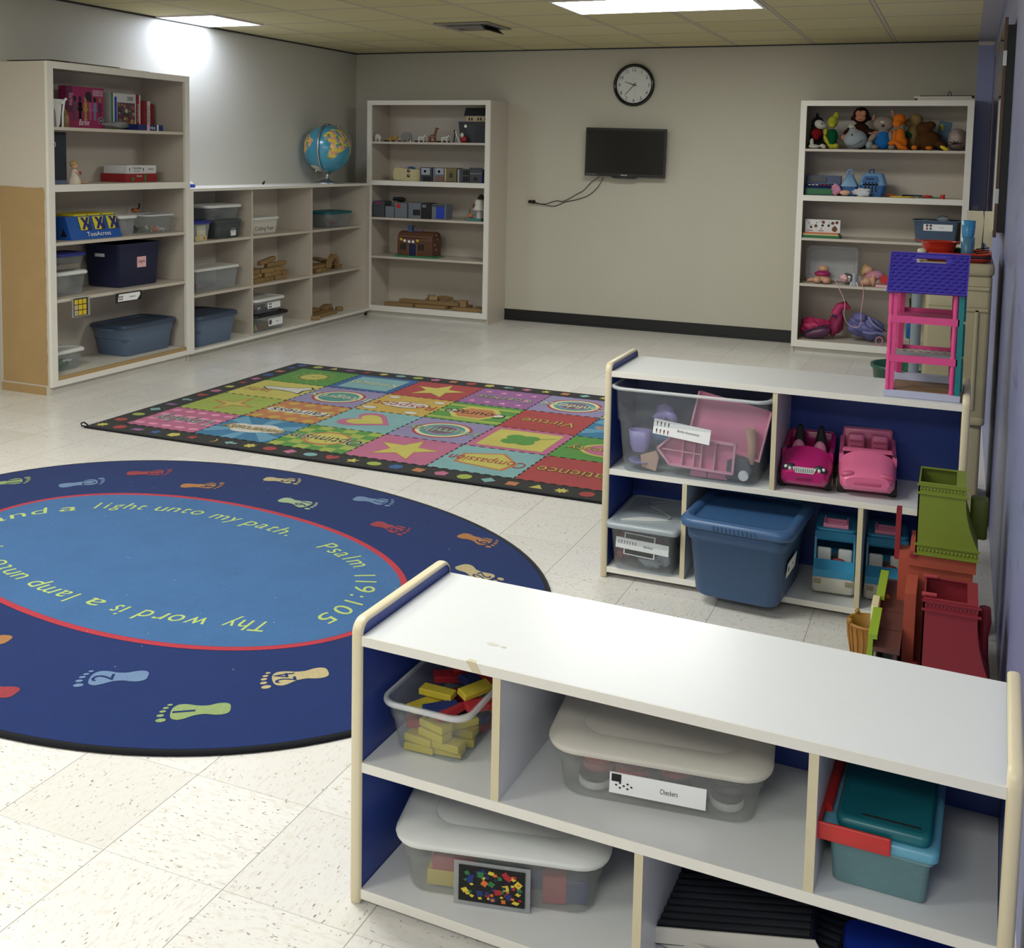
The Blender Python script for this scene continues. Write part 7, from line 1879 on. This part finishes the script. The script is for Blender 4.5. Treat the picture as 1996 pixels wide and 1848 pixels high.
    for k in range(18):
        a = 2 * pi * k / 18; m.tube([(cx + .039 * cos(a), cy + .039 * sin(a), .006), (cx + .047 * cos(a + .08), cy + .047 * sin(a + .08), .05), (cx + .050 * cos(a), cy + .050 * sin(a), .084)], .0026, 'th_basket', 5)
    for k in range(4): m.ell((cx + .050 * cos(k * pi / 2 + .6), cy + .050 * sin(k * pi / 2 + .6), .098), (.007, .007, .008), 'th_basket', 8, 6)
    m.tube([(cx + .045, cy + .02, .09), (cx + .05, cy + .02, .12), (cx + .045, cy + .03, .15)], .006, 'th_basket'); m.ell((cx + .045, cy + .03, .155), .009, 'th_basket')
    o = m.build('basket_balcony', t); o.location = (P(5.128) - P(0) + P(0), Q(-5.69), .0) if 0 else ((5.128 - ox) - 0, (-5.69 - oy), .03); o.scale = (1.1, 1.1, 1.1)
treehouse()

# ------------------------------------------------------------------ nearest classroom shelf contents
def on_shelf(lx, ly):  # shelf-local to world
    a = -.032; return (4.277 + lx * cos(a) - ly * sin(a), -7.192 + lx * sin(a) + ly * cos(a))
A0 = -.032
cx, cy = 4.410, -7.002
storage_bin('open clear box heaped with foam blocks on the nearest shelf', cx, cy, .2925, .178, .285, .112, 'clear_plastic', None, .03, .84, .004, rz=A0 + .02, rim=.006)
r9 = random.Random(21)
def brick(kx, ky, kz, mt, loc, rot, lb, gp):
    m = MB().bev(-kx / 2, kx / 2, -ky / 2, ky / 2, 0, kz, mt, .0015); o = m.build('foam_block'); tag(o, lb, 'foam block', gp); o.location = loc; o.rotation_euler = rot
yl = ('pale yellow foam block in the open clear box on the nearest shelf', 'yellow foam blocks in the open box')
rl = ('red foam block in the open clear box on the nearest shelf', 'red foam blocks in the open box')
nl = ('dark blue foam block in the open clear box on the nearest shelf', 'blue foam blocks in the open box')
z0 = .2955; st = .0165
fx, fy = cx - .055, cy - .10
for k, (dx, dy, lv, rz, col) in enumerate([(.03, 0, 0, .05, 'y'), (.085, .01, 0, .1, 'y'), (.03, .0, 1, -.12, 'y'), (.088, .0, 1, -.05, 'y'), (.06, .0, 2, -.25, 'y'), (.06, .003, 3, -.30, 'y'), (.015, .03, 2, .5, 'r'), (.02, .05, 0, .0, 'n'), (.09, .05, 0, .3, 'y'), (.03, .06, 1, .2, 'r'), (.09, .06, 1, 0, 'y'),
        (.03, .11, 0, .2, 'y'), (.09, .12, 0, -.2, 'r'), (.03, .11, 1, 0, 'r'), (.09, .12, 1, .1, 'n'), (.03, .17, 0, .1, 'n'), (.09, .18, 0, 0, 'r'), (.04, .17, 1, 0, 'r'), (.09, .17, 1, 0, 'y'), (.05, .10, 2, .3, 'n'), (.05, .15, 2, -.2, 'r'), (.09, .06, 2, .9, 'y')]):
    mt, ll = {'y': ('foam_yellow', yl), 'r': ('foam_red', rl), 'n': ('foam_blue', nl)}[col]
    brick(.062, .03, .015, mt, (fx + dx, fy + dy, z0 + lv * st), (0, 0, rz), *ll)
for k, (dx, dy, dz, rx, ry, rz, col) in enumerate([(.035, .07, .078, 0, .05, .0, 'y'), (.105, .10, .085, .5, 0, 1.1, 'y'), (.085, .03, .066, -.6, .2, 1.4, 'r'), (.06, .035, .066, .3, .1, .8, 'n'), (.13, .08, .068, .2, .1, .9, 'r'), (.035, .13, .085, .3, .2, .6, 'r'), (.06, .16, .10, .9, .2, .9, 'r'), (.09, .19, .105, .8, .3, 1.3, 'y'), (.12, .17, .08, .2, .3, .9, 'r'), (.02, .04, .063, 0, .2, 1.2, 'y'), (.085, .14, .085, .3, .6, 1.2, 'n')]):
    mt, ll = {'y': ('foam_yellow', yl), 'r': ('foam_red', rl), 'n': ('foam_blue', nl)}[col]
    brick(.072, .028, .014, mt, (fx + dx - .005, fy + dy, z0 + dz), (rx * .5, ry * .4, rz), *ll)
cx, cy = 4.848, -6.985
A0_ = .12
storage_bin('clear box with milky lid and checkers label on the nearest shelf', cx, cy, .2925, .385, .262, .100, 'clear_milky', 'lid_milk', .045, .92, .005, rz=A0_, lid_kw=dict(th=.004, dome=.006, over=.010, inset=.045, deep=.002),
    cards=[dict(c=(.005, -.1285, .044), u=(1, 0, -.02), w=(.02, 0, 1), W_=.175, H_=.040, txt='Checkers', size=.014, tx=.12, tw=.032, pics=[(-.075, .010, .009, [(-1, -.8), (1, -.8), (1, .8), (-1, .8)], 'ink')] + [(-.075 + .007 * a, -.008 + .0 + .0045 * b_, .0028, ngon(4, 0, .8), 'ink') for a in range(5) for b_ in range(3) if (a + b_) % 2])])
ck = [(-.12, -.07, 0, 'lid_white'), (-.12, -.07, 1, 'rubber'), (-.115, -.065, 2, 'box_red'), (-.05, -.07, 0, 'red'), (-.05, -.07, 1, 'red'), (.03, -.07, 0, 'red'), (.125, -.065, 0, 'lid_white'), (.125, -.065, 1, 'rubber'), (.125, -.065, 2, 'rubber'), (.03, .02, 0, 'rubber'), (-.06, .02, 0, 'red'), (.11, .03, 0, 'rubber'), (.03, -.07, 1, 'rubber'), (.03, .02, 1, 'red'), (-.12, .005, 0, 'red'), (-.12, .005, 1, 'red'), (-.05, -.07, 2, 'red'), (-.05, -.07, 3, 'box_red'), (.03, -.07, 2, 'rubber'), (.03, -.07, 3, 'red'), (.125, -.065, 3, 'rubber'), (-.115, -.065, 3, 'red'), (.11, .03, 1, 'rubber'), (.11, .03, 2, 'rubber'), (-.06, .02, 1, 'red'), (-.06, .02, 2, 'red'), (.03, .02, 2, 'rubber'), (.077, -.075, 0, 'rubber') if 0 else (.11, .03, 3, 'rubber')]
for dx, dy, lv, mt in ck:
    a = A0_; X_ = cx + dx * cos(a) - dy * sin(a); Y_ = cy + dx * sin(a) + dy * cos(a)
    m = MB().lathe((0, 0, 0), [(.026, 0), (.030, .002), (.031, .006), (.030, .014), (.026, .016), (.022, .013)], mt, 28)
    o = m.build('checker_piece'); nm = {'lid_white': 'white', 'rubber': 'black', 'red': 'red', 'box_red': 'red'}[mt]
    tag(o, 'large %s checker piece inside the checkers box on the nearest shelf' % nm, 'checker piece', '%s checkers in the box' % nm); o.location = (X_, Y_, .2955 + lv * .0165)
cx, cy = 4.538, -7.0
A1_ = .21
b2 = storage_bin('clear box with white lid and block photo on the lowest shelf', cx, cy, .0315, .40, .262, .112, 'clear_milky', 'lid_white', .045, .92, .005, rz=A1_, lid_kw=dict(th=.004, dome=.007, over=.010, inset=.055, deep=.003))
card(b2, (-.01, -.1345, .045), UX, UZ, .15, .088, None, mtl='bag_film', name='photo_sleeve')
m = MB(); r3 = random.Random(4)
m.box(-.075, .055, -.1370, -.1360, .010, .082, 'rug_black')
for k in range(60):
    s = r3.uniform(.004, .009); m.shape(ngon(4, r3.uniform(0, 90), r3.uniform(.5, 1)), (r3.uniform(-.066, .046), -.1373 - k * .00001, r3.uniform(.018, .074)), ['foam_yellow', 'foam_red', 'foam_green', 'foam_blue', 'foam_yellow', 'orange', 'navy'][k % 7], UX, UZ, s)
m.build('photo', b2)
lb2 = lambda c: ('%s foam block inside the lowest white lidded box' % c, '%s foam blocks in the lowest box' % c)
for dx, dy, kx, ky, kz, zz, mt, c, rz in [(q[0], q[1] * .88) + q[2:] for q in [(-.095, -.095, .105, .03, .032, 0, 'foam_yellow', 'yellow', 0), (-.095, -.095, .085, .03, .030, .0325, 'foam_red', 'red', 0), (.105, -.095, .045, .04, .055, 0, 'foam_red', 'red', .1), (.15, -.08, .04, .05, .045, 0, 'foam_blue', 'blue', 0), (.06, -.05, .06, .05, .04, 0, 'foam_blue', 'blue', .2),
        (-.02, -.05, .07, .06, .04, 0, 'foam_green', 'green', .1), (.13, -.02, .06, .05, .04, 0, 'foam_green', 'green', .3), (-.13, -.03, .05, .05, .05, 0, 'foam_yellow', 'yellow', .3), (0, .04, .08, .06, .045, 0, 'foam_red', 'red', 0), (-.09, .05, .06, .06, .045, 0, 'foam_blue', 'blue', 0), (.09, .06, .06, .05, .05, 0, 'foam_green', 'green', 0), (.04, -.01, .07, .05, .03, .0455, 'foam_green', 'green', .2)]]:
    a = A1_; X_ = cx + dx * cos(a) - dy * sin(a); Y_ = cy + dx * sin(a) + dy * cos(a)
    brick(kx, ky, kz, mt, (X_, Y_, .0355 + zz), (0, 0, a + rz), *lb2(c))
for dx, dy in ((.135, -.055), (.165, -.045)):
    a = A1_; X_ = cx + dx * cos(a) - dy * sin(a) - .01; Y_ = cy + dx * sin(a) + dy * cos(a)
    m = MB().prism([(-.025, 0, .045), (.025, 0, .045), (0, 0, 0)], (0, .02, 0), 'foam_green'); o = m.build('foam_block'); tag(o, 'green triangular foam block inside the lowest white lidded box', 'foam block', 'green triangles in the lowest box'); o.location = (X_ - .03, Y_, .078)
def tool_box():
    x, y = on_shelf(.975, .175)
    t = thing('art_box', 'teal lidded pale aqua carry box with a red handle', 'carry box', (x, y, .2925), A0 + .0)
    mat('aqua_rim', '#62a4bc', .35)
    hx, hy, h = .078, .135, .082
    b_ = MB(); b_.rings([b_.rr(0, 0, a, c_, .010, q) for a, c_, q in bin_body(hx, hy, h, .01, taper=.93, step=0, rim=.004)], 'clear_aqua'); b_.build('body', t)
    MB().rings([MB().rr(0, 0, a, c_, .014, z) for a, c_, z in ((hx + .007, hy + .007, h + .0005), (hx + .011, hy + .011, h + .004), (hx + .012, hy + .012, h + .020), (hx + .004, hy + .004, h + .021))], 'aqua_rim').build('rim', t)
    MB().rings([MB().rr(.004, 0, a, c_, .016, z) for a, c_, z in ((hx - .006, hy + .002, h + .0215), (hx - .004, hy + .004, h + .036), (hx - .010, hy - .004, h + .042), (hx - .014, hy - .008, h + .040))], 'lid_teal').box(-.03, .06, -.118, -.115, h + .0405, h + .042, 'rubber').build('lid', t)
    m = MB(); z = h + .008
    m.tube([(-hx - .008, .10, z + .016), (-hx - .010, 0, z + .016), (-hx - .010, -.10, z + .016)], .010, 'red', 10)
    m.rbox(-hx - .018, .018, -hy - .019, -hy - .0125, z - .006, z + .024, .002, 'red', .003); m.box(-hx - .018, -hx - .0125, -hy - .018, -hy + .04, z - .006, z + .024, 'red'); m.build('handle', t)
    for k, (a, mt) in enumerate(((-.05, 'lid_white'), (-.01, 'castle_light'), (.04, 'lid_white'))): MB().rbox(a - .016, a + .016, -.10, .08, .004, .074, .004, mt, .003).build('inner_tray', t)
tool_box()
mat('rib_black', '#15151a', .5)
def ribbed(label, loc, rz, ry=0):
    t = thing('ribbed_tray', label, 'tray', loc, rz, ry=ry)
    m = MB().box(-.155, .135, 0, .26, .0, .030, 'rib_black')
    for k in range(12): m.box(-.150, .130, .010 + .020 * k, .018 + .020 * k, .0302, .0345, 'dark_grey')
    m.build('ribbed_top', t)
    MB().prism([(-.16, -.003, .004), (.152, -.003, .0), (.140, -.003, .032), (-.16, -.003, .034)], (0, .0028, 0), 'toekick').build('front_lip', t)
x, y = on_shelf(.735, .115)
ribbed('black ribbed tray with a white front lip, upper of the two', (x + .005, y, .0685), A0 + .10, ry=-radians(10))
ribbed('black ribbed tray with a white front lip, lower of the two', (x + .02, y - .02, .0315), A0 - .12)
x, y = on_shelf(.90, .13)
m = MB(); m.rings([m.rr(0, 0, a, c_, .02, z) for a, c_, z in ((.10, .11, 0), (.105, .115, .03), (.10, .11, .036))], 'blue'); o = m.build('blue_case'); tag(o, 'bright blue flat plastic case on the lowest shelf beside the ribbed trays', 'case'); o.location = (x + .12, y + .06, .0315); o.rotation_euler = (0, 0, .1)
# small marks on the shelf top
